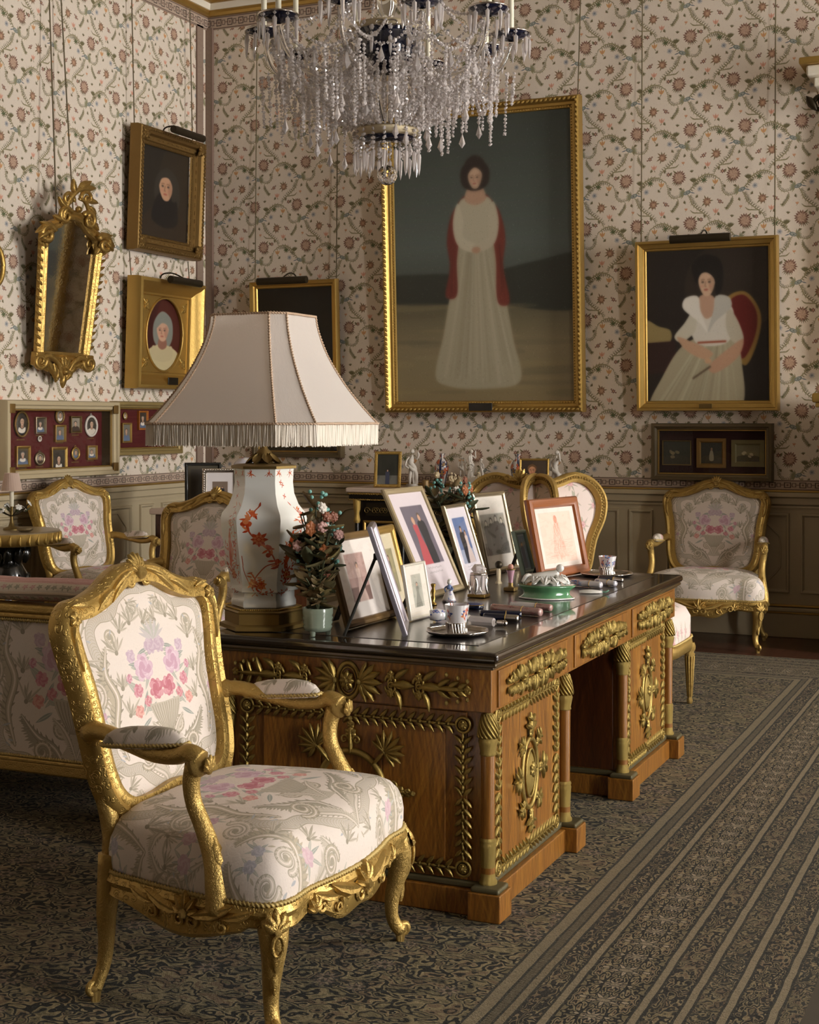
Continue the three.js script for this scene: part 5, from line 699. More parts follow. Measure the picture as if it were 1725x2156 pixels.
  part(shade, 'spider', [sweep([V(0, 0.985, 0), V(0.13, 0.985, 0.1)], 0.002, { sides: 5 }), sweep([V(0, 0.985, 0), V(-0.13, 0.985, 0.1)], 0.002, { sides: 5 }), sweep([V(0, 0.985, 0), V(0, 0.985, -0.136)], 0.002, { sides: 5 })], mat.brass);
}

// ------------------------------------------------------------------ pictures on the walls
const picMat = (cv, o = {}) => phys(0xffffff, 0.5, 0, { map: ctex(cv), clearcoat: 0.25, clearcoatRoughness: 0.25, ...o });
const plane = (w, h, x = 0, y = 0, z = 0) => new THREE.PlaneGeometry(w, h).translate(x, y, z);
const slab = (w, h, d, x, y, z) => { const g = new THREE.BoxGeometry(w, h, d).translate(x, y, z); return g; };   // front face carries the whole 0..1 uv
// a framed picture hanging on a wall; w, h are the opening; local z points into the room
function picture(name, label, { w, h, prof, m, cv, pos, turn, lean = 0, oval, beads, cords = 0, fw, lamp, plaque, frameName = 'frame', cornerG, group, category = 'painting' }) {
  const o = thing(name, label, category, pos, turn, group);
  const P = (g) => T(g, 0, 0, 0.012, lean, 0, 0), up = (g) => T(g, 0, h / 2 + fw, 0);
  part(o, 'canvas', P(up(slab(w + 0.01, h + 0.01, 0.012, 0, 0, 0.014))), picMat(cv));
  const f = part(o, frameName, P(up(frameG(w, h, prof))), m);
  if (beads) part(f, 'beading', P(up(M(beads))), m);
  if (cornerG) part(f, 'corner_ornament', P(up(M([[1, 1], [1, -1], [-1, 1], [-1, -1]].map(([a, b]) => T(cornerG, a * (w / 2 + fw * 0.5), b * (h / 2 + fw * 0.5), prof.reduce((s, p) => Math.max(s, p[1]), 0) - 0.008))))), m);
  if (oval) part(o, 'oval_mount', P(up(oval)), m);
  const H = h + 2 * fw, top = V(0, H * Math.cos(lean), H * Math.sin(lean) + 0.02);
  if (cords) for (const s of [-1, 1]) part(o, 'hanging_cord', sweep([V(s * (w / 2 + fw * 0.6), top.y - 0.03, top.z - 0.01), V(s * (w / 2 + fw * 0.6), cords - pos[1], 0.02)], 0.0045, { sides: 5 }), mat.wire);
  if (lamp) {
    const L = part(o, 'picture_light', T(M(cyl(0.028, 0.028, lamp, 0, -lamp / 2, 0, 12)), 0, top.y - 0.018, top.z + 0.2, 0, 0, PI / 2), mat.bronzeDark);
    part(L, 'bracket', [sweep(crv([[0, top.y - 0.02, top.z - 0.03], [0, top.y + 0.04, top.z - 0.01], [0, top.y + 0.05, top.z + 0.08], [0, top.y - 0.0, top.z + 0.2]], 12), 0.006, { sides: 6 })], mat.bronzeDark);
  }
  if (plaque) part(f, 'plaque', P(T(box(plaque[0], plaque[1], 0.008, 0, 0, 0.004, 0.002), 0, fw * 0.5 - plaque[1] / 2, prof.reduce((s, p) => Math.max(s, p[1]), 0))), plaque[2] ?? mat.ebony);
  return o;
}
const run = (w, h, off, z, step, g) => { const out = []; for (const [a, b, ang] of [[[-w / 2 - off, -h / 2 - off], [w / 2 + off, -h / 2 - off], 0], [[w / 2 + off, -h / 2 - off], [w / 2 + off, h / 2 + off], PI / 2], [[w / 2 + off, h / 2 + off], [-w / 2 - off, h / 2 + off], PI], [[-w / 2 - off, h / 2 + off], [-w / 2 - off, -h / 2 - off], -PI / 2]]) { const L = Math.hypot(b[0] - a[0], b[1] - a[1]), n = Math.round(L / step); for (let i = 0; i < n; i++) { const t = (i + 0.5) / n; out.push(T(g, lerp(a[0], b[0], t), lerp(a[1], b[1], t), z, 0, 0, ang)); } } return out; };
const bead = new THREE.SphereGeometry(0.011, 6, 4), egg = T(new THREE.SphereGeometry(0.012, 6, 4), 0, 0, 0, 0, 0, 0.5, [1.5, 0.8, 0.8]), dash = new THREE.BoxGeometry(0.03, 0.008, 0.008);
picture('tall_portrait', 'very tall gilt-framed full-length painting of a standing lady in a pale gown', { w: 1.36, h: 2.04, fw: 0.082, lean: R(2.6), cords: 4.62, cv: pics.tall, m: mat.gilt, pos: [-3.71, 1.5, ZB + 0.02], turn: 0,
  prof: [[0, 0.02], [0.004, 0.035], [0.018, 0.038], [0.022, 0.05], [0.04, 0.052], [0.05, 0.07], [0.066, 0.085], [0.078, 0.08], [0.082, 0.06], [0.082, 0]], beads: [...run(1.36, 2.04, 0.06, 0.083, 0.034, egg), ...run(1.36, 2.04, 0.012, 0.038, 0.02, T(bead, 0, 0, 0, 0, 0, 0, 0.55))], plaque: [0.18, 0.055] });
picture('seated_portrait', 'gilt-framed painting of a seated lady in white on a red chair', { w: 0.82, h: 1.02, fw: 0.07, lean: R(2.4), cords: 4.62, cv: pics.seated, m: mat.gilt, pos: [-2.09, 1.505, ZB + 0.02], turn: 0, lamp: 0.4,
  prof: [[0, 0.02], [0.006, 0.03], [0.015, 0.032], [0.02, 0.05], [0.045, 0.06], [0.05, 0.075], [0.064, 0.078], [0.07, 0.06], [0.07, 0]], plaque: [0.09, 0.03, mat.brassDull] });
picture('dark_portrait', 'narrow gilt-framed very dark painting half hidden behind the lamp shade', { w: 0.64, h: 0.84, fw: 0.055, lean: R(2.4), cords: 4.62, cv: pics.dark, m: mat.gilt, pos: [-5.25, 1.56, ZB + 0.02], turn: 0, lamp: 0.42,
  prof: [[0, 0.02], [0.006, 0.03], [0.02, 0.034], [0.025, 0.05], [0.05, 0.06], [0.055, 0.045], [0.055, 0]] });
const acorner = M(rosetteG(0.04, 8, 0.015), T(leafG(0.05, 0.03, 0.012), 0.01, 0.01, 0, 0, 0, -0.78), T(leafG(0.05, 0.03, 0.012), -0.01, -0.01, 0, 0, 0, 2.36));
picture('widow_portrait', 'carved gilt-framed dark portrait of an old woman in black, above the oval portrait', { w: 0.62, h: 0.655, fw: 0.125, lean: R(2.3), cords: 4.62, cv: pics.widow, m: mat.giltDull, pos: [XL + 0.03, 2.672, -8.99], turn: PI / 2, lamp: 0.4, cornerG: T(acorner, 0, 0, 0, 0, 0, 0, 1.15),
  prof: [[0, 0.03], [0.008, 0.04], [0.02, 0.04], [0.028, 0.055], [0.06, 0.06], [0.072, 0.085], [0.095, 0.1], [0.118, 0.09], [0.125, 0.06], [0.125, 0]], beads: [...run(0.62, 0.655, 0.045, 0.06, 0.06, dash), ...run(0.62, 0.655, 0.1, 0.1, 0.03, egg), ...run(0.62, 0.655, 0.016, 0.042, 0.018, T(bead, 0, 0, 0, 0, 0, 0, 0.6))] });
{ const w = 0.62, h = 0.56, sh = new THREE.Shape([[-w / 2, -h / 2], [w / 2, -h / 2], [w / 2, h / 2], [-w / 2, h / 2]].map(([x, y]) => new THREE.Vector2(x, y))), hole = new THREE.Path(); hole.absellipse(0, 0, 0.235, 0.268, 0, 2 * PI, true); sh.holes.push(hole);
  const ov = M(new THREE.ExtrudeGeometry(sh, { depth: 0.016, bevelEnabled: false, curveSegments: 24 }).translate(0, 0, 0.022), T(ringG(0.24, 0.272, 0.009, 48, 6), 0, 0, 0.04), [[1, 1], [1, -1], [-1, 1], [-1, -1]].map(([a, b]) => T(acorner, a * 0.245, b * 0.21, 0.038, 0, 0, a * b > 0 ? 0 : PI / 2, 0.9)));
  picture('turban_portrait', 'deep gilt-framed oval portrait of a lady in a grey headdress, below the old woman', { w, h, fw: 0.125, lean: R(2), cords: 2.66, cv: pics.turban, m: mat.gilt, pos: [XL + 0.03, 1.672, -8.965], turn: PI / 2, lamp: 0.4, oval: ov, plaque: [0.13, 0.055],
    prof: [[0, 0.038], [0.006, 0.05], [0.02, 0.05], [0.03, 0.06], [0.05, 0.075], [0.07, 0.105], [0.095, 0.12], [0.118, 0.115], [0.125, 0.09], [0.125, 0]] }); }
{ // small gilt oval at the edge of the view
  const o = thing('oval_miniature_frame', 'small gilt oval frame hanging at the very left edge beside the mirror', 'picture frame', [XL + 0.01, 2.42, -7.16], PI / 2); part(o, 'frame', [ringG(0.1, 0.135, 0.02, 30, 8), T(palmG(5, 0.06, 0.03), 0, 0.14, 0)], mat.gilt); part(o, 'portrait', T(ball(1, 0, 0, 0, 20, 10), 0, 0, 0, 0, 0, 0, [0.095, 0.13, 0.008]), std(0x3a2c20, 0.5)); }

// gilt rococo mirror
{
  const o = thing('gilt_mirror', 'tall rococo gilt mirror with pierced scroll crest hanging on two slanting cords', 'mirror', [XL + 0.03, 1.72, -7.75], PI / 2), le = R(6), P = (g) => T(g, 0, 0, 0.02, le, 0, 0, [1.22, 1, 1]);
  // glass outline, narrower at the foot, arched at the top
  const G = [[-0.185, 0.16], [0.185, 0.16], [0.225, 0.93], [0.2, 0.97], [0.13, 1.0], [0.07, 1.06], [0, 1.08], [-0.07, 1.06], [-0.13, 1.0], [-0.2, 0.97], [-0.225, 0.93]];
  part(o, 'mirror_glass', P(T(shapeG(G, 0.004), 0, 0, 0.02)), phys(0xcfccc2, 0.06, 1, { bumpMap: bumpT(2), bumpScale: 0.0002 }));
  part(o, 'backboard', P(T(shapeG(G.map(([x, y]) => [x * 1.12, (y - 0.6) * 1.04 + 0.6]), 0.015), 0, 0, 0.0)), mat.ebony);
  const path = crv(G.map(([x, y]) => V(x * 1.07, (y - 0.6) * 1.03 + 0.6, 0.03)), 90, true), sec = [[0.03, -0.03], [0.04, -0.015], [0.03, 0], [0.042, 0.014], [0.03, 0.03], [0, 0.034], [0, -0.034]].map(([a, b]) => [a * 0.85, b]);
  part(o, 'frame', P(sweep(resample(G.map(([x, y]) => V(x * 1.07, (y - 0.6) * 1.03 + 0.6, 0.02)), 0.03, true), 1, { closed: true, section: sec, up: V(0, 0, 1), crease: 0.8 })), mat.giltCarved);
  const side = []; for (const s of [1, -1]) for (let i = 0; i < 15; i++) { const t = i / 14, x = s * lerp(0.215, 0.262, t), y = lerp(0.2, 0.9, t); side.push(T(leafG(0.05, 0.024, 0.014, s * 0.4), x, y, 0.045, 0, 0, -s * 0.5)); }
  part(o, 'side_foliage', P(M(side)), mat.giltCarved);
  const sc = (x, y, r, a, d, th = 0.3, z = 0.05) => T(scrollG(r, 1.35, th, d), x, y, z, 0, 0, a), lf = (x, y, l, a, w = 0.05, c = 0.3) => T(leafG(l, w, 0.025, c), x, y, 0.05, 0, 0, a);
  const top = [sc(0.05, 1.1, 0.06, -0.5, 1), sc(-0.05, 1.1, 0.06, 0.5, -1), sc(0.02, 1.2, 0.05, 0.3, 1), sc(-0.04, 1.17, 0.05, -0.2, -1), lf(0, 1.24, 0.13, -0.5, 0.07), lf(0.02, 1.26, 0.12, -1.0, 0.06), lf(-0.03, 1.22, 0.1, 0.6, 0.05), lf(0.06, 1.2, 0.11, -1.3, 0.05), lf(0.09, 1.16, 0.08, -1.8, 0.05), lf(-0.09, 1.12, 0.1, 1.2, 0.05), lf(-0.1, 1.05, 0.1, 1.8, 0.05), lf(0.11, 1.07, 0.1, -1.8, 0.05),
    ...[1, -1].flatMap((s) => [T(M(scrollG(0.065, 1.3, 0.42, s), T(leafG(0.12, 0.06, 0.03, s * 0.5), 0, 0, 0.01, 0, 0, -s * 0.3), T(leafG(0.11, 0.05, 0.03, s * 0.5), s * 0.03, 0.03, 0.01, 0, 0, -s * 1.0), T(leafG(0.09, 0.05, 0.03), s * 0.06, 0.02, 0.02, 0, 0, -s * 1.7)), s * 0.19, 0.96, 0.05, 0, 0, -s * 0.5), lf(s * 0.14, 1.02, 0.09, s * 1.1, 0.04), lf(s * 0.24, 0.94, 0.1, s * 2.9, 0.05)]),
    sweep(crv([[-0.12, 1.04, 0.05], [-0.09, 1.16, 0.055], [-0.02, 1.25, 0.06], [0.06, 1.28, 0.06]], 16), (t) => 0.022 * (1 - 0.4 * t), { sides: 8 }), sweep(crv([[0.1, 1.06, 0.05], [0.1, 1.13, 0.055], [0.05, 1.19, 0.06], [0.0, 1.2, 0.06]], 14), (t) => 0.018 * (1 - 0.4 * t), { sides: 8 }), ball(0.022, 0.005, 1.13, 0.06, 8, 6)];
  part(o, 'crest', P(M(top)), mat.giltCarved);
  const foot = [box(0.07, 0.09, 0.05, -0.215, 0.08, 0.04, 0.008), box(0.07, 0.09, 0.05, 0.215, 0.08, 0.04, 0.008), ...[1, -1].flatMap((s) => [sc(s * 0.16, 0.13, 0.055, PI - s * 0.3, -s, 0.35), lf(s * 0.16, 0.12, 0.12, s * 2.2, 0.05), lf(s * 0.1, 0.1, 0.1, s * 2.6, 0.05), lf(s * 0.06, 0.06, 0.08, s * 2.9, 0.04), lf(s * 0.2, 0.1, 0.08, s * 2.0, 0.04), sweep(crv([[s * 0.2, 0.13, 0.05], [s * 0.14, 0.15, 0.055], [s * 0.07, 0.11, 0.06], [s * 0.03, 0.04, 0.06], [0, -0.02, 0.055]], 18), (t) => 0.02 * (1 - 0.4 * t), { sides: 8 })]), T(palmG(7, 0.1, 0.036, 2.2, 0.025), 0, 0.05, 0.05), lf(0, 0.04, 0.1, PI, 0.05, 0), ball(0.025, 0, 0.05, 0.07, 8, 6)];
  part(o, 'apron', P(M(foot)), mat.giltCarved);
  for (const [s, z] of [[-1, 0.12], [1, 0.035]]) part(o, 'hanging_cord', sweep([V(s * 0.09 - 0.04, 1.08, 0.12), V(s * 0.055 - 0.04, 2.91, 0.02)], 0.005, { sides: 5 }), mat.wire);
}

// display cases of miniatures
const miniPic = (seed) => { const r = rng(seed), pk = (a) => a[Math.floor(r() * a.length)]; return canvas(96, 128, (c, w, h) => bust(c, w, h, { bg: pk(['#8d8577', '#6d6a62', '#3a342c', '#a79c8c', '#5a6670']), y: 0.4, s: 0.15, hair: pk(['#5a4630', '#2c221b', '#8d8478', '#3d2d20']), cloth: pk(['#23262c', '#d3cabb', '#5b6a86', '#3a2a22', '#c9bda8']), collar: pk(['#ded5c6', '#cfc6b8', undefined]), seed })); };
const miniTex = [1, 2, 3, 4, 5, 6].map((k) => picMat(miniPic(k * 13)));
function miniature(label, kind, hw, hh, pos, turn, k, m, group) {
  const o = thing('portrait_miniature', label, 'miniature', pos, turn, group);
  if (kind === 'oval') { const pts = Array.from({ length: 24 }, (_, i) => [Math.cos(i / 24 * 2 * PI) * hw * 0.9, Math.sin(i / 24 * 2 * PI) * hh * 0.9]); part(o, 'picture', pad(pts, [[0, 0.012], [0.6, 0.011], [1, 0.006], [1, 0]], { uvs: 0.5 / hw, uvs2: 0.5 / hh, u0: 0.5, v0: 0.5 }), miniTex[k % 6]); part(o, 'frame', T(ringG(hw * 0.93, hh * 0.93, Math.min(0.009, hw * 0.2), 28, 6), 0, 0, 0.008), m); if (hh > 0.03) part(o, 'hanging_loop', T(ringG(0.008, 0.008, 0.002, 10, 5), 0, hh + 0.006, 0.006), m); }
  else { const f = hw * 0.26; part(o, 'picture', slab(2 * (hw - f) + 0.004, 2 * (hh - f) + 0.004, 0.006, 0, 0, 0.005), miniTex[k % 6]); part(o, 'frame', frameG(2 * (hw - f), 2 * (hh - f), [[0, 0.006], [f * 0.2, 0.012], [f * 0.6, 0.02], [f, 0.018], [f, 0]]), m); }
  return o;
}
function caseBox(name, label, { w, h, d, fw, pos, turn, m, lining, inner }) {           // w, h outside; a glazed box open to the front
  const o = thing(name, label, 'display case', pos, turn);
  const f = part(o, 'frame', T(frameG(w - 2 * fw, h - 2 * fw, [[0, d - 0.03], [0.006, d - 0.012], [fw * 0.4, d - 0.006], [fw * 0.5, d + 0.006], [fw * 0.9, d + 0.004], [fw, d - 0.01], [fw, 0]]), 0, h / 2, 0), m);
  part(f, 'gilt_slip', T(frameG(w - 2 * fw - 0.016, h - 2 * fw - 0.016, [[0, d - 0.034], [0.004, d - 0.024], [0.009, d - 0.024]]), 0, h / 2, 0), mat.gilt);
  part(o, 'case_side', [box(0.012, h - 2 * fw + 0.02, d - 0.03, -w / 2 + fw - 0.004, fw - 0.01, (d - 0.03) / 2), box(0.012, h - 2 * fw + 0.02, d - 0.03, w / 2 - fw + 0.004, fw - 0.01, (d - 0.03) / 2), box(w - 2 * fw, 0.012, d - 0.03, 0, fw - 0.008, (d - 0.03) / 2), box(w - 2 * fw, 0.012, d - 0.03, 0, h - fw - 0.004, (d - 0.03) / 2)], inner ?? m);
  part(o, 'lining', box(w - 2 * fw, h - 2 * fw, 0.012, 0, fw, 0.006), lining);
  part(o, 'glass', plane(w - 2 * fw, h - 2 * fw, 0, h / 2, d - 0.028), mat.pane);
  return o;
}
const paleWood = std(0xb9a988, 0.5, 0.1), oldWood = std(0x5d4e33, 0.5, 0.15);
{ const c1 = caseBox('miniature_case', 'wide pale-framed glazed case with red velvet holding many portrait miniatures', { w: 1.2, h: 0.51, d: 0.12, fw: 0.06, pos: [XL, 1.06, -7.765], turn: PI / 2, m: paleWood, lining: mat.velvet, inner: std(0x6a6048, 0.6) });
  part(c1, 'corner_block', [[1, 1], [1, -1], [-1, 1], [-1, -1]].map(([a, b]) => box(0.05, 0.06, 0.012, a * 0.55, 0.255 + b * 0.2 - 0.03, 0.124, 0.003)), mat.giltDull);
  part(c1, 'label', [[-7.43, 1.31], [-7.62, 1.335], [-7.83, 1.285], [-8.0, 1.335], [-8.17, 1.31], [-7.45, 1.125], [-7.62, 1.13], [-8.0, 1.15], [-8.17, 1.155]].map(([z, y]) => box(0.08, 0.008, 0.003, -(z + 7.765), y - 1.06, 0.012)), mat.brassDull);
  const X = XL + 0.013, g = 'miniatures on red velvet', G = mat.gilt, Dl = mat.giltDull;
  [['large gilt oval miniature of a gentleman, first in the upper row', 'oval', 0.07, 0.086, -7.432, 1.415, 0, Dl], ['small square-framed miniature beside the large oval gentleman', 'rect', 0.055, 0.056, -7.619, 1.406, 1, mat.silverOld], ['pale oval miniature at the top middle of the red case', 'oval', 0.045, 0.048, -7.824, 1.468, 2, Dl], ['small gilt square miniature below the pale oval one', 'rect', 0.058, 0.057, -7.824, 1.352, 3, G], ['dark bronze-framed miniature between two ovals in the upper row', 'rect', 0.06, 0.058, -7.994, 1.411, 4, mat.brassDull], ['white-edged oval miniature of a lady, last in the upper row', 'oval', 0.068, 0.073, -8.17, 1.4, 5, mat.bisque],
    ['broad gilt-framed miniature, first in the lower row', 'rect', 0.07, 0.068, -7.442, 1.206, 1, G], ['small dark oval miniature in the lower row beside the tall portrait', 'oval', 0.047, 0.041, -7.614, 1.187, 4, mat.silverOld], ['largest gilt miniature, a lady in black, middle of the lower row', 'rect', 0.085, 0.096, -7.813, 1.165, 0, G], ['little oval gilt miniature right of the tall lower portrait', 'oval', 0.042, 0.042, -7.994, 1.213, 3, G], ['small gilt square miniature, last in the lower row', 'rect', 0.057, 0.049, -8.175, 1.216, 2, G], ['tiny round medallion hanging in the upper row of the red case', 'oval', 0.018, 0.018, -7.614, 1.318, 5, mat.bisque]].forEach(([l, k, a, b, z, y, n, m]) => miniature(l, k, a, b, [X, y, z], PI / 2, n, m, g));
  caseBox('miniature_case', 'narrow red velvet case in a gold frame, partly behind the lamp shade', { w: 0.84, h: 0.39, d: 0.07, fw: 0.05, pos: [XL, 1.187, -8.83], turn: PI / 2, m: std(0x9a8656, 0.45, 0.4), lining: mat.velvet });
  miniature('tiny pale oval pinned at the top of the narrow red case', 'oval', 0.022, 0.026, [X, 1.472, -8.57], PI / 2, 2, G, g); miniature('gilt miniature with a lady in the narrow red case', 'rect', 0.058, 0.072, [X, 1.35, -8.585], PI / 2, 3, G, g); miniature('orange-toned miniature beside the lamp shade in the narrow red case', 'rect', 0.06, 0.07, [X, 1.44, -8.79], PI / 2, 1, std(0xb06a24, 0.5, 0.3), g);
}
{ const scenes = ['#2d3024', '#2b2c24', '#6b6446'].map((bg, k) => canvas(160, 128, (c, w, h) => { const r = rng(50 + k); c.fillStyle = bg; c.fillRect(0, 0, w, h); blob(c, w * 0.5, h * 0.85, w * 0.6, h * 0.25, '#3a3524', 0.8); if (k === 1) { smooth(c, [[74, 48], [88, 48], [96, 110], [66, 110]], '#8f8872'); blob(c, 82, 40, 8, 10, '#8a6a52'); } else for (let i = 0; i < 5; i++) { blob(c, w * (0.25 + r() * 0.5), h * (0.45 + r() * 0.25), 14, 9, k ? '#b3a888' : '#8d7f5c', 0.8, r()); } speckle(c, w, h, 800, r, ['#000', '#887'], 1, 3, 0.3); }));
  caseBox('painting_case', 'dark wooden glazed case with three small paintings below the seated lady portrait', { w: 0.82, h: 0.39, d: 0.075, fw: 0.045, pos: [-2.066, 1.03, ZB], turn: 0, m: oldWood, lining: phys(0x2c0d0a, 0.9), inner: oldWood });
  [['small dark landscape with pale animals in the glazed case', -2.308, 0.1, 0.085, 0, mat.brassDull], ['small gilt-framed painting of a standing figure, middle of the glazed case', -2.071, 0.1, 0.1, 1, mat.giltDull], ['small olive-framed pale painting, last in the glazed case', -1.825, 0.11, 0.09, 2, std(0x6d6440, 0.5, 0.3)]].forEach(([l, x, hw, hh, k, m]) => { const o = thing('small_painting', l, 'painting', [x, 1.218, ZB + 0.013], 0, 'paintings in the glazed case'), f = k === 1 ? 0.03 : k === 2 ? 0.035 : 0.008; part(o, 'canvas', slab(2 * (hw - f), 2 * (hh - f), 0.006, 0, 0, 0.005), picMat(scenes[k])); part(o, 'frame', frameG(2 * (hw - f), 2 * (hh - f), [[0, 0.007], [f * 0.3, 0.014], [f, 0.016], [f, 0]]), m); });
  caseBox('dark_case', 'low dark-framed picture case under the lamp shade on the far wall', { w: 0.78, h: 0.36, d: 0.06, fw: 0.045, pos: [-5.25, 1.155, ZB], turn: 0, m: oldWood, lining: std(0x3a3222, 0.8) });
  { const o = thing('small_painting', 'long dark landscape painting inside the low case under the lamp shade', 'painting', [-5.25, 1.335, ZB + 0.013]); part(o, 'canvas', slab(0.5, 0.16, 0.006, 0, 0, 0.005), picMat(scenes[0])); part(o, 'frame', frameG(0.5, 0.16, [[0, 0.007], [0.006, 0.014], [0.02, 0.016], [0.02, 0]]), mat.brassDull); } }
// tall cabinet and the pier glass above it, both just reaching into the view at the right
{ const c = thing('tall_cabinet', 'tall cabinet with a gilt cornice just entering the right edge of the picture', 'cabinet', [-0.62, 0, ZB + 0.37]);
  part(c, 'body', box(1.28, 1.44, 0.46, 0, 0.08, 0, 0.006), mat.walnutDark); part(c, 'plinth', box(1.32, 0.08, 0.48, 0, 0, 0, 0.005), mat.ebony); part(c, 'cornice', [box(1.36, 0.03, 0.5, 0, 1.52, 0, 0.006), box(1.4, 0.06, 0.52, 0, 1.55, 0, 0.012)], mat.gilt);
  for (const s of [-1, 1]) { const d = part(c, 'door', box(0.6, 1.34, 0.015, s * 0.31, 0.13, 0.235, 0.004), mat.walnutDark); part(d, 'door_moulding', T(frameG(0.44, 1.12, [[0, 0.242], [0.01, 0.252], [0.022, 0.25], [0.03, 0.24]]), s * 0.31, 0.8, 0), mat.gilt); part(d, 'knob', ball(0.014, s * 0.04, 0.82, 0.255), mat.brass); }
  const o = thing('pier_glass', 'pier glass with a white and gilt projecting pediment at the top right edge', 'mirror', [-0.62, 1.72, ZB]);
  part(o, 'glass', box(1.2, 1.7, 0.012, 0, 0.06, 0.02), phys(0xa7a59c, 0.06, 1)); part(o, 'frame', T(frameG(1.2, 1.72, [[0, 0.03], [0.03, 0.06], [0.07, 0.06], [0.08, 0]]), 0, 0.92, 0), mat.gilt);
  part(o, 'pediment', [box(1.5, 0.06, 0.2, 0, 1.88, 0.1, 0.01), box(1.58, 0.07, 0.26, 0, 1.94, 0.13, 0.015)], mat.white); const gc = part(o, 'gilt_cornice', box(1.66, 0.045, 0.3, 0, 2.01, 0.15, 0.01), mat.gilt);
  part(gc, 'carved_bracket', [1, -1].flatMap((s) => [T(scrollG(0.06, 1.3, 0.35, s), s * 0.66, 1.78, 0.1, 0, 0, 0), T(leafG(0.16, 0.07, 0.03), s * 0.7, 1.72, 0.12, 0, 0, 0), T(leafG(0.12, 0.06, 0.03), s * 0.74, 1.74, 0.12, 0, 0, -s * 0.6)]), mat.bronzeDark); }

// ------------------------------------------------------------------ sofa seen from behind
{
  const s = thing('sofa', 'dark floral sofa with gilt rails seen from behind, a pink cushion on top', 'sofa', [-3.62, 0.012, -4.5]);
  const W = 2.05, G = mat.chairGilt;
  part(s, 'back_panel', box(W - 0.08, 0.52, 0.05, 0, 0.21, 0.355, 0.012), mat.fabric);
  part(s, 'top_rail', [box(W, 0.035, 0.075, 0, 0.735, 0.355, 0.012), box(W, 0.02, 0.06, 0, 0.717, 0.36, 0.008)], G);
  part(s, 'bottom_rail', [box(W, 0.045, 0.07, 0, 0.165, 0.355, 0.01), box(W, 0.015, 0.078, 0, 0.205, 0.355, 0.005)], G);
  for (const x of [-1, 1]) part(s, 'post', box(0.05, 0.6, 0.07, x * (W / 2 - 0.025), 0.16, 0.355, 0.01), G);
  part(s, 'gimp', [rope(resample([V(-W / 2 + 0.05, 0.712, 0.385), V(W / 2 - 0.05, 0.712, 0.385)], 0.006), 0.007, false, 300), rope(resample([V(-W / 2 + 0.05, 0.225, 0.385), V(W / 2 - 0.05, 0.225, 0.385)], 0.006), 0.007, false, 300)], mat.gimp);
  part(s, 'seat', box(W - 0.1, 0.2, 0.66, 0, 0.26, 0.0, 0.04), mat.fabric); part(s, 'seat_frame', box(W - 0.04, 0.08, 0.72, 0, 0.18, 0, 0.01), G);
  for (const x of [-1, 1]) part(s, 'arm', box(0.09, 0.3, 0.62, x * (W / 2 - 0.05), 0.4, 0.02, 0.03), mat.fabric);
  for (const x of [-1, 1]) for (const z of [-1, 1]) part(s, 'leg', T(lathe([[0.012, 0], [0.016, 0.01], [0.022, 0.1], [0.028, 0.16], [0.02, 0.18]], 12), x * (W / 2 - 0.06), 0, z * 0.3), G);
  part(s, 'inner_back', box(W - 0.14, 0.36, 0.12, 0, 0.38, 0.27, 0.04), mat.fabric);
  // bolster cushion lying along the top of the back
  const r = rng(8), out = []; const prof = []; for (let i = 0; i <= 40; i++) { const t = i / 40; prof.push(V(lerp(-0.98, 0.98, t), 0.816 + Math.sin(t * 19) * 0.003 + (r() - 0.5) * 0.003, 0.31)); }
  const c = thing('bolster_cushion', 'long pink silk cushion lying along the top of the sofa back', 'cushion', [-3.62, 0.012, -4.5]);
  const pc = canvas(512, 128, (k, w, h) => { const q = rng(3); k.fillStyle = '#c79a93'; k.fillRect(0, 0, w, h); for (let i = 0; i < 200; i++) { k.globalAlpha = 0.25; k.strokeStyle = q() < 0.5 ? '#a9746f' : '#dcbcb2'; k.lineWidth = 1 + q() * 3; const y = q() * h; k.beginPath(); k.moveTo(q() * w, y); k.lineTo(q() * w, y + (q() - 0.5) * 14); k.stroke(); } k.globalAlpha = 1; k.fillStyle = '#cdbfae'; k.fillRect(0, 0, w, 26); k.fillRect(0, h - 26, w, 26); for (let i = 0; i < 26; i++) for (const y of [13, h - 13]) { flower2(k, i * 20 + q() * 6, y, 9, 5, q() < 0.4 ? ['#b98a86', '#cda9a2'] : ['#8f8a78', '#a9a291'], q); } });
  const cm = phys(0xffffff, 0.8, 0, { map: ctex(pc, { rep: [1.2, 5] }), bumpMap: bumpT(6), bumpScale: 0.002 });
  part(c, 'cushion_body', sweep(prof, (t) => 1 - 0.25 * Math.pow(Math.abs(t * 2 - 1), 8), { section: Array.from({ length: 16 }, (_, i) => { const a = i / 16 * 2 * PI; return [0.042 * Math.sin(a), 0.085 * Math.cos(a)]; }), up: V(0, 1, 0) }), cm);
  part(c, 'piping', [sweep(prof.map((p) => V(p.x, p.y - 0.005, p.z + 0.086)), 0.006, { sides: 6 })], std(0xb9a58f, 0.8));
}
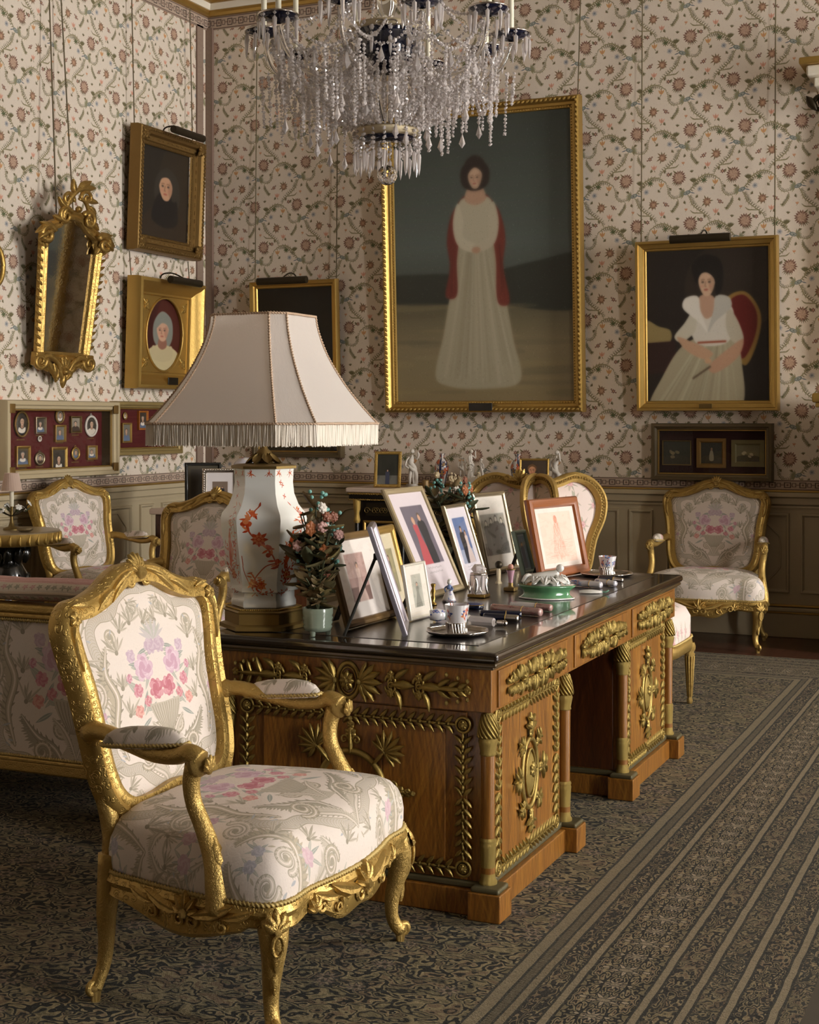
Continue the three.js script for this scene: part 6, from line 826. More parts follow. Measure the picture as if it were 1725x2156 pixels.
// low table behind the sofa, hidden but for what stands on it
{
  const t = thing('low_table', 'low gilt table between the sofa and the far armchairs, mostly hidden', 'table', [-4.75, 0.012, -5.45]);
  part(t, 'table_top', box(0.9, 0.04, 0.55, 0, 0.42, 0, 0.01), mat.marble); part(t, 'apron', box(0.84, 0.06, 0.49, 0, 0.36, 0, 0.01), mat.giltDull); for (const x of [-1, 1]) for (const z of [-1, 1]) part(t, 'leg', T(lathe([[0.014, 0], [0.012, 0.05], [0.026, 0.36]], 10), x * 0.39, 0, z * 0.21), mat.giltDull);
  const p = thing('black_pot', 'small round black lacquer pot with gilt bands and a handle behind the sofa', 'pot', [-4.62, 0.472, -5.52]);
  part(p, 'body', lathe([[0.03, 0], [0.06, 0.02], [0.085, 0.07], [0.085, 0.11], [0.06, 0.15], [0.05, 0.16], [0.062, 0.175], [0.058, 0.172], [0.05, 0.15], [0.0, 0.1]], 22), mat.black); part(p, 'gilt_rim', [T(ringG(0.058, 0.058, 0.006, 24), 0, 0.172, 0, PI / 2), T(ringG(0.084, 0.084, 0.003, 28), 0, 0.1, 0, PI / 2)], mat.gilt); part(p, 'gilt_flower', [T(rosetteG(0.03, 7), 0.05, 0.1, 0.075, -0.1, 0.6)], mat.gilt); part(p, 'handle', sweep(crv([[-0.06, 0.15, 0], [-0.1, 0.19, 0.01], [-0.13, 0.215, 0.02]], 8), 0.009, { sides: 7 }), mat.black);
}
// round gilt table with a black carved pedestal, small candle lamp and a dish on it
{
  const P = [-5.66, 0.0122, -6.82];
  const t = thing('round_table', 'round side table with gilt carved edge on a black carved pedestal at the left edge', 'table', P);
  part(t, 'table_top', lathe([[0, 0.735], [0.26, 0.735], [0.3, 0.745], [0.305, 0.76], [0.3, 0.772], [0, 0.772]], 40), std(0x9a8a70, 0.3)); const e = part(t, 'gilt_edge', lathe([[0.27, 0.69], [0.29, 0.695], [0.3, 0.72], [0.308, 0.74], [0.306, 0.762], [0.296, 0.77]], 40), mat.gilt);
  part(e, 'edge_carving', Array.from({ length: 34 }, (_, k) => T(leafG(0.055, 0.03, 0.012, 0.5), Math.sin(k / 34 * 2 * PI) * 0.3, 0.7, Math.cos(k / 34 * 2 * PI) * 0.3, 0.05, k / 34 * 2 * PI, 0.5)), mat.gilt);
  const ped = part(t, 'pedestal', lathe([[0.2, 0], [0.2, 0.03], [0.1, 0.08], [0.05, 0.14], [0.09, 0.2], [0.11, 0.26], [0.07, 0.33], [0.055, 0.38], [0.1, 0.44], [0.12, 0.5], [0.08, 0.57], [0.06, 0.62], [0.14, 0.69], [0.2, 0.7]], 22), mat.black); part(ped, 'pedestal_carving', Array.from({ length: 30 }, (_, k) => { const row = k % 3, a = k / 10 * 2 * PI; return T(leafG(0.1, 0.06, 0.03), Math.sin(a) * 0.09, [0.2, 0.42, 0.58][row], Math.cos(a) * 0.09, 0.25, a, 0); }), mat.black);
  const L = thing('candle_lamp', 'little candle lamp with a pale pleated shade and porcelain flowers on the round table', 'lamp', [-5.66, 0.7845, -6.85]);
  part(L, 'foot', lathe([[0.05, 0], [0.05, 0.01], [0.02, 0.02], [0.01, 0.05], [0.008, 0.14]], 14), mat.brassDull); const br = part(L, 'branches', [...Array.from({ length: 7 }, (_, k) => sweep(crv([[0, 0.08, 0], [Math.sin(k) * 0.05, 0.1, Math.cos(k) * 0.05], [Math.sin(k) * 0.11, 0.12 + (k % 3) * 0.02, Math.cos(k) * 0.09]], 8), 0.0035, { sides: 5 }))], mat.bronzeDark); for (let k = 0; k < 7; k++) { part(br, 'leaf', T(leafG(0.04, 0.024, 0.008), Math.sin(k) * 0.08, 0.11, Math.cos(k) * 0.07, 0.9, k, 0), std(0x4e5238, 0.6)); part(br, 'porcelain_flower', T(rosetteG(0.022, 6), Math.sin(k) * 0.11, 0.12 + (k % 3) * 0.02, Math.cos(k) * 0.09, -0.6, k, 0), mat.porcelain); }
  part(L, 'candle', cyl(0.013, 0.013, 0.09, 0, 0.14, 0, 12), mat.wax); const r = [], n = 48; const pos = []; for (let i = 0; i <= n; i++) { const a = i / n * 2 * PI, k = i % 2 ? 1 : 0.94; pos.push([Math.sin(a) * k, Math.cos(a) * k]); }
  const g = new THREE.BufferGeometry(), pp = [], ix = []; pos.forEach(([x, z]) => { pp.push(x * 0.062, 0.235, z * 0.062, x * 0.042, 0.34, z * 0.042); }); for (let i = 0; i < n; i++) ix.push(i * 2, i * 2 + 2, i * 2 + 1, i * 2 + 1, i * 2 + 2, i * 2 + 3); g.setAttribute('position', new THREE.Float32BufferAttribute(pp, 3)); g.setIndex(ix); g.computeVertexNormals(); part(L, 'shade', g, phys(0xd9bfae, 0.9, 0, { transmission: 0.3, thickness: 0 }));
  const d = solo('small_dish', 'small shallow silver dish on the round table', 'dish', lathe([[0, 0.004], [0.03, 0.003], [0.045, 0.012], [0.05, 0.022], [0.046, 0.02], [0.0, 0.012]], 20), mat.silverOld, [-5.47, 0.7845, -6.74]);
}
// console holding framed photographs in the corner
{
  const c = thing('corner_cabinet', 'low dark cabinet in the corner behind the armchair, covered with frames', 'cabinet', [-4.98, 0.0122, -8.25]);
  part(c, 'body', box(0.9, 0.74, 0.46, 0, 0.06, 0, 0.006), mat.walnutDark); part(c, 'top', box(0.96, 0.04, 0.52, 0, 0.8, 0, 0.01), mat.marble); part(c, 'plinth', box(0.92, 0.06, 0.48, 0, 0, 0, 0.004), mat.ebony); for (const s of [-1, 1]) { const dr = part(c, 'door', box(0.42, 0.6, 0.012, s * 0.22, 0.13, 0.236, 0.003), mat.walnutDark); part(dr, 'knob', ball(0.012, s * 0.03, 0.45, 0.25), mat.brass); }
}
// the leaning-frame builder used here and on the desk; stands on its lower edge, faces local +z, leans back
function photoFrame(name, label, { w, h, fw, d = 0.014, m, cv, pos, turn, lean = 13, prof, strut = true, backM = mat.ebony, group, beads, strutM = mat.ebony }) {
  const o = thing(name, label, 'photo frame', pos, turn, group), a = R(-lean), P = (g) => T(g, 0, 0.001, 0, a, 0, 0), H = h + 2 * fw, W = w + 2 * fw, off = Math.sin(R(lean)) * 0;
  part(o, 'photograph', P(T(slab(w + 0.004, h + 0.004, 0.003, 0, 0, 0), 0, H / 2, d * 0.35)), picMat(cv, { clearcoat: 0 }));
  const f = part(o, 'frame', P(T(frameG(w, h, prof ?? [[0, d * 0.4], [fw * 0.15, d * 0.8], [fw * 0.5, d], [fw * 0.85, d * 0.85], [fw, d * 0.5], [fw, 0]]), 0, H / 2, 0)), m);
  if (beads) part(f, 'beading', P(M(beads.map((g) => T(g, 0, H / 2, 0)))), m);
  part(o, 'backing', P(box(W - 0.002, H - 0.002, 0.004, 0, 0.001, 0.002)), backM);
  part(o, 'glass', P(plane(w, h, 0, H / 2, d * 0.55)), mat.pane);
  if (strut) { const y = H * 0.62, top = V(0, y * Math.cos(a), y * Math.sin(a) - 0.004), foot = V(0, 0.003, -H * 0.42); part(o, 'easel_strut', sweep([top, foot], 1, { section: [[0.018, -0.0015], [0.018, 0.0015], [-0.018, 0.0015], [-0.018, -0.0015]], up: V(1, 0, 0) }), strutM); }
  return o;
}
{
  const Y = 0.8525;
  photoFrame('photo_frame', 'black-framed photograph behind the small silver frame on the corner cabinet', { w: 0.2, h: 0.26, fw: 0.022, m: mat.black, cv: photo({ seed: 2, mat: '#4a4434', sky: '#3a352b', win: [0.1, 0.1, 0.9, 0.9], people: [[0.6, 0.6, '#1d1a16', '#2a1f18']] }), pos: [-5.18, Y, -8.22], turn: R(36), lean: 9 });
  const sf = 0.018; photoFrame('photo_frame', 'small silver rope-edged photograph on the corner cabinet', { w: 0.17, h: 0.21, fw: 0.03, m: mat.silver, cv: photo({ seed: 5, mat: '#dcd6d6', win: [0.22, 0.28, 0.8, 0.8], sky: '#7d6a5c', ground: '#55604a', people: [[0.4, 0.55, '#20252f', '#2a1f1a'], [0.65, 0.7, '#1f2328', '#4a3a2c']] }), pos: [-4.99, Y, -8.12], turn: R(30), lean: 10, beads: run(0.17, 0.21, 0.02, 0.012, 0.016, T(egg, 0, 0, 0, 0, 0, 0, 0.62)) });
  photoFrame('photo_frame', 'cream photograph in a thin gold frame at the end of the corner cabinet', { w: 0.2, h: 0.25, fw: 0.02, m: mat.gilt, cv: photo({ seed: 9, mat: '#d3c7ae', sky: '#b3a284', win: [0.15, 0.1, 0.85, 0.88], people: [[0.5, 0.75, '#8a7a60', '#5a4a38', 1]] }), pos: [-4.8, Y, -8.26], turn: R(24), lean: 9 });
  const bowl = thing('painted_bowl', 'small blue and pink painted porcelain box behind the gold frame', 'box', [-4.97, Y, -8.42]); part(bowl, 'body', [cyl(0.05, 0.06, 0.2, 0, 0, 0, 18)], mat.ebony); part(bowl, 'lid', T(ball(0.085, 0, 0, 0, 18, 10), 0, 0.27, 0, 0, 0, 0, [1, 0.8, 1]), phys(0xffffff, 0.2, 0, { map: ctex(canvas(128, 64, (c, w, h) => { const r = rng(4); c.fillStyle = '#c9c6cf'; c.fillRect(0, 0, w, h); for (let i = 0; i < 40; i++) blob(c, r() * w, r() * h, 6, 5, ['#5b6fa0', '#c2707a', '#7d9a5a', '#e0d8d0'][i % 4], 0.8); })), clearcoat: 0.6 }));
}
// ------------------------------------------------------------------ gilt-mounted cabinet on the far wall
const CABY = 0.955;
{
  const c = thing('ebony_cabinet', 'ebonised cabinet with gilt columns and a pink marble top against the far wall', 'cabinet', [-3.8, 0, -9.47]);
  part(c, 'body', box(1.52, 0.78, 0.4, 0, 0.08, 0, 0.005), mat.ebony); part(c, 'marble_top', box(1.64, 0.035, 0.47, 0, CABY - 0.035, 0, 0.01), mat.marble); const e = part(c, 'cornice', box(1.6, 0.05, 0.45, 0, CABY - 0.085, 0, 0.008), mat.ebony); part(e, 'gilt_beading', [rope(resample([V(-0.8, CABY - 0.042, 0.228), V(0.8, CABY - 0.042, 0.228)], 0.008), 0.009, false, 160), rope(resample([V(-0.8, CABY - 0.085, 0.226), V(0.8, CABY - 0.085, 0.226)], 0.008), 0.006, false, 160), rope(resample([V(-0.802, CABY - 0.042, 0.225), V(-0.802, CABY - 0.042, -0.2)], 0.008), 0.009, false, 160)], mat.gilt);
  part(c, 'plinth', box(1.6, 0.08, 0.44, 0, 0, 0, 0.005), mat.ebony);
  for (const x of [-0.74, -0.38, 0.38, 0.74]) { const col = part(c, 'column', T(lathe([[0.02, 0.08], [0.018, 0.5], [0.017, 0.7]], 14), x, 0, 0.205), mat.ebony); part(col, 'capital', T(lathe([[0.02, 0.7], [0.026, 0.72], [0.02, 0.74], [0.017, 0.77], [0.026, 0.8], [0.028, 0.84], [0.03, 0.87]], 14), x, 0, 0.205), mat.gilt); part(col, 'base', T(lathe([[0.03, 0.08], [0.03, 0.1], [0.022, 0.12], [0.026, 0.14], [0.02, 0.15]], 14), x, 0, 0.205), mat.gilt); }
  for (const x of [-0.56, 0, 0.56]) { const w = x ? 0.28 : 0.66; const p = part(c, 'panel', T(frameG(w - 0.06, 0.56, [[0, 0.202], [0.008, 0.21], [0.02, 0.208], [0.02, 0.2]]), x, 0.42, 0), mat.gilt); part(p, 'mount', T(palmG(7, 0.07, 0.02, 2.4), x, 0.4, 0.202), mat.gilt); const fz = part(c, 'frieze_panel', box(w - 0.06, 0.09, 0.006, x, 0.755, 0.201), mat.bronzeDark); part(fz, 'scrollwork', [...Array.from({ length: 6 }, (_, k) => T(scrollG(0.026, 1.3, 0.16, k % 2 ? 1 : -1), x + (k - 2.5) * (w - 0.1) / 6, 0.79, 0.204))], mat.brassDull); }
}
{
  const Y = CABY, gm = mat.gilt;
  photoFrame('photo_frame', 'gilt rope-edged photograph of a person on steps standing on the marble-topped cabinet', { w: 0.15, h: 0.215, fw: 0.024, m: gm, cv: photo({ seed: 12, mat: '#2d2a22', win: [0, 0, 1, 1], sky: '#2f3026', ground: '#6d6a62', people: [[0.5, 0.5, '#3a3f55', '#2a2018']], tone: '#151812' }), pos: [-4.33, Y, -9.33], turn: R(14), lean: 11, beads: run(0.15, 0.215, 0.014, 0.012, 0.013, T(egg, 0, 0, 0, 0, 0, 0, 0.5)) });
  photoFrame('photo_frame', 'plain gold photograph of a woman in profile beside the settee on the marble-topped cabinet', { w: 0.175, h: 0.17, fw: 0.016, m: gm, cv: canvas(200, 200, (c, w, h) => { bust(c, w, h, { bg: '#3a2c20', bg2: '#4a3a2a', x: 0.42, y: 0.4, s: 0.2, hair: '#6a4a2c', cloth: '#2a2018', skin: '#c08a64', shade: '#8a5a40' }); }), pos: [-3.22, Y + 0.022, -9.34], turn: R(14), lean: 13 });
  solo('wooden_block', 'low dark wooden stand under the gold photograph on the cabinet', 'stand', box(0.22, 0.021, 0.12, 0, 0, 0, 0.003), mat.ebony, [-3.22, Y, -9.345], R(14));
  // statuettes: a continuous swept body with limbs and head on a plinth
  const statuette = (seed, h) => { const r = rng(seed), k = h / 0.26, j = () => (r() - 0.5) * 0.02; const A = [sweep(crv([[0.012, 0.0, 0], [0.008, 0.06, 0.004], [0.012 + j(), 0.11, 0.006], [0.0 + j(), 0.15, 0], [0.002, 0.185, 0.0], [0.003, 0.205, 0.002]], 16), (t) => [0.008, 0.013, 0.02, 0.018, 0.023, 0.016, 0.008][Math.min(6, Math.floor(t * 6.99))], { sides: 8 }), sweep(crv([[-0.016, 0, 0.004], [-0.014, 0.05, 0.012], [-0.006, 0.1, 0.006], [0, 0.14, 0]], 10), (t) => 0.009 + 0.009 * t, { sides: 7 }), ball(0.0165, 0.004 + j(), 0.228, 0.004, 10, 8), sweep(crv([[0.02, 0.19, 0], [0.042 + j(), 0.17 + j(), 0.012], [0.05 + j(), 0.2 + j() * 2, 0.02], [0.044, 0.23 + j(), 0.02]], 10), 0.0068, { sides: 6 }), sweep(crv([[-0.018, 0.188, 0], [-0.036, 0.165, 0.01], [-0.038 + j(), 0.125, 0.02], [-0.02, 0.11, 0.026]], 10), 0.0068, { sides: 6 }), sweep(crv([[-0.022, 0.13, 0.014], [0.0, 0.105, 0.024], [0.024, 0.09, 0.01], [0.03, 0.03, 0.0], [0.02, 0.0, -0.01]], 12), (t) => 0.009 + 0.006 * Math.sin(t * 3), { sides: 7 }), cyl(0.045, 0.04, 0.022, 0, -0.022, 0, 14), cyl(0.018, 0.012, 0.09, 0.026, 0, -0.008, 8)]; return T(M(A), 0, 0.022 * k, 0, 0, 0, 0, k); };
  solo('white_statuette', 'white biscuit statuette behind the gilt photograph on the cabinet', 'statuette', statuette(3, 0.27), mat.bisque, [-4.21, Y, -9.5], 0.3);
  solo('white_statuette', 'white biscuit dancing statuette behind the gold photograph of a woman', 'statuette', statuette(7, 0.27), mat.bisque, [-3.12, Y, -9.52], -0.4);
  // biscuit group: three small figures on one base
  { const g = thing('statuette_group', 'white biscuit group of several small figures in the middle of the cabinet', 'statuette', [-3.77, Y, -9.55]); part(g, 'base', lathe([[0, 0], [0.14, 0], [0.14, 0.03], [0.12, 0.045], [0.1, 0.07], [0, 0.09]], 22), mat.bisque); [[-0.07, 0.16, 0.06, 11], [0.0, 0.2, 0.07, 12], [0.08, 0.15, 0.06, 14], [0.02, 0.13, 0.05, 17]].forEach(([x, h, y, s], i) => part(g, 'figure', T(statuette(s, h), x, y, i === 3 ? 0.07 : 0.0, 0, i * 1.2, 0), mat.bisque)); }
  const imari = canvas(256, 256, (c, w, h) => { const r = rng(14); c.fillStyle = '#c9c2bb'; c.fillRect(0, 0, w, h); c.fillStyle = '#1d2748'; c.fillRect(0, 0, w, 40); c.fillRect(0, h - 46, w, 46); for (let i = 0; i < 5; i++) c.fillRect(i * 51, 40, 14, h - 80); for (let i = 0; i < 50; i++) flower2(c, r() * w, 30 + r() * (h - 60), 8 + r() * 12, 7, i % 3 ? ['#a83a28', '#c77a4a'] : ['#22305c', '#b58a40'], r); });
  const vm = phys(0xffffff, 0.2, 0, { map: ctex(imari), clearcoat: 0.7 });
  const vaseG = lathe([[0.026, 0], [0.03, 0.005], [0.026, 0.02], [0.034, 0.06], [0.05, 0.12], [0.052, 0.155], [0.038, 0.19], [0.018, 0.21], [0.016, 0.228], [0.026, 0.245], [0.022, 0.244], [0.012, 0.22]], 24);
  const v1 = thing('porcelain_vase', 'red and blue porcelain vase standing beside the white figure group', 'vase', [-4.0, Y, -9.56], 0, 'pair of coloured vases'); part(v1, 'body', vaseG, vm); part(v1, 'foot', cyl(0.032, 0.034, 0.014, 0, -0.0, 0, 18), mat.giltDull); copyOf(v1, [-3.42, Y, -9.57], 1.5, 'red and blue porcelain vase standing just left of the gold photograph of a woman');
  { const b = thing('carved_bust', 'tiny dark and pale carved bust under the porcelain vase', 'statuette', [-3.95, Y, -9.36]); part(b, 'plinth', lathe([[0, 0], [0.035, 0], [0.03, 0.012], [0.018, 0.03], [0, 0.03]], 14), mat.black); part(b, 'shoulders', T(ball(0.03, 0, 0.05, 0, 12, 8), 0, 0, 0, 0, 0, 0, [1.1, 1, 0.8]), mat.bronzeDark); part(b, 'head', [T(ball(0.022, 0, 0, 0, 12, 9), 0, 0.095, 0.004, 0, 0, 0, [0.9, 1.2, 1]), ball(0.008, 0, 0.092, 0.026, 6, 5)], mat.ivory); }
  solo('carved_group', 'cream carved ivory group of clustered figures on the cabinet front', 'statuette', M(statuette(21, 0.1), T(statuette(22, 0.115), -0.028, 0, 0.01), T(statuette(23, 0.085), 0.03, 0, 0.012), T(statuette(24, 0.07), -0.005, 0, 0.03), box(0.1, 0.01, 0.07, 0, 0, 0.01, 0.003)), mat.ivory, [-3.805, Y, -9.35], 0.3);
  solo('ivory_figure', 'single small ivory figure beside a wooden stump', 'statuette', statuette(31, 0.12), mat.ivory, [-3.64, Y, -9.36], -0.2);
  solo('carved_stump', 'squat brown carved pot beside the single ivory figure', 'pot', lathe([[0, 0], [0.026, 0], [0.03, 0.03], [0.028, 0.06], [0.03, 0.064], [0.022, 0.066], [0, 0.05]], 14), std(0x6a5232, 0.6, 0, { bumpMap: bumpT(20, carveC), bumpScale: 0.004 }), [-3.575, Y, -9.34]);
  solo('turned_jar', 'small ribbed brown jar at the front edge of the cabinet', 'jar', lathe([[0, 0], [0.022, 0], [0.027, 0.01], [0.024, 0.018], [0.028, 0.03], [0.024, 0.044], [0.026, 0.056], [0.018, 0.062], [0, 0.06]], 18), std(0x7d6238, 0.45, 0.2), [-4.03, Y, -9.33]);
  solo('dark_bottle', 'little dark glass bottle between the ivory figure and the settee', 'bottle', lathe([[0, 0], [0.022, 0], [0.028, 0.03], [0.018, 0.055], [0.009, 0.075], [0.009, 0.1], [0.013, 0.104], [0, 0.1]], 16), mat.cobalt, [-3.5, Y, -9.38]);
}
// ------------------------------------------------------------------ conversation seat with two curved backs, partly behind the desk
{
  const s = thing('conversation_seat', 'gilt two-backed conversation seat with rose chintz behind the far end of the desk', 'settee', [-2.05, 0.012, -6.86]);
  const G = mat.chairGilt, half = [[0, 0], [0.1, 0.0], [0.17, 0.1], [0.22, 0.25], [0.275, 0.36], [0.285, 0.45], [0.24, 0.53], [0.15, 0.565], [0.06, 0.545]];
  const bp = crv([...half.map(([x, y]) => V(x, y, 0)), V(0, 0.535, 0), ...half.slice(1).reverse().map(([x, y]) => V(-x, y, 0))], 84, true);
  const sec = [[0.02, -0.024], [0.028, -0.01], [0.02, 0], [0.028, 0.012], [0.016, 0.026], [-0.018, 0.026], [-0.026, 0], [-0.018, -0.026]];
  const curve = (g) => { const q = g.index ? g.toNonIndexed() : g.clone(), p = q.attributes.position; for (let i = 0; i < p.count; i++) { const x = p.getX(i), y = p.getY(i); p.setZ(i, p.getZ(i) + x * x * 1.1); } q.computeVertexNormals(); return toCreasedNormals(q, 0.9); };
  for (const [x, z, turn, crest] of [[-0.2, -0.08, R(58), 0], [-0.41, 0.04, R(-12), 1]]) {
    const P = (g) => T(g, x, 0.56, z, R(-8), turn, 0, [0.88, 1.02, 0.88]), inn = bp.map((p) => [p.x * 0.91, (p.y - 0.29) * 0.92 + 0.29]);
    const f = part(s, 'back_frame', P(curve(sweep(bp, 1, { closed: true, section: sec, up: V(0, 0, 1), crease: 0.8 }))), G);
    part(f, 'beading', P(curve(M(resample(bp, 0.016, true).map((p) => T(ball(0.0065, 0, 0, 0, 6, 4), p.x, p.y, 0.026))))), G);
    part(s, 'back_upholstery', P(curve(pad(inn, [[0, 0.04], [0.4, 0.037], [0.7, 0.028], [0.9, 0.014], [1, 0]], { uvs: 2.2, cy: 0.29 }))), mat.chintz); part(s, 'outside_back', P(curve(T(pad(inn, [[0, 0.02], [0.6, 0.016], [1, 0]], { uvs: 2.2, cy: 0.29 }), 0, 0, -0.01, 0, 0, 0, [1, 1, -1]))), mat.chintz);
    if (crest) part(f, 'crest', P(M(palmG(7, 0.07, 0.026, 2.6, 0.02), ...[1, -1].flatMap((k) => [T(leafG(0.13, 0.03, 0.02, k * 0.2), k * 0.02, 0.0, 0, 0, 0, -k * 1.35), T(scrollG(0.02, 1.3, 0.3, k), k * 0.06, 0.01, 0.01)])).translate(0, 0.55, 0.02)), G);
  }
  for (const [x, z, w] of [[0.14, -0.04, 0], [-0.52, 0.06, 0]]) {
    const o = Array.from({ length: 36 }, (_, i) => { const a = i / 36 * 2 * PI, c = Math.cos(a), n = Math.sin(a); return [0.3 * Math.sign(c) * Math.abs(c) ** 0.45, 0.3 * Math.sign(n) * Math.abs(n) ** 0.45]; });
    part(s, 'seat', T(pad(o, [[0, 0.19], [0.5, 0.185], [0.8, 0.17], [0.93, 0.15], [1, 0.11], [1, 0.02], [0.985, 0]], { uvs: 2.2 }), x, 0.345, z, -PI / 2), mat.chintz);
    const fr = part(s, 'seat_frame', T(M(pad(o, [[0, 0.0], [0.9, 0], [1.02, 0], [1.03, -0.03], [1.02, -0.06], [0.9, -0.065], [0.2, -0.065]])), x, 0.35, z, -PI / 2), G);
    part(fr, 'gimp', rope(resample(o.map(([a, b]) => V(x + a * 1.02, 0.352, z - b * 1.02)), 0.006, true), 0.006, true, 280), mat.gimp);
  }
  for (const [x, z] of [[0.41, 0.22], [0.41, -0.3], [-0.2, 0.28], [-0.12, -0.28], [-0.78, 0.32], [-0.78, -0.2]]) { const flute = []; for (let k = 0; k < 10; k++) { const a = k / 10 * 2 * PI; flute.push(sweep([V(Math.sin(a) * 0.0225, 0.24, Math.cos(a) * 0.0225), V(Math.sin(a) * 0.012, 0.035, Math.cos(a) * 0.012)], (t) => 0.0042 - 0.0018 * t, { sides: 5 })); } part(s, 'leg', T(M(lathe([[0.0, 0], [0.012, 0.0], [0.016, 0.015], [0.011, 0.03], [0.0125, 0.04], [0.022, 0.235], [0.027, 0.25], [0.02, 0.26], [0.028, 0.272], [0.03, 0.29], [0.024, 0.31]], 14), flute), x, 0, z), G); }
}

// ------------------------------------------------------------------ things on the desk
const DY = 0.7822, GF = 'framed photographs on the desk';
{
  const walnutFrame = std(0x4a3420, 0.45), gold = mat.gilt, R90 = 90;
  photoFrame('photo_frame', 'dark wooden photo frame with a rosy picture, nearest the potted flowers', { w: 0.285, h: 0.25, fw: 0.026, d: 0.02, m: std(0x7a5f38, 0.4, 0.4), cv: photo({ w: 400, h: 352, seed: 1, mat: '#dcd3cd', win: [0.22, 0.18, 0.66, 0.8], sky: '#a98880', tone: '#7d5f58', ground: '#6d5048', people: [[0.55, 0.8, '#c3a79c', '#4a352c', 1]] }), pos: [-1.997, DY, -4.172], turn: R(88), lean: 16, group: GF });
  const fe = photoFrame('photo_frame', 'thin silver photo frame seen edge-on, propped on a dark strut', { w: 0.2, h: 0.31, fw: 0.02, d: 0.018, m: std(0xaaa3ab, 0.3, 0.8), cv: photo({ seed: 2, sky: '#8d8a90' }), pos: [-1.822, DY, -4.05], turn: R(113), lean: 18.5, strut: false, group: GF, backM: std(0x77727c, 0.5, 0.3) });
  part(fe, 'easel_strut', sweep([V(-0.09, 0.24, -0.085), V(-0.105, 0.003, -0.18)], 0.0055, { sides: 6 }), mat.steel); part(fe, 'strut_hinge', box(0.02, 0.02, 0.012, -0.09, 0.232, -0.085, 0.002), mat.steel);
  photoFrame('photo_frame', 'gilt photo frame with a yellowish portrait behind the edge-on frame', { w: 0.15, h: 0.24, fw: 0.03, d: 0.02, m: gold, cv: photo({ seed: 3, mat: '#cfc5a8', win: [0.2, 0.22, 0.8, 0.85], sky: '#8f8868', tone: '#b8a878', people: [[0.5, 0.85, '#6d6448', '#4a3a28', 1]] }), pos: [-2.03, DY, -4.47], turn: R(93), lean: 15, group: GF });
  photoFrame('photo_frame', 'small white-matted photo frame standing in front of the gilt one', { w: 0.145, h: 0.165, fw: 0.01, d: 0.012, m: std(0xd9d3c4, 0.4, 0.2), cv: photo({ seed: 4, mat: '#d8d0c4', win: [0.28, 0.18, 0.75, 0.82], sky: '#a8a698', tone: '#8a8a80', people: [[0.5, 0.75, '#77766c', '#55524a', 1]] }), pos: [-1.895, DY, -4.343], turn: R(87), lean: 10, group: GF });
  photoFrame('photo_frame', 'largest beige photo frame with a couple in red dress and dark uniform', { w: 0.29, h: 0.39, fw: 0.024, d: 0.016, m: std(0xa08f6e, 0.4, 0.3), cv: photo({ w: 360, h: 484, seed: 5, mat: '#d8cdd0', win: [0.2, 0.14, 0.84, 0.74], sky: '#6d6470', tone: '#55505c', sign: 1, people: [[0.35, 0.8, '#b34a52', '#b58a6a', 1], [0.66, 0.86, '#22242c', '#5a4a40']] }), pos: [-2.07, DY, -4.973], turn: R(88), lean: 25, group: GF });
  photoFrame('photo_frame', 'slim silver photo frame with a young couple against a blue ground', { w: 0.205, h: 0.3, fw: 0.016, d: 0.016, m: mat.silverOld, cv: photo({ w: 300, h: 440, seed: 6, mat: '#d9d0d6', win: [0.2, 0.14, 0.82, 0.76], sky: '#5d6f98', ground: '#9aa0b4', tone: '#6f80a8', sign: 1, people: [[0.45, 0.8, '#1c1f2a', '#2a201c'], [0.72, 0.7, '#cbb9b4', '#3a2820', 1]] }), pos: [-2.09, DY, -5.345], turn: R(90), lean: 18, group: GF });
  photoFrame('photo_frame', 'fluted silver photo frame showing only its edge behind the couple photograph', { w: 0.18, h: 0.28, fw: 0.022, d: 0.03, m: mat.silver, cv: photo({ seed: 7, sky: '#777' }), pos: [-2.17, DY, -5.56], turn: R(104), lean: 16, group: GF });
  photoFrame('photo_frame', 'photo frame with a black and white group picture', { w: 0.25, h: 0.31, fw: 0.02, d: 0.02, m: mat.silverOld, cv: photo({ w: 320, h: 400, seed: 8, mat: '#d3cdc2', win: [0.08, 0.25, 0.92, 0.82], sky: '#8d8c84', ground: '#55554e', skin: '#bbb6ac', people: [[0.2, 0.85, '#23221f', '#2a2826'], [0.42, 0.9, '#1a1a18', '#24221f'], [0.63, 0.95, '#161614', '#1f1d1b'], [0.85, 0.88, '#2b2a27', '#222']] }), pos: [-2.16, DY, -5.83], turn: R(82), lean: 13, group: GF });
  photoFrame('photo_frame', 'small pale green photo frame with a blue picture beside the wooden frame', { w: 0.085, h: 0.155, fw: 0.018, d: 0.02, m: std(0xa9c0b2, 0.35), cv: photo({ w: 140, h: 240, seed: 9, mat: '#9db4c0', win: [0.08, 0.06, 0.92, 0.94], sky: '#5f7f9a', tone: '#9ab4c4', people: [[0.5, 0.8, '#39506a', '#3a3028']] }), pos: [-2.02, DY, -5.77], turn: R(86), lean: 15, group: GF });
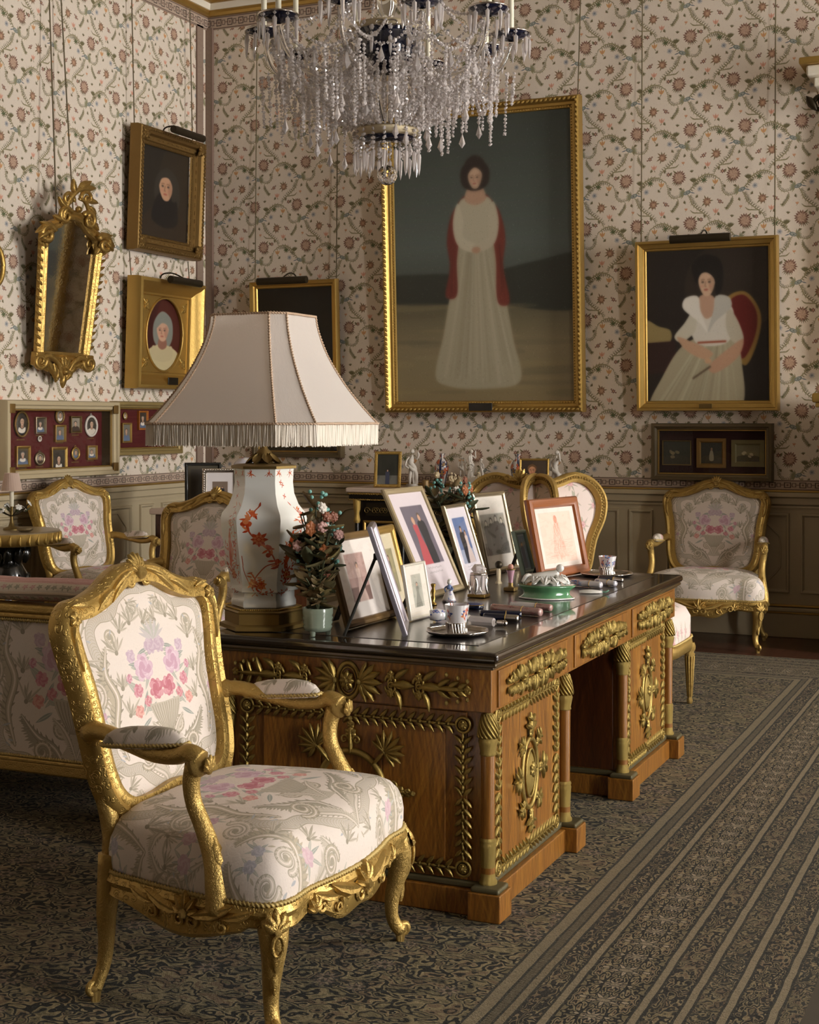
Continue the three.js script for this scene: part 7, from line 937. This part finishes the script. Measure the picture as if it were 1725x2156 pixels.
  photoFrame('photo_frame', 'orange-brown wooden frame holding a red chalk drawing at the far end of the desk', { w: 0.31, h: 0.25, fw: 0.042, d: 0.026, m: phys(0x8a4a1c, 0.35, 0, { clearcoat: 0.5, clearcoatRoughness: 0.15 }), cv: canvas(400, 330, (c, w, h) => { const r = rng(33); c.fillStyle = '#dfd0c6'; c.fillRect(0, 0, w, h); c.fillStyle = '#e3c3b2'; c.fillRect(40, 26, w - 80, h - 52); c.lineCap = 'round'; for (let i = 0; i < 420; i++) { c.globalAlpha = 0.3; c.strokeStyle = r() < 0.7 ? '#c4694a' : '#a94e32'; c.lineWidth = 1.4; const t = r(), x = w * 0.5 + (r() - 0.5) * lerp(40, 150, t), y = lerp(70, 270, t); c.beginPath(); c.moveTo(x, y); c.lineTo(x + (r() - 0.5) * 16, y + 12 + r() * 20); c.stroke(); } for (let i = 0; i < 160; i++) { c.globalAlpha = 0.16; c.beginPath(); const y = 180 + r() * 100, x = 50 + r() * 260; c.moveTo(x, y); c.lineTo(x + 40, y - 6 + r() * 12); c.stroke(); } c.globalAlpha = 1; blob(c, w * 0.5, 66, 17, 22, '#c77c5f', 0.8); }), pos: [-1.852, DY, -5.746], turn: R(76.5), lean: 12, group: GF });
}
// potted artificial flowers
function flowers(name, label, pos, { pot, stems, seed, spread, tall, low = 0.1, potName = 'pot' }) {
  const o = thing(name, label, 'flowers', pos), r = rng(seed); part(o, potName, pot.g, pot.m);
  const leafM = [std(0x5a5234, 0.6), std(0x6d5f38, 0.6), std(0x45492f, 0.6), std(0x74603f, 0.55)], LG = leafG(0.055, 0.034, 0.008, 0.2), bl = rosetteG(0.018, 6, 0.006), berry = new THREE.SphereGeometry(0.0065, 7, 5);
  const blM = { t: std(0x6fa39a, 0.45), o: std(0x9a5a30, 0.5), p: std(0xc2978f, 0.5), w: std(0xcfc6ba, 0.5), r: std(0x7d4a34, 0.5) };
  for (let i = 0; i < stems; i++) { const a = r() * 2 * PI, q = Math.sqrt(r()) * spread, h = lerp(low + 0.1, tall, r()), tip = V(Math.sin(a) * q, h, Math.cos(a) * q), p = crv([[0, pot.y, 0], [Math.sin(a) * q * 0.3, lerp(pot.y, h, 0.5), Math.cos(a) * q * 0.3], tip], 8); const st = part(o, 'stem', sweep(p, 0.0022, { sides: 5 }), leafM[2]);
    for (let k = 0; k < 6; k++) { const t = p[2 + k + Math.floor(r() * 1.4)]; const l = part(st, 'leaf', LG, leafM[Math.floor(r() * 4)]); l.position.copy(t); l.rotation.set(0.6 + r() * 1.4, r() * 6.3, r() - 0.5, 'YXZ'); const s = 0.7 + r() * 0.7; l.scale.setScalar(s); }
    const kind = ['t', 'p', 'l', 'w', 'l', 'o', 'l', 't', 'l', 'r'][i % 10]; if (kind === 'l') continue; if (kind === 't') { const g = []; for (let k = 0; k < 12; k++) g.push(T(berry, tip.x + (r() - 0.5) * 0.05, tip.y + (r() - 0.2) * 0.06, tip.z + (r() - 0.5) * 0.05)); part(st, 'blossom', g, blM.t); }
    else part(st, 'blossom', M(T(bl, 0, 0, 0, 0, 0, 0, kind === 'o' ? 1.35 : 1.05), T(bl, 0, 0, 0.006, 0, 0, 0.5, 0.9)).applyMatrix4(new THREE.Matrix4().makeRotationFromEuler(new THREE.Euler(-0.5 + r() * 0.6, 0.6 + r(), 0, 'YXZ')).setPosition(tip.x, tip.y, tip.z)), blM[kind]); }
  return o;
}
const celadon = phys(0x8f9c8a, 0.25, 0, { clearcoat: 0.7, clearcoatRoughness: 0.08 });
flowers('potted_flowers', 'turquoise, orange and pink enamel flowers in a ribbed celadon pot beside the lamp', [-2.04, DY, -3.89], { pot: { g: M(lathe([[0, 0.012], [0.03, 0.01], [0.042, 0.016], [0.046, 0.028], [0.043, 0.033], [0.047, 0.04], [0.044, 0.046], [0.048, 0.054], [0.045, 0.06], [0.048, 0.068], [0.047, 0.084], [0.043, 0.084], [0.04, 0.07], [0, 0.07]], 26), [0, 1, 2].map((k) => cyl(0.008, 0.01, 0.016, Math.sin(k * 2.1) * 0.032, 0, Math.cos(k * 2.1) * 0.032, 8))), m: celadon, y: 0.07 }, stems: 34, seed: 4, spread: 0.08, tall: 0.4, low: 0.06 });
flowers('vase_flowers', 'turquoise and red enamel flowers rising behind the framed photographs', [-2.32, DY, -5.66], { pot: { g: lathe([[0, 0], [0.04, 0], [0.055, 0.05], [0.05, 0.1], [0.04, 0.12], [0.036, 0.118], [0.03, 0.1], [0, 0.09]], 20), m: celadon, y: 0.1 }, stems: 26, seed: 15, spread: 0.11, tall: 0.4, low: 0.14 });
// trays and cups
const cupTex = (seed, cols) => phys(0xffffff, 0.2, 0, { map: ctex(canvas(256, 128, (c, w, h) => { const r = rng(seed); c.fillStyle = '#d3cfd0'; c.fillRect(0, 0, w, h); for (let i = 0; i < 16; i++) { const x = r() * w, y = 24 + r() * 80; for (let k = 0; k < 6; k++) leaf2(c, x, y, 16, 5, r() * 6.3, cols[k % cols.length]); flower2(c, x, y, 9, 6, [cols[i % cols.length], '#d8b0a0'], r); } })), clearcoat: 0.8, clearcoatRoughness: 0.05 });
const lobed = (rad, y, n, amp) => Array.from({ length: 64 }, (_, i) => { const a = i / 64 * 2 * PI, q = rad * (1 + amp * Math.cos(n * a)); return [Math.cos(a) * q, Math.sin(a) * q]; });
function tray(label, pos, rad) { const o = thing('silver_tray', label, 'tray', pos), L = lobed(rad, 0, 8, 0.03); part(o, 'dish', T(pad(L, [[0, 0.004], [0.78, 0.004], [0.84, 0.008], [0.97, 0.013], [1, 0.012], [0.95, 0.005], [0.8, 0]]), 0, 0, 0, -PI / 2), mat.silver); part(o, 'rim', sweep(L.map(([x, y]) => V(x, 0.0125, y)), 0.0022, { closed: true, sides: 5 }), mat.silver); return o; }
function cup(label, pos, m, h) { const o = thing('porcelain_cup', label, 'cup', pos); part(o, 'bowl', lathe([[0.026, 0.03], [0.03, 0.034], [0.034, 0.06], [0.038, h], [0.0365, h], [0.031, 0.05], [0, 0.036]], 28), m); part(o, 'silver_base', M(lathe([[0, 0], [0.031, 0], [0.031, 0.003], [0.03, 0.03], [0.032, 0.034], [0.026, 0.034]], 28), Array.from({ length: 22 }, (_, k) => T(cyl(0.0022, 0.0022, 0.03, 0, 0, 0, 5), Math.sin(k / 22 * 2 * PI) * 0.0305, 0.002, Math.cos(k / 22 * 2 * PI) * 0.0305, 0, 0, 0.15))), mat.silver); return o; }
tray('lobed silver tray under the red-flowered cup, near corner of the desk', [-1.655, DY, -4.08], 0.096); cup('white cup with red and blue flowers on the near silver tray', [-1.652, DY + 0.0045, -4.07], cupTex(3, ['#b8432a', '#2f4a8a', '#c46a3a']), 0.088);
tray('lobed silver tray under the blue-flowered cup at the far end of the desk', [-1.7, DY, -5.87], 0.112); cup('white cup with blue flowers on the far silver tray', [-1.695, DY + 0.0045, -5.87], cupTex(9, ['#3a5a96', '#5f7fb8', '#a85a5a']), 0.078);
// crystal inkwell, seals, bottles and trinkets
{ const o = thing('crystal_inkwell', 'cut crystal and silver inkwell on a brass foot in front of the photo frames', 'inkwell', [-1.929, DY, -4.967]); part(o, 'foot', box(0.07, 0.012, 0.06, 0, 0, 0, 0.003), mat.brass); part(o, 'jar', T(new THREE.CylinderGeometry(0.036, 0.03, 0.07, 8), 0, 0.048, 0), mat.crystal); part(o, 'collar', T(ringG(0.028, 0.028, 0.005, 20), 0, 0.086, 0, PI / 2), mat.silver); part(o, 'stopper', T(new THREE.IcosahedronGeometry(0.03, 0), 0, 0.104, 0, 0, 0, 0, [1, 0.7, 1]), mat.crystal); part(o, 'silver_mount', [0, 1, 2, 3].map((k) => T(leafG(0.07, 0.02, 0.006), Math.sin(k * 1.57) * 0.034, 0.012, Math.cos(k * 1.57) * 0.034, -0.05, k * 1.57, 0)), mat.silver); }
{ const o = thing('desk_seal', 'pink stone seal with a flared handle on a brass base', 'seal', [-1.886, DY, -5.197]); part(o, 'handle', lathe([[0.008, 0.028], [0.01, 0.05], [0.016, 0.078], [0.017, 0.082], [0.008, 0.084], [0, 0.084]], 16), phys(0xb58a98, 0.25, 0, { clearcoat: 0.6 })); part(o, 'mount', [box(0.045, 0.014, 0.045, 0, 0, 0, 0.003), lathe([[0.014, 0.014], [0.009, 0.02], [0.01, 0.03], [0.007, 0.032]], 14), T(ringG(0.017, 0.017, 0.003, 18), 0, 0.083, 0, PI / 2)], mat.brassDull); part(o, 'knob', T(ball(0.012, 0, 0.092, 0, 10, 7), 0, 0, 0), std(0xc08a78, 0.4)); }
{ const o = thing('desk_seal', 'slim dark metal seal with a round top behind the pink one', 'seal', [-2.012, DY, -5.403]); part(o, 'stem', lathe([[0.014, 0], [0.014, 0.006], [0.008, 0.012], [0.009, 0.05], [0.006, 0.062]], 14), mat.silverOld); part(o, 'head', ball(0.016, 0, 0.076, 0, 12, 8), mat.bronzeDark); }
solo('brass_candlestick', 'tiny brass candlestick before the large beige photo frame', 'candlestick', lathe([[0, 0], [0.014, 0], [0.012, 0.006], [0.004, 0.012], [0.008, 0.025], [0.004, 0.036], [0.009, 0.05], [0.005, 0.06], [0.01, 0.072], [0.007, 0.076], [0, 0.07]], 14), mat.brass, [-1.993, DY, -4.685]);
{ const o = thing('porcelain_figurine', 'tiny blue and white porcelain figurine beside the brass candlestick', 'figurine', [-1.975, DY, -4.79]); part(o, 'skirt', lathe([[0, 0], [0.026, 0], [0.024, 0.012], [0.012, 0.04], [0.01, 0.046], [0, 0.046]], 16), cupTex(12, ['#6a7fb0', '#b08a96'])); part(o, 'bodice', [T(ball(0.011, 0, 0.052, 0, 8, 6), 0, 0, 0), sweep(crv([[0.009, 0.056, 0], [0.016, 0.046, 0.006], [0.008, 0.042, 0.012]], 6), 0.003, { sides: 5 }), sweep(crv([[-0.009, 0.056, 0], [-0.016, 0.048, 0.004], [-0.01, 0.036, 0.01]], 6), 0.003, { sides: 5 })], std(0x6b7fae, 0.3)); part(o, 'head', [ball(0.0085, 0, 0.07, 0, 8, 6), T(ball(0.009, 0, 0.074, -0.003, 8, 6), 0, 0, 0)], mat.porcelain); }
// etuis and flacons lying on the writing surface
function etui(label, pos, len, rad, yaw, m, capM, fl) { const o = thing('etui', label, 'case', [pos[0], DY + rad, pos[1]], yaw, 'small cases lying on the desk'), L = len / 2; const lay = (g) => T(g, 0, 0, 0, 0, 0, -PI / 2); const sides = fl ? 8 : 16; part(o, 'body', lay(lathe([[0, -L], [rad * 0.86, -L], [rad, -L + 0.006], [rad, L * 0.25]], sides)), m); part(o, 'cap', lay(lathe([[rad, L * 0.28], [rad * 0.96, L - 0.008], [rad * 0.8, L], [0, L]], sides)), capM ?? m); part(o, 'gilt_band', T(ringG(rad, rad, 0.0016, 18, 5), L * 0.265, 0, 0, 0, PI / 2), mat.brass); return o; }
const floralA = cupTex(21, ['#b58a94', '#c9a7a4', '#8a9aa8']), navy = phys(0x10152e, 0.2, 0, { clearcoat: 0.8 }), pinkW = phys(0xc5aaa8, 0.25, 0, { map: ctex(chintzC), clearcoat: 0.6 });
etui('longest pink and white cylindrical case lying in front of the green dish', [-1.64, -4.575], 0.2, 0.0145, R(-14), pinkW); etui('flowered white case lying just behind the long pink one', [-1.63, -4.7], 0.16, 0.013, R(-10), floralA, pinkW);
etui('dark blue case lying beside the long pink one', [-1.665, -4.49], 0.14, 0.011, R(12), navy); etui('short navy case with a silver end near the glass flacon', [-1.63, -4.4], 0.12, 0.012, R(2), navy, mat.silver);
etui('white case with blue flowers lying before the far tray', [-1.655, -5.43], 0.14, 0.0135, R(-14), cupTex(25, ['#3a5a96', '#a86a5a', '#5f7fb8'])); etui('second blue-flowered case lying nearest the desk edge', [-1.6, -5.52], 0.11, 0.012, R(-30), cupTex(27, ['#3a4a86', '#5f7fb8'])); etui('dark case with silver tip lying beside the far tray', [-1.62, -5.66], 0.12, 0.01, R(-20), navy, mat.silver);
{ const o = thing('glass_flacon', 'clear cut-glass flacon with a silver cap lying behind the near cup', 'bottle', [-1.625, DY + 0.0155, -4.262], R(-8)); const lay = (g) => T(g, 0, 0, 0, 0, 0, -PI / 2); part(o, 'body', lay(new THREE.CylinderGeometry(0.014, 0.016, 0.085, 8).translate(0, -0.02, 0)), mat.crystal); part(o, 'neck', lay(cyl(0.007, 0.007, 0.015, 0, 0.022, 0, 10)), mat.glass); part(o, 'cap', [lay(cyl(0.009, 0.01, 0.02, 0, 0.037, 0, 12)), ball(0.01, 0.062, 0, 0, 9, 7)], mat.silver); }
{ const o = thing('oval_box', 'dark blue oval enamel box with a gilt rim', 'box', [-1.835, DY, -4.66], R(10)); const ov = Array.from({ length: 28 }, (_, i) => [0.042 * Math.cos(i / 28 * 2 * PI), 0.028 * Math.sin(i / 28 * 2 * PI)]); part(o, 'base', T(pad(ov, [[0, 0.012], [0.95, 0.012], [1, 0.01], [1, 0.001], [0.9, 0]]), 0, 0, 0, -PI / 2), navy); part(o, 'lid', T(pad(ov, [[0, 0.009], [0.7, 0.007], [1, 0.0005], [1, 0]]), 0, 0.0125, 0, -PI / 2), phys(0x39406a, 0.2, 0, { clearcoat: 0.8 })); part(o, 'rim', sweep(ov.map(([x, y]) => V(x, 0.0125, y)), 0.0014, { closed: true, sides: 5 }), mat.brass); }
{ const o = thing('enamel_barrel', 'little blue and white enamel barrel behind the near tray', 'box', [-1.815, DY + 0.022, -4.3], R(30)); part(o, 'body', T(lathe([[0, -0.025], [0.016, -0.025], [0.022, 0], [0.016, 0.025], [0, 0.025]], 20), 0, 0, 0, 0, 0, PI / 2), cupTex(31, ['#2a458a', '#3d5aa0', '#2a458a'])); part(o, 'end_cap', [T(cyl(0.0165, 0.0165, 0.004, 0, 0, 0, 16), 0.028, 0, 0, 0, 0, PI / 2)], std(0xb9c7c2, 0.3)); }
{ const o = thing('shell_box', 'small pale turquoise shell box behind the near cup', 'box', [-1.765, DY, -4.4], 0.4); part(o, 'shell', M(Array.from({ length: 9 }, (_, k) => T(leafG(0.05, 0.014, 0.012), 0, 0.012, 0.02, -PI / 2 - 0.2, 0, 0)).map((g, k) => T(g, 0, 0, 0, 0, (k - 4) * 0.28, 0))), phys(0x86aaa2, 0.25, 0, { clearcoat: 0.6 })); part(o, 'base', lathe([[0, 0], [0.028, 0], [0.032, 0.008], [0.02, 0.014], [0, 0.014]], 18), std(0xcfc6ba, 0.3)); }
// green porcelain dish heaped with white shells and a reclining figure
{ const o = thing('porcelain_dish', 'green porcelain dish heaped with white shells and figures', 'ornament', [-1.685, DY, -5.03], R(12)); const gM = phys(0x5f9468, 0.15, 0, { clearcoat: 1, clearcoatRoughness: 0.04 }), r = rng(9), ov = Array.from({ length: 40 }, (_, i) => { const a = i / 40 * 2 * PI, q = 1 + 0.06 * Math.cos(4 * a); return [0.095 * Math.cos(a) * q, 0.06 * Math.sin(a) * q]; });
  const b = part(o, 'bowl', T(pad(ov, [[0, 0.045], [0.8, 0.045], [1.08, 0.052], [1.05, 0.044], [0.86, 0.03], [0.86, 0.015], [1.0, 0.003], [1, 0], [0.2, 0]]), 0, 0, 0, -PI / 2), gM); part(b, 'foot_rim', sweep(ov.map(([x, y]) => V(x * 1.01, 0.003, y * 1.01)), 0.003, { closed: true, sides: 6 }), mat.porcelain);
  for (let k = 0; k < 12; k++) { const a = k / 12 * 2 * PI, x = Math.cos(a) * 0.085, z = Math.sin(a) * 0.055; part(o, 'shell', M(Array.from({ length: 6 }, (_, j) => T(leafG(0.042, 0.013, 0.008), x, 0.05 + r() * 0.008, z, -1.2 + r() * 0.5, -a + PI / 2 + (j - 2.5) * 0.3, 0))), mat.porcelain); }
  part(o, 'reclining_figure', [sweep(crv([[-0.06, 0.075, 0], [-0.03, 0.078, 0.008], [0.0, 0.082, 0], [0.03, 0.09, -0.004], [0.042, 0.1, -0.004]], 14), (t) => 0.009 + 0.01 * Math.sin(PI * clamp(t * 0.8 + 0.15, 0, 1)), { sides: 8 }), ball(0.015, 0.05, 0.112, -0.004, 10, 8), sweep(crv([[0.03, 0.09, 0], [0.045, 0.075, 0.02], [0.03, 0.065, 0.03]], 8), 0.006, { sides: 6 }), sweep(crv([[-0.05, 0.078, 0], [-0.07, 0.085, 0.02], [-0.085, 0.06, 0.02]], 8), 0.008, { sides: 6 }), T(ball(0.03, 0, 0, 0, 12, 8), 0, 0.05, 0, 0, 0, 0, [1.9, 0.7, 1.2])], mat.porcelain); }
{ const o = thing('shell_spoon', 'white porcelain leaf with a green stalk lying beside the green dish', 'ornament', [-1.575, DY, -5.25], R(20)); part(o, 'leaf', T(leafG(0.09, 0.04, 0.012), -0.05, 0.002, 0, -PI / 2, PI / 2 + PI, 0), mat.porcelain); part(o, 'stalk', sweep(crv([[0.035, 0.006, 0], [0.05, 0.005, 0.002], [0.062, 0.012, 0]], 6), 0.003, { sides: 6 }), std(0x7fae98, 0.3)); }
solo('white_shell', 'little ribbed white shell before the wooden frame', 'shell', M(Array.from({ length: 9 }, (_, k) => T(leafG(0.055, 0.014, 0.01), 0, 0.02, 0, -PI / 2 + 0.2, (k - 4) * 0.2, 0)), T(ball(0.022, 0, 0.02, -0.02, 12, 8), 0, 0, 0, 0, 0, 0, [1, 0.9, 1])), mat.porcelain, [-1.86, DY, -5.5], 1.2);

// ------------------------------------------------------------------ crystal chandelier
{
  const CX = -2.65, CZ = -5.71, o = thing('crystal_chandelier', 'large crystal chandelier with cobalt dishes, candles and hanging drops above the desk', 'chandelier', [CX, 2.4, CZ]), Y = (h) => h - 2.4, r = rng(99);
  const C = mat.crystal;
  part(o, 'stem', [lathe([[0.02, Y(2.76)], [0.03, Y(2.8)], [0.05, Y(2.9)], [0.03, Y(2.96)], [0.02, Y(3.2)], [0.045, Y(3.25)], [0.05, Y(3.34)], [0.025, Y(3.4)], [0.02, Y(3.7)], [0.05, Y(3.78)], [0.03, Y(3.9)], [0.015, Y(4.0)]], 14)], mat.glass);
  part(o, 'chain', [sweep([V(0, Y(3.98), 0), V(0, Y(4.98), 0)], 0.008, { sides: 6 })], mat.brassDull); part(o, 'ceiling_rose', lathe([[0, Y(4.94)], [0.06, Y(4.95)], [0.1, Y(4.99)], [0, Y(4.995)]], 18), mat.gilt);
  const bowl = part(o, 'bowl', lathe([[0.02, Y(2.96)], [0.08, Y(2.965)], [0.125, Y(2.99)], [0.145, Y(3.04)], [0.148, Y(3.1)], [0.135, Y(3.125)], [0.145, Y(3.15)]], 32), mat.cobalt); part(bowl, 'rim', lathe([[0.148, Y(3.145)], [0.156, Y(3.15)], [0.156, Y(3.172)], [0.146, Y(3.175)]], 32), mat.silverOld);
  part(bowl, 'bow', T(M(ringG(0.022, 0.012, 0.004, 16, 5).translate(-0.024, 0.01, 0), ringG(0.022, 0.012, 0.004, 16, 5).translate(0.024, 0.01, 0), ball(0.008, 0, 0.006, 0, 6, 5)), Math.sin(R(24)) * 0.16, Y(3.14), Math.cos(R(24)) * 0.16, 0, R(24), 0), mat.silver);
  const low = part(o, 'lower_ring', lathe([[0.11, Y(2.675)], [0.135, Y(2.685)], [0.142, Y(2.71)], [0.135, Y(2.725)], [0.12, Y(2.72)]], 36), mat.silverOld); part(low, 'lower_dish', lathe([[0.13, Y(2.7)], [0.125, Y(2.672)], [0.08, Y(2.655)], [0, Y(2.66)]], 30), mat.cobalt);
  // pendants: faceted prisms (long) and pear drops
  const prismG = M(new THREE.CylinderGeometry(0.0085, 0.0055, 0.05, 6).translate(0, -0.035, 0), new THREE.ConeGeometry(0.0055, 0.022, 6).rotateX(PI).translate(0, -0.071, 0), new THREE.ConeGeometry(0.0075, 0.01, 6).translate(0, -0.005, 0), new THREE.OctahedronGeometry(0.0075).translate(0, 0.008, 0));
  const pearG = M(new THREE.ConeGeometry(0.013, 0.04, 6).translate(0, -0.016, 0), new THREE.ConeGeometry(0.013, 0.018, 6).rotateX(PI).translate(0, -0.045, 0), new THREE.OctahedronGeometry(0.007).translate(0, 0.008, 0));
  const hang = (parent, g, x, y, z) => { const m = part(parent, 'pendant', g, C); m.position.set(x, y, z); m.rotation.y = r() * 3; m.rotation.z = (r() - 0.5) * 0.08; m.scale.setScalar(1.18); return m; };
  const beadG = new THREE.OctahedronGeometry(0.0088, 0), beadB = T(new THREE.IcosahedronGeometry(0.0098, 0), 0, 0, 0, 0, 0, 0, [1, 1.15, 0.7]);
  const strand = (parent, pts, step = 0.0165, big = 0.35) => { const g = []; for (const p of resample(pts, step)) g.push(T(r() < big ? beadB : beadG, p.x, p.y, p.z, r() * 3, r() * 3, 0, 0.8 + r() * 0.5)); return part(parent, "bead_strand", g, C); };
  const swag = (a, b, sag, n = 14) => { const P = []; for (let i = 0; i <= n; i++) { const t = i / n, p = a.clone().lerp(b, t); p.y -= sag * 4 * t * (1 - t); P.push(p); } return P; };
  // arms, dishes, candles
  const N = 10, tips = [];
  for (let k = 0; k < N; k++) {
    const a = R(24 + 16 + k * 36), dx = Math.sin(a), dz = Math.cos(a), RR = 0.545, at = (q, y) => V(dx * q, y, dz * q), hT = 3.125 + (k % 2) * 0.02;
    const arm = part(o, 'arm', sweep(crv([at(0.06, Y(3.05)), at(0.16, Y(3.02)), at(0.28, Y(2.93)), at(0.4, Y(2.92)), at(0.5, Y(2.99)), at(RR, Y(hT - 0.03))], 24), (t) => 0.0125 - 0.003 * t, { sides: 8 }), mat.glass);
    const dish = part(arm, 'drip_dish', T(lathe([[0.012, -0.02], [0.03, -0.016], [0.07, 0.0], [0.084, 0.014], [0.08, 0.014], [0.03, -0.006], [0, -0.006]], 24), dx * RR, Y(hT), dz * RR), phys(0x0c1330, 0.12, 0, { clearcoat: 1 }));
    part(arm, 'dish_rim', T(ringG(0.083, 0.083, 0.0042, 30, 6), dx * RR, Y(hT) + 0.014, dz * RR, PI / 2), mat.silver);
    part(arm, 'candle', T(M(cyl(0.0125, 0.0125, 0.26, 0, 0.02, 0, 12), lathe([[0.012, -0.004], [0.018, 0.0], [0.02, 0.022], [0.0125, 0.026]], 12)), dx * RR, Y(hT), dz * RR), mat.wax);
    for (let j = 0; j < 9; j++) { const b = j / 9 * 2 * PI + k; hang(arm, prismG, dx * RR + Math.sin(b) * 0.08, Y(hT) - 0.012 + 0.006, dz * RR + Math.cos(b) * 0.08); }
    tips.push(at(RR, Y(hT)));
    // strands falling from the arm
    for (let j = 0; j < 12; j++) { const q = 0.24 + j * 0.028 + r() * 0.02, b = a + (r() - 0.5) * 0.5, y0 = Y(2.96 + r() * 0.04), L = 0.13 + r() * 0.2 * (1 - Math.abs(q - 0.36)); strand(arm, [V(Math.sin(b) * q, y0, Math.cos(b) * q), V(Math.sin(b) * q * 0.98, y0 - L, Math.cos(b) * q * 0.98)]); if (j % 4 === 0) hang(arm, pearG, Math.sin(b) * q * 0.98, y0 - L - 0.016, Math.cos(b) * q * 0.98); }
  }
  for (let k = 0; k < N; k++) {                                  // festoons between the arms, and canopies to the middle
    const a = tips[k], b = tips[(k + 1) % N], lo = (p, d, f = 1) => V(p.x * f, p.y - d, p.z * f);
    strand(o, swag(lo(a, 0.03, 0.93), lo(b, 0.03, 0.93), 0.13)); strand(o, swag(lo(a, 0.1, 0.8), lo(b, 0.1, 0.8), 0.16)); strand(o, swag(lo(a, 0.2, 0.62), lo(b, 0.2, 0.62), 0.13));
    const m = lo(a, 0.03, 0.93).lerp(lo(b, 0.03, 0.93), 0.5); hang(o, pearG, m.x, m.y - 0.145, m.z);
    const ang = R(24 + 16 + k * 36 + 18), q = (rad, y) => V(Math.sin(ang) * rad, y, Math.cos(ang) * rad); strand(o, swag(q(0.16, Y(3.16)), lo(a, 0.0, 0.88), 0.1)); strand(o, swag(q(0.05, Y(3.6)), lo(a, -0.01, 0.86), 0.12));
  }
  for (let k = 0; k < N; k += 1) { const a = tips[k], b = tips[(k + 1) % N]; strand(o, swag(V(a.x * 0.86, a.y - 0.16, a.z * 0.86), V(b.x * 0.86, b.y - 0.16, b.z * 0.86), 0.16), 0.019, 0.9); strand(o, swag(V(a.x * 0.95, a.y - 0.05, a.z * 0.95), V(a.x * 0.86, a.y - 0.16, a.z * 0.86), 0.01), 0.019, 0.9); hang(o, pearG, a.x * 0.86, a.y - 0.185, a.z * 0.86).scale.setScalar(1.5); }
  // basket of strands from the bowl to the lower ring
  for (let k = 0; k < 34; k++) { const a = k / 34 * 2 * PI, p = (rad, y) => V(Math.sin(a) * rad, Y(y), Math.cos(a) * rad); strand(o, crv([p(0.15, 2.985), p(0.235 + (k % 2) * 0.03, 2.9), p(0.235, 2.83), p(0.18, 2.76), p(0.137, 2.725)], 14), 0.016); if (k % 2) strand(o, crv([p(0.28, 2.95), p(0.3, 2.88), p(0.27, 2.8), p(0.19, 2.74)], 10)); }
  for (let k = 0; k < 12; k++) { const a = k / 12 * 2 * PI; hang(bowl, prismG, Math.sin(a) * 0.158, Y(3.1), Math.cos(a) * 0.158); part(bowl, 'spangle', T(beadB, Math.sin(a) * 0.158, Y(3.135), Math.cos(a) * 0.158, 0, a, 0, 1.3), C); }
  for (let k = 0; k < 18; k++) { const a = k / 18 * 2 * PI; strand(low, [V(Math.sin(a) * 0.145, Y(2.7), Math.cos(a) * 0.145), V(Math.sin(a) * 0.145, Y(2.64), Math.cos(a) * 0.145)], 0.02, 0.8); hang(low, prismG, Math.sin(a) * 0.143, Y(2.615), Math.cos(a) * 0.143); if (k % 2) hang(low, prismG, Math.sin(a) * 0.09, Y(2.62), Math.cos(a) * 0.09); }
  part(o, 'bottom_ball', [T(new THREE.IcosahedronGeometry(0.045, 2), 0, Y(2.52), 0)], mat.clearCrystal); part(o, 'ball_link', sweep([V(0, Y(2.56), 0), V(0, Y(2.67), 0)], 0.003, { sides: 5 }), mat.silver);
}

renderer.render(scene, camera);
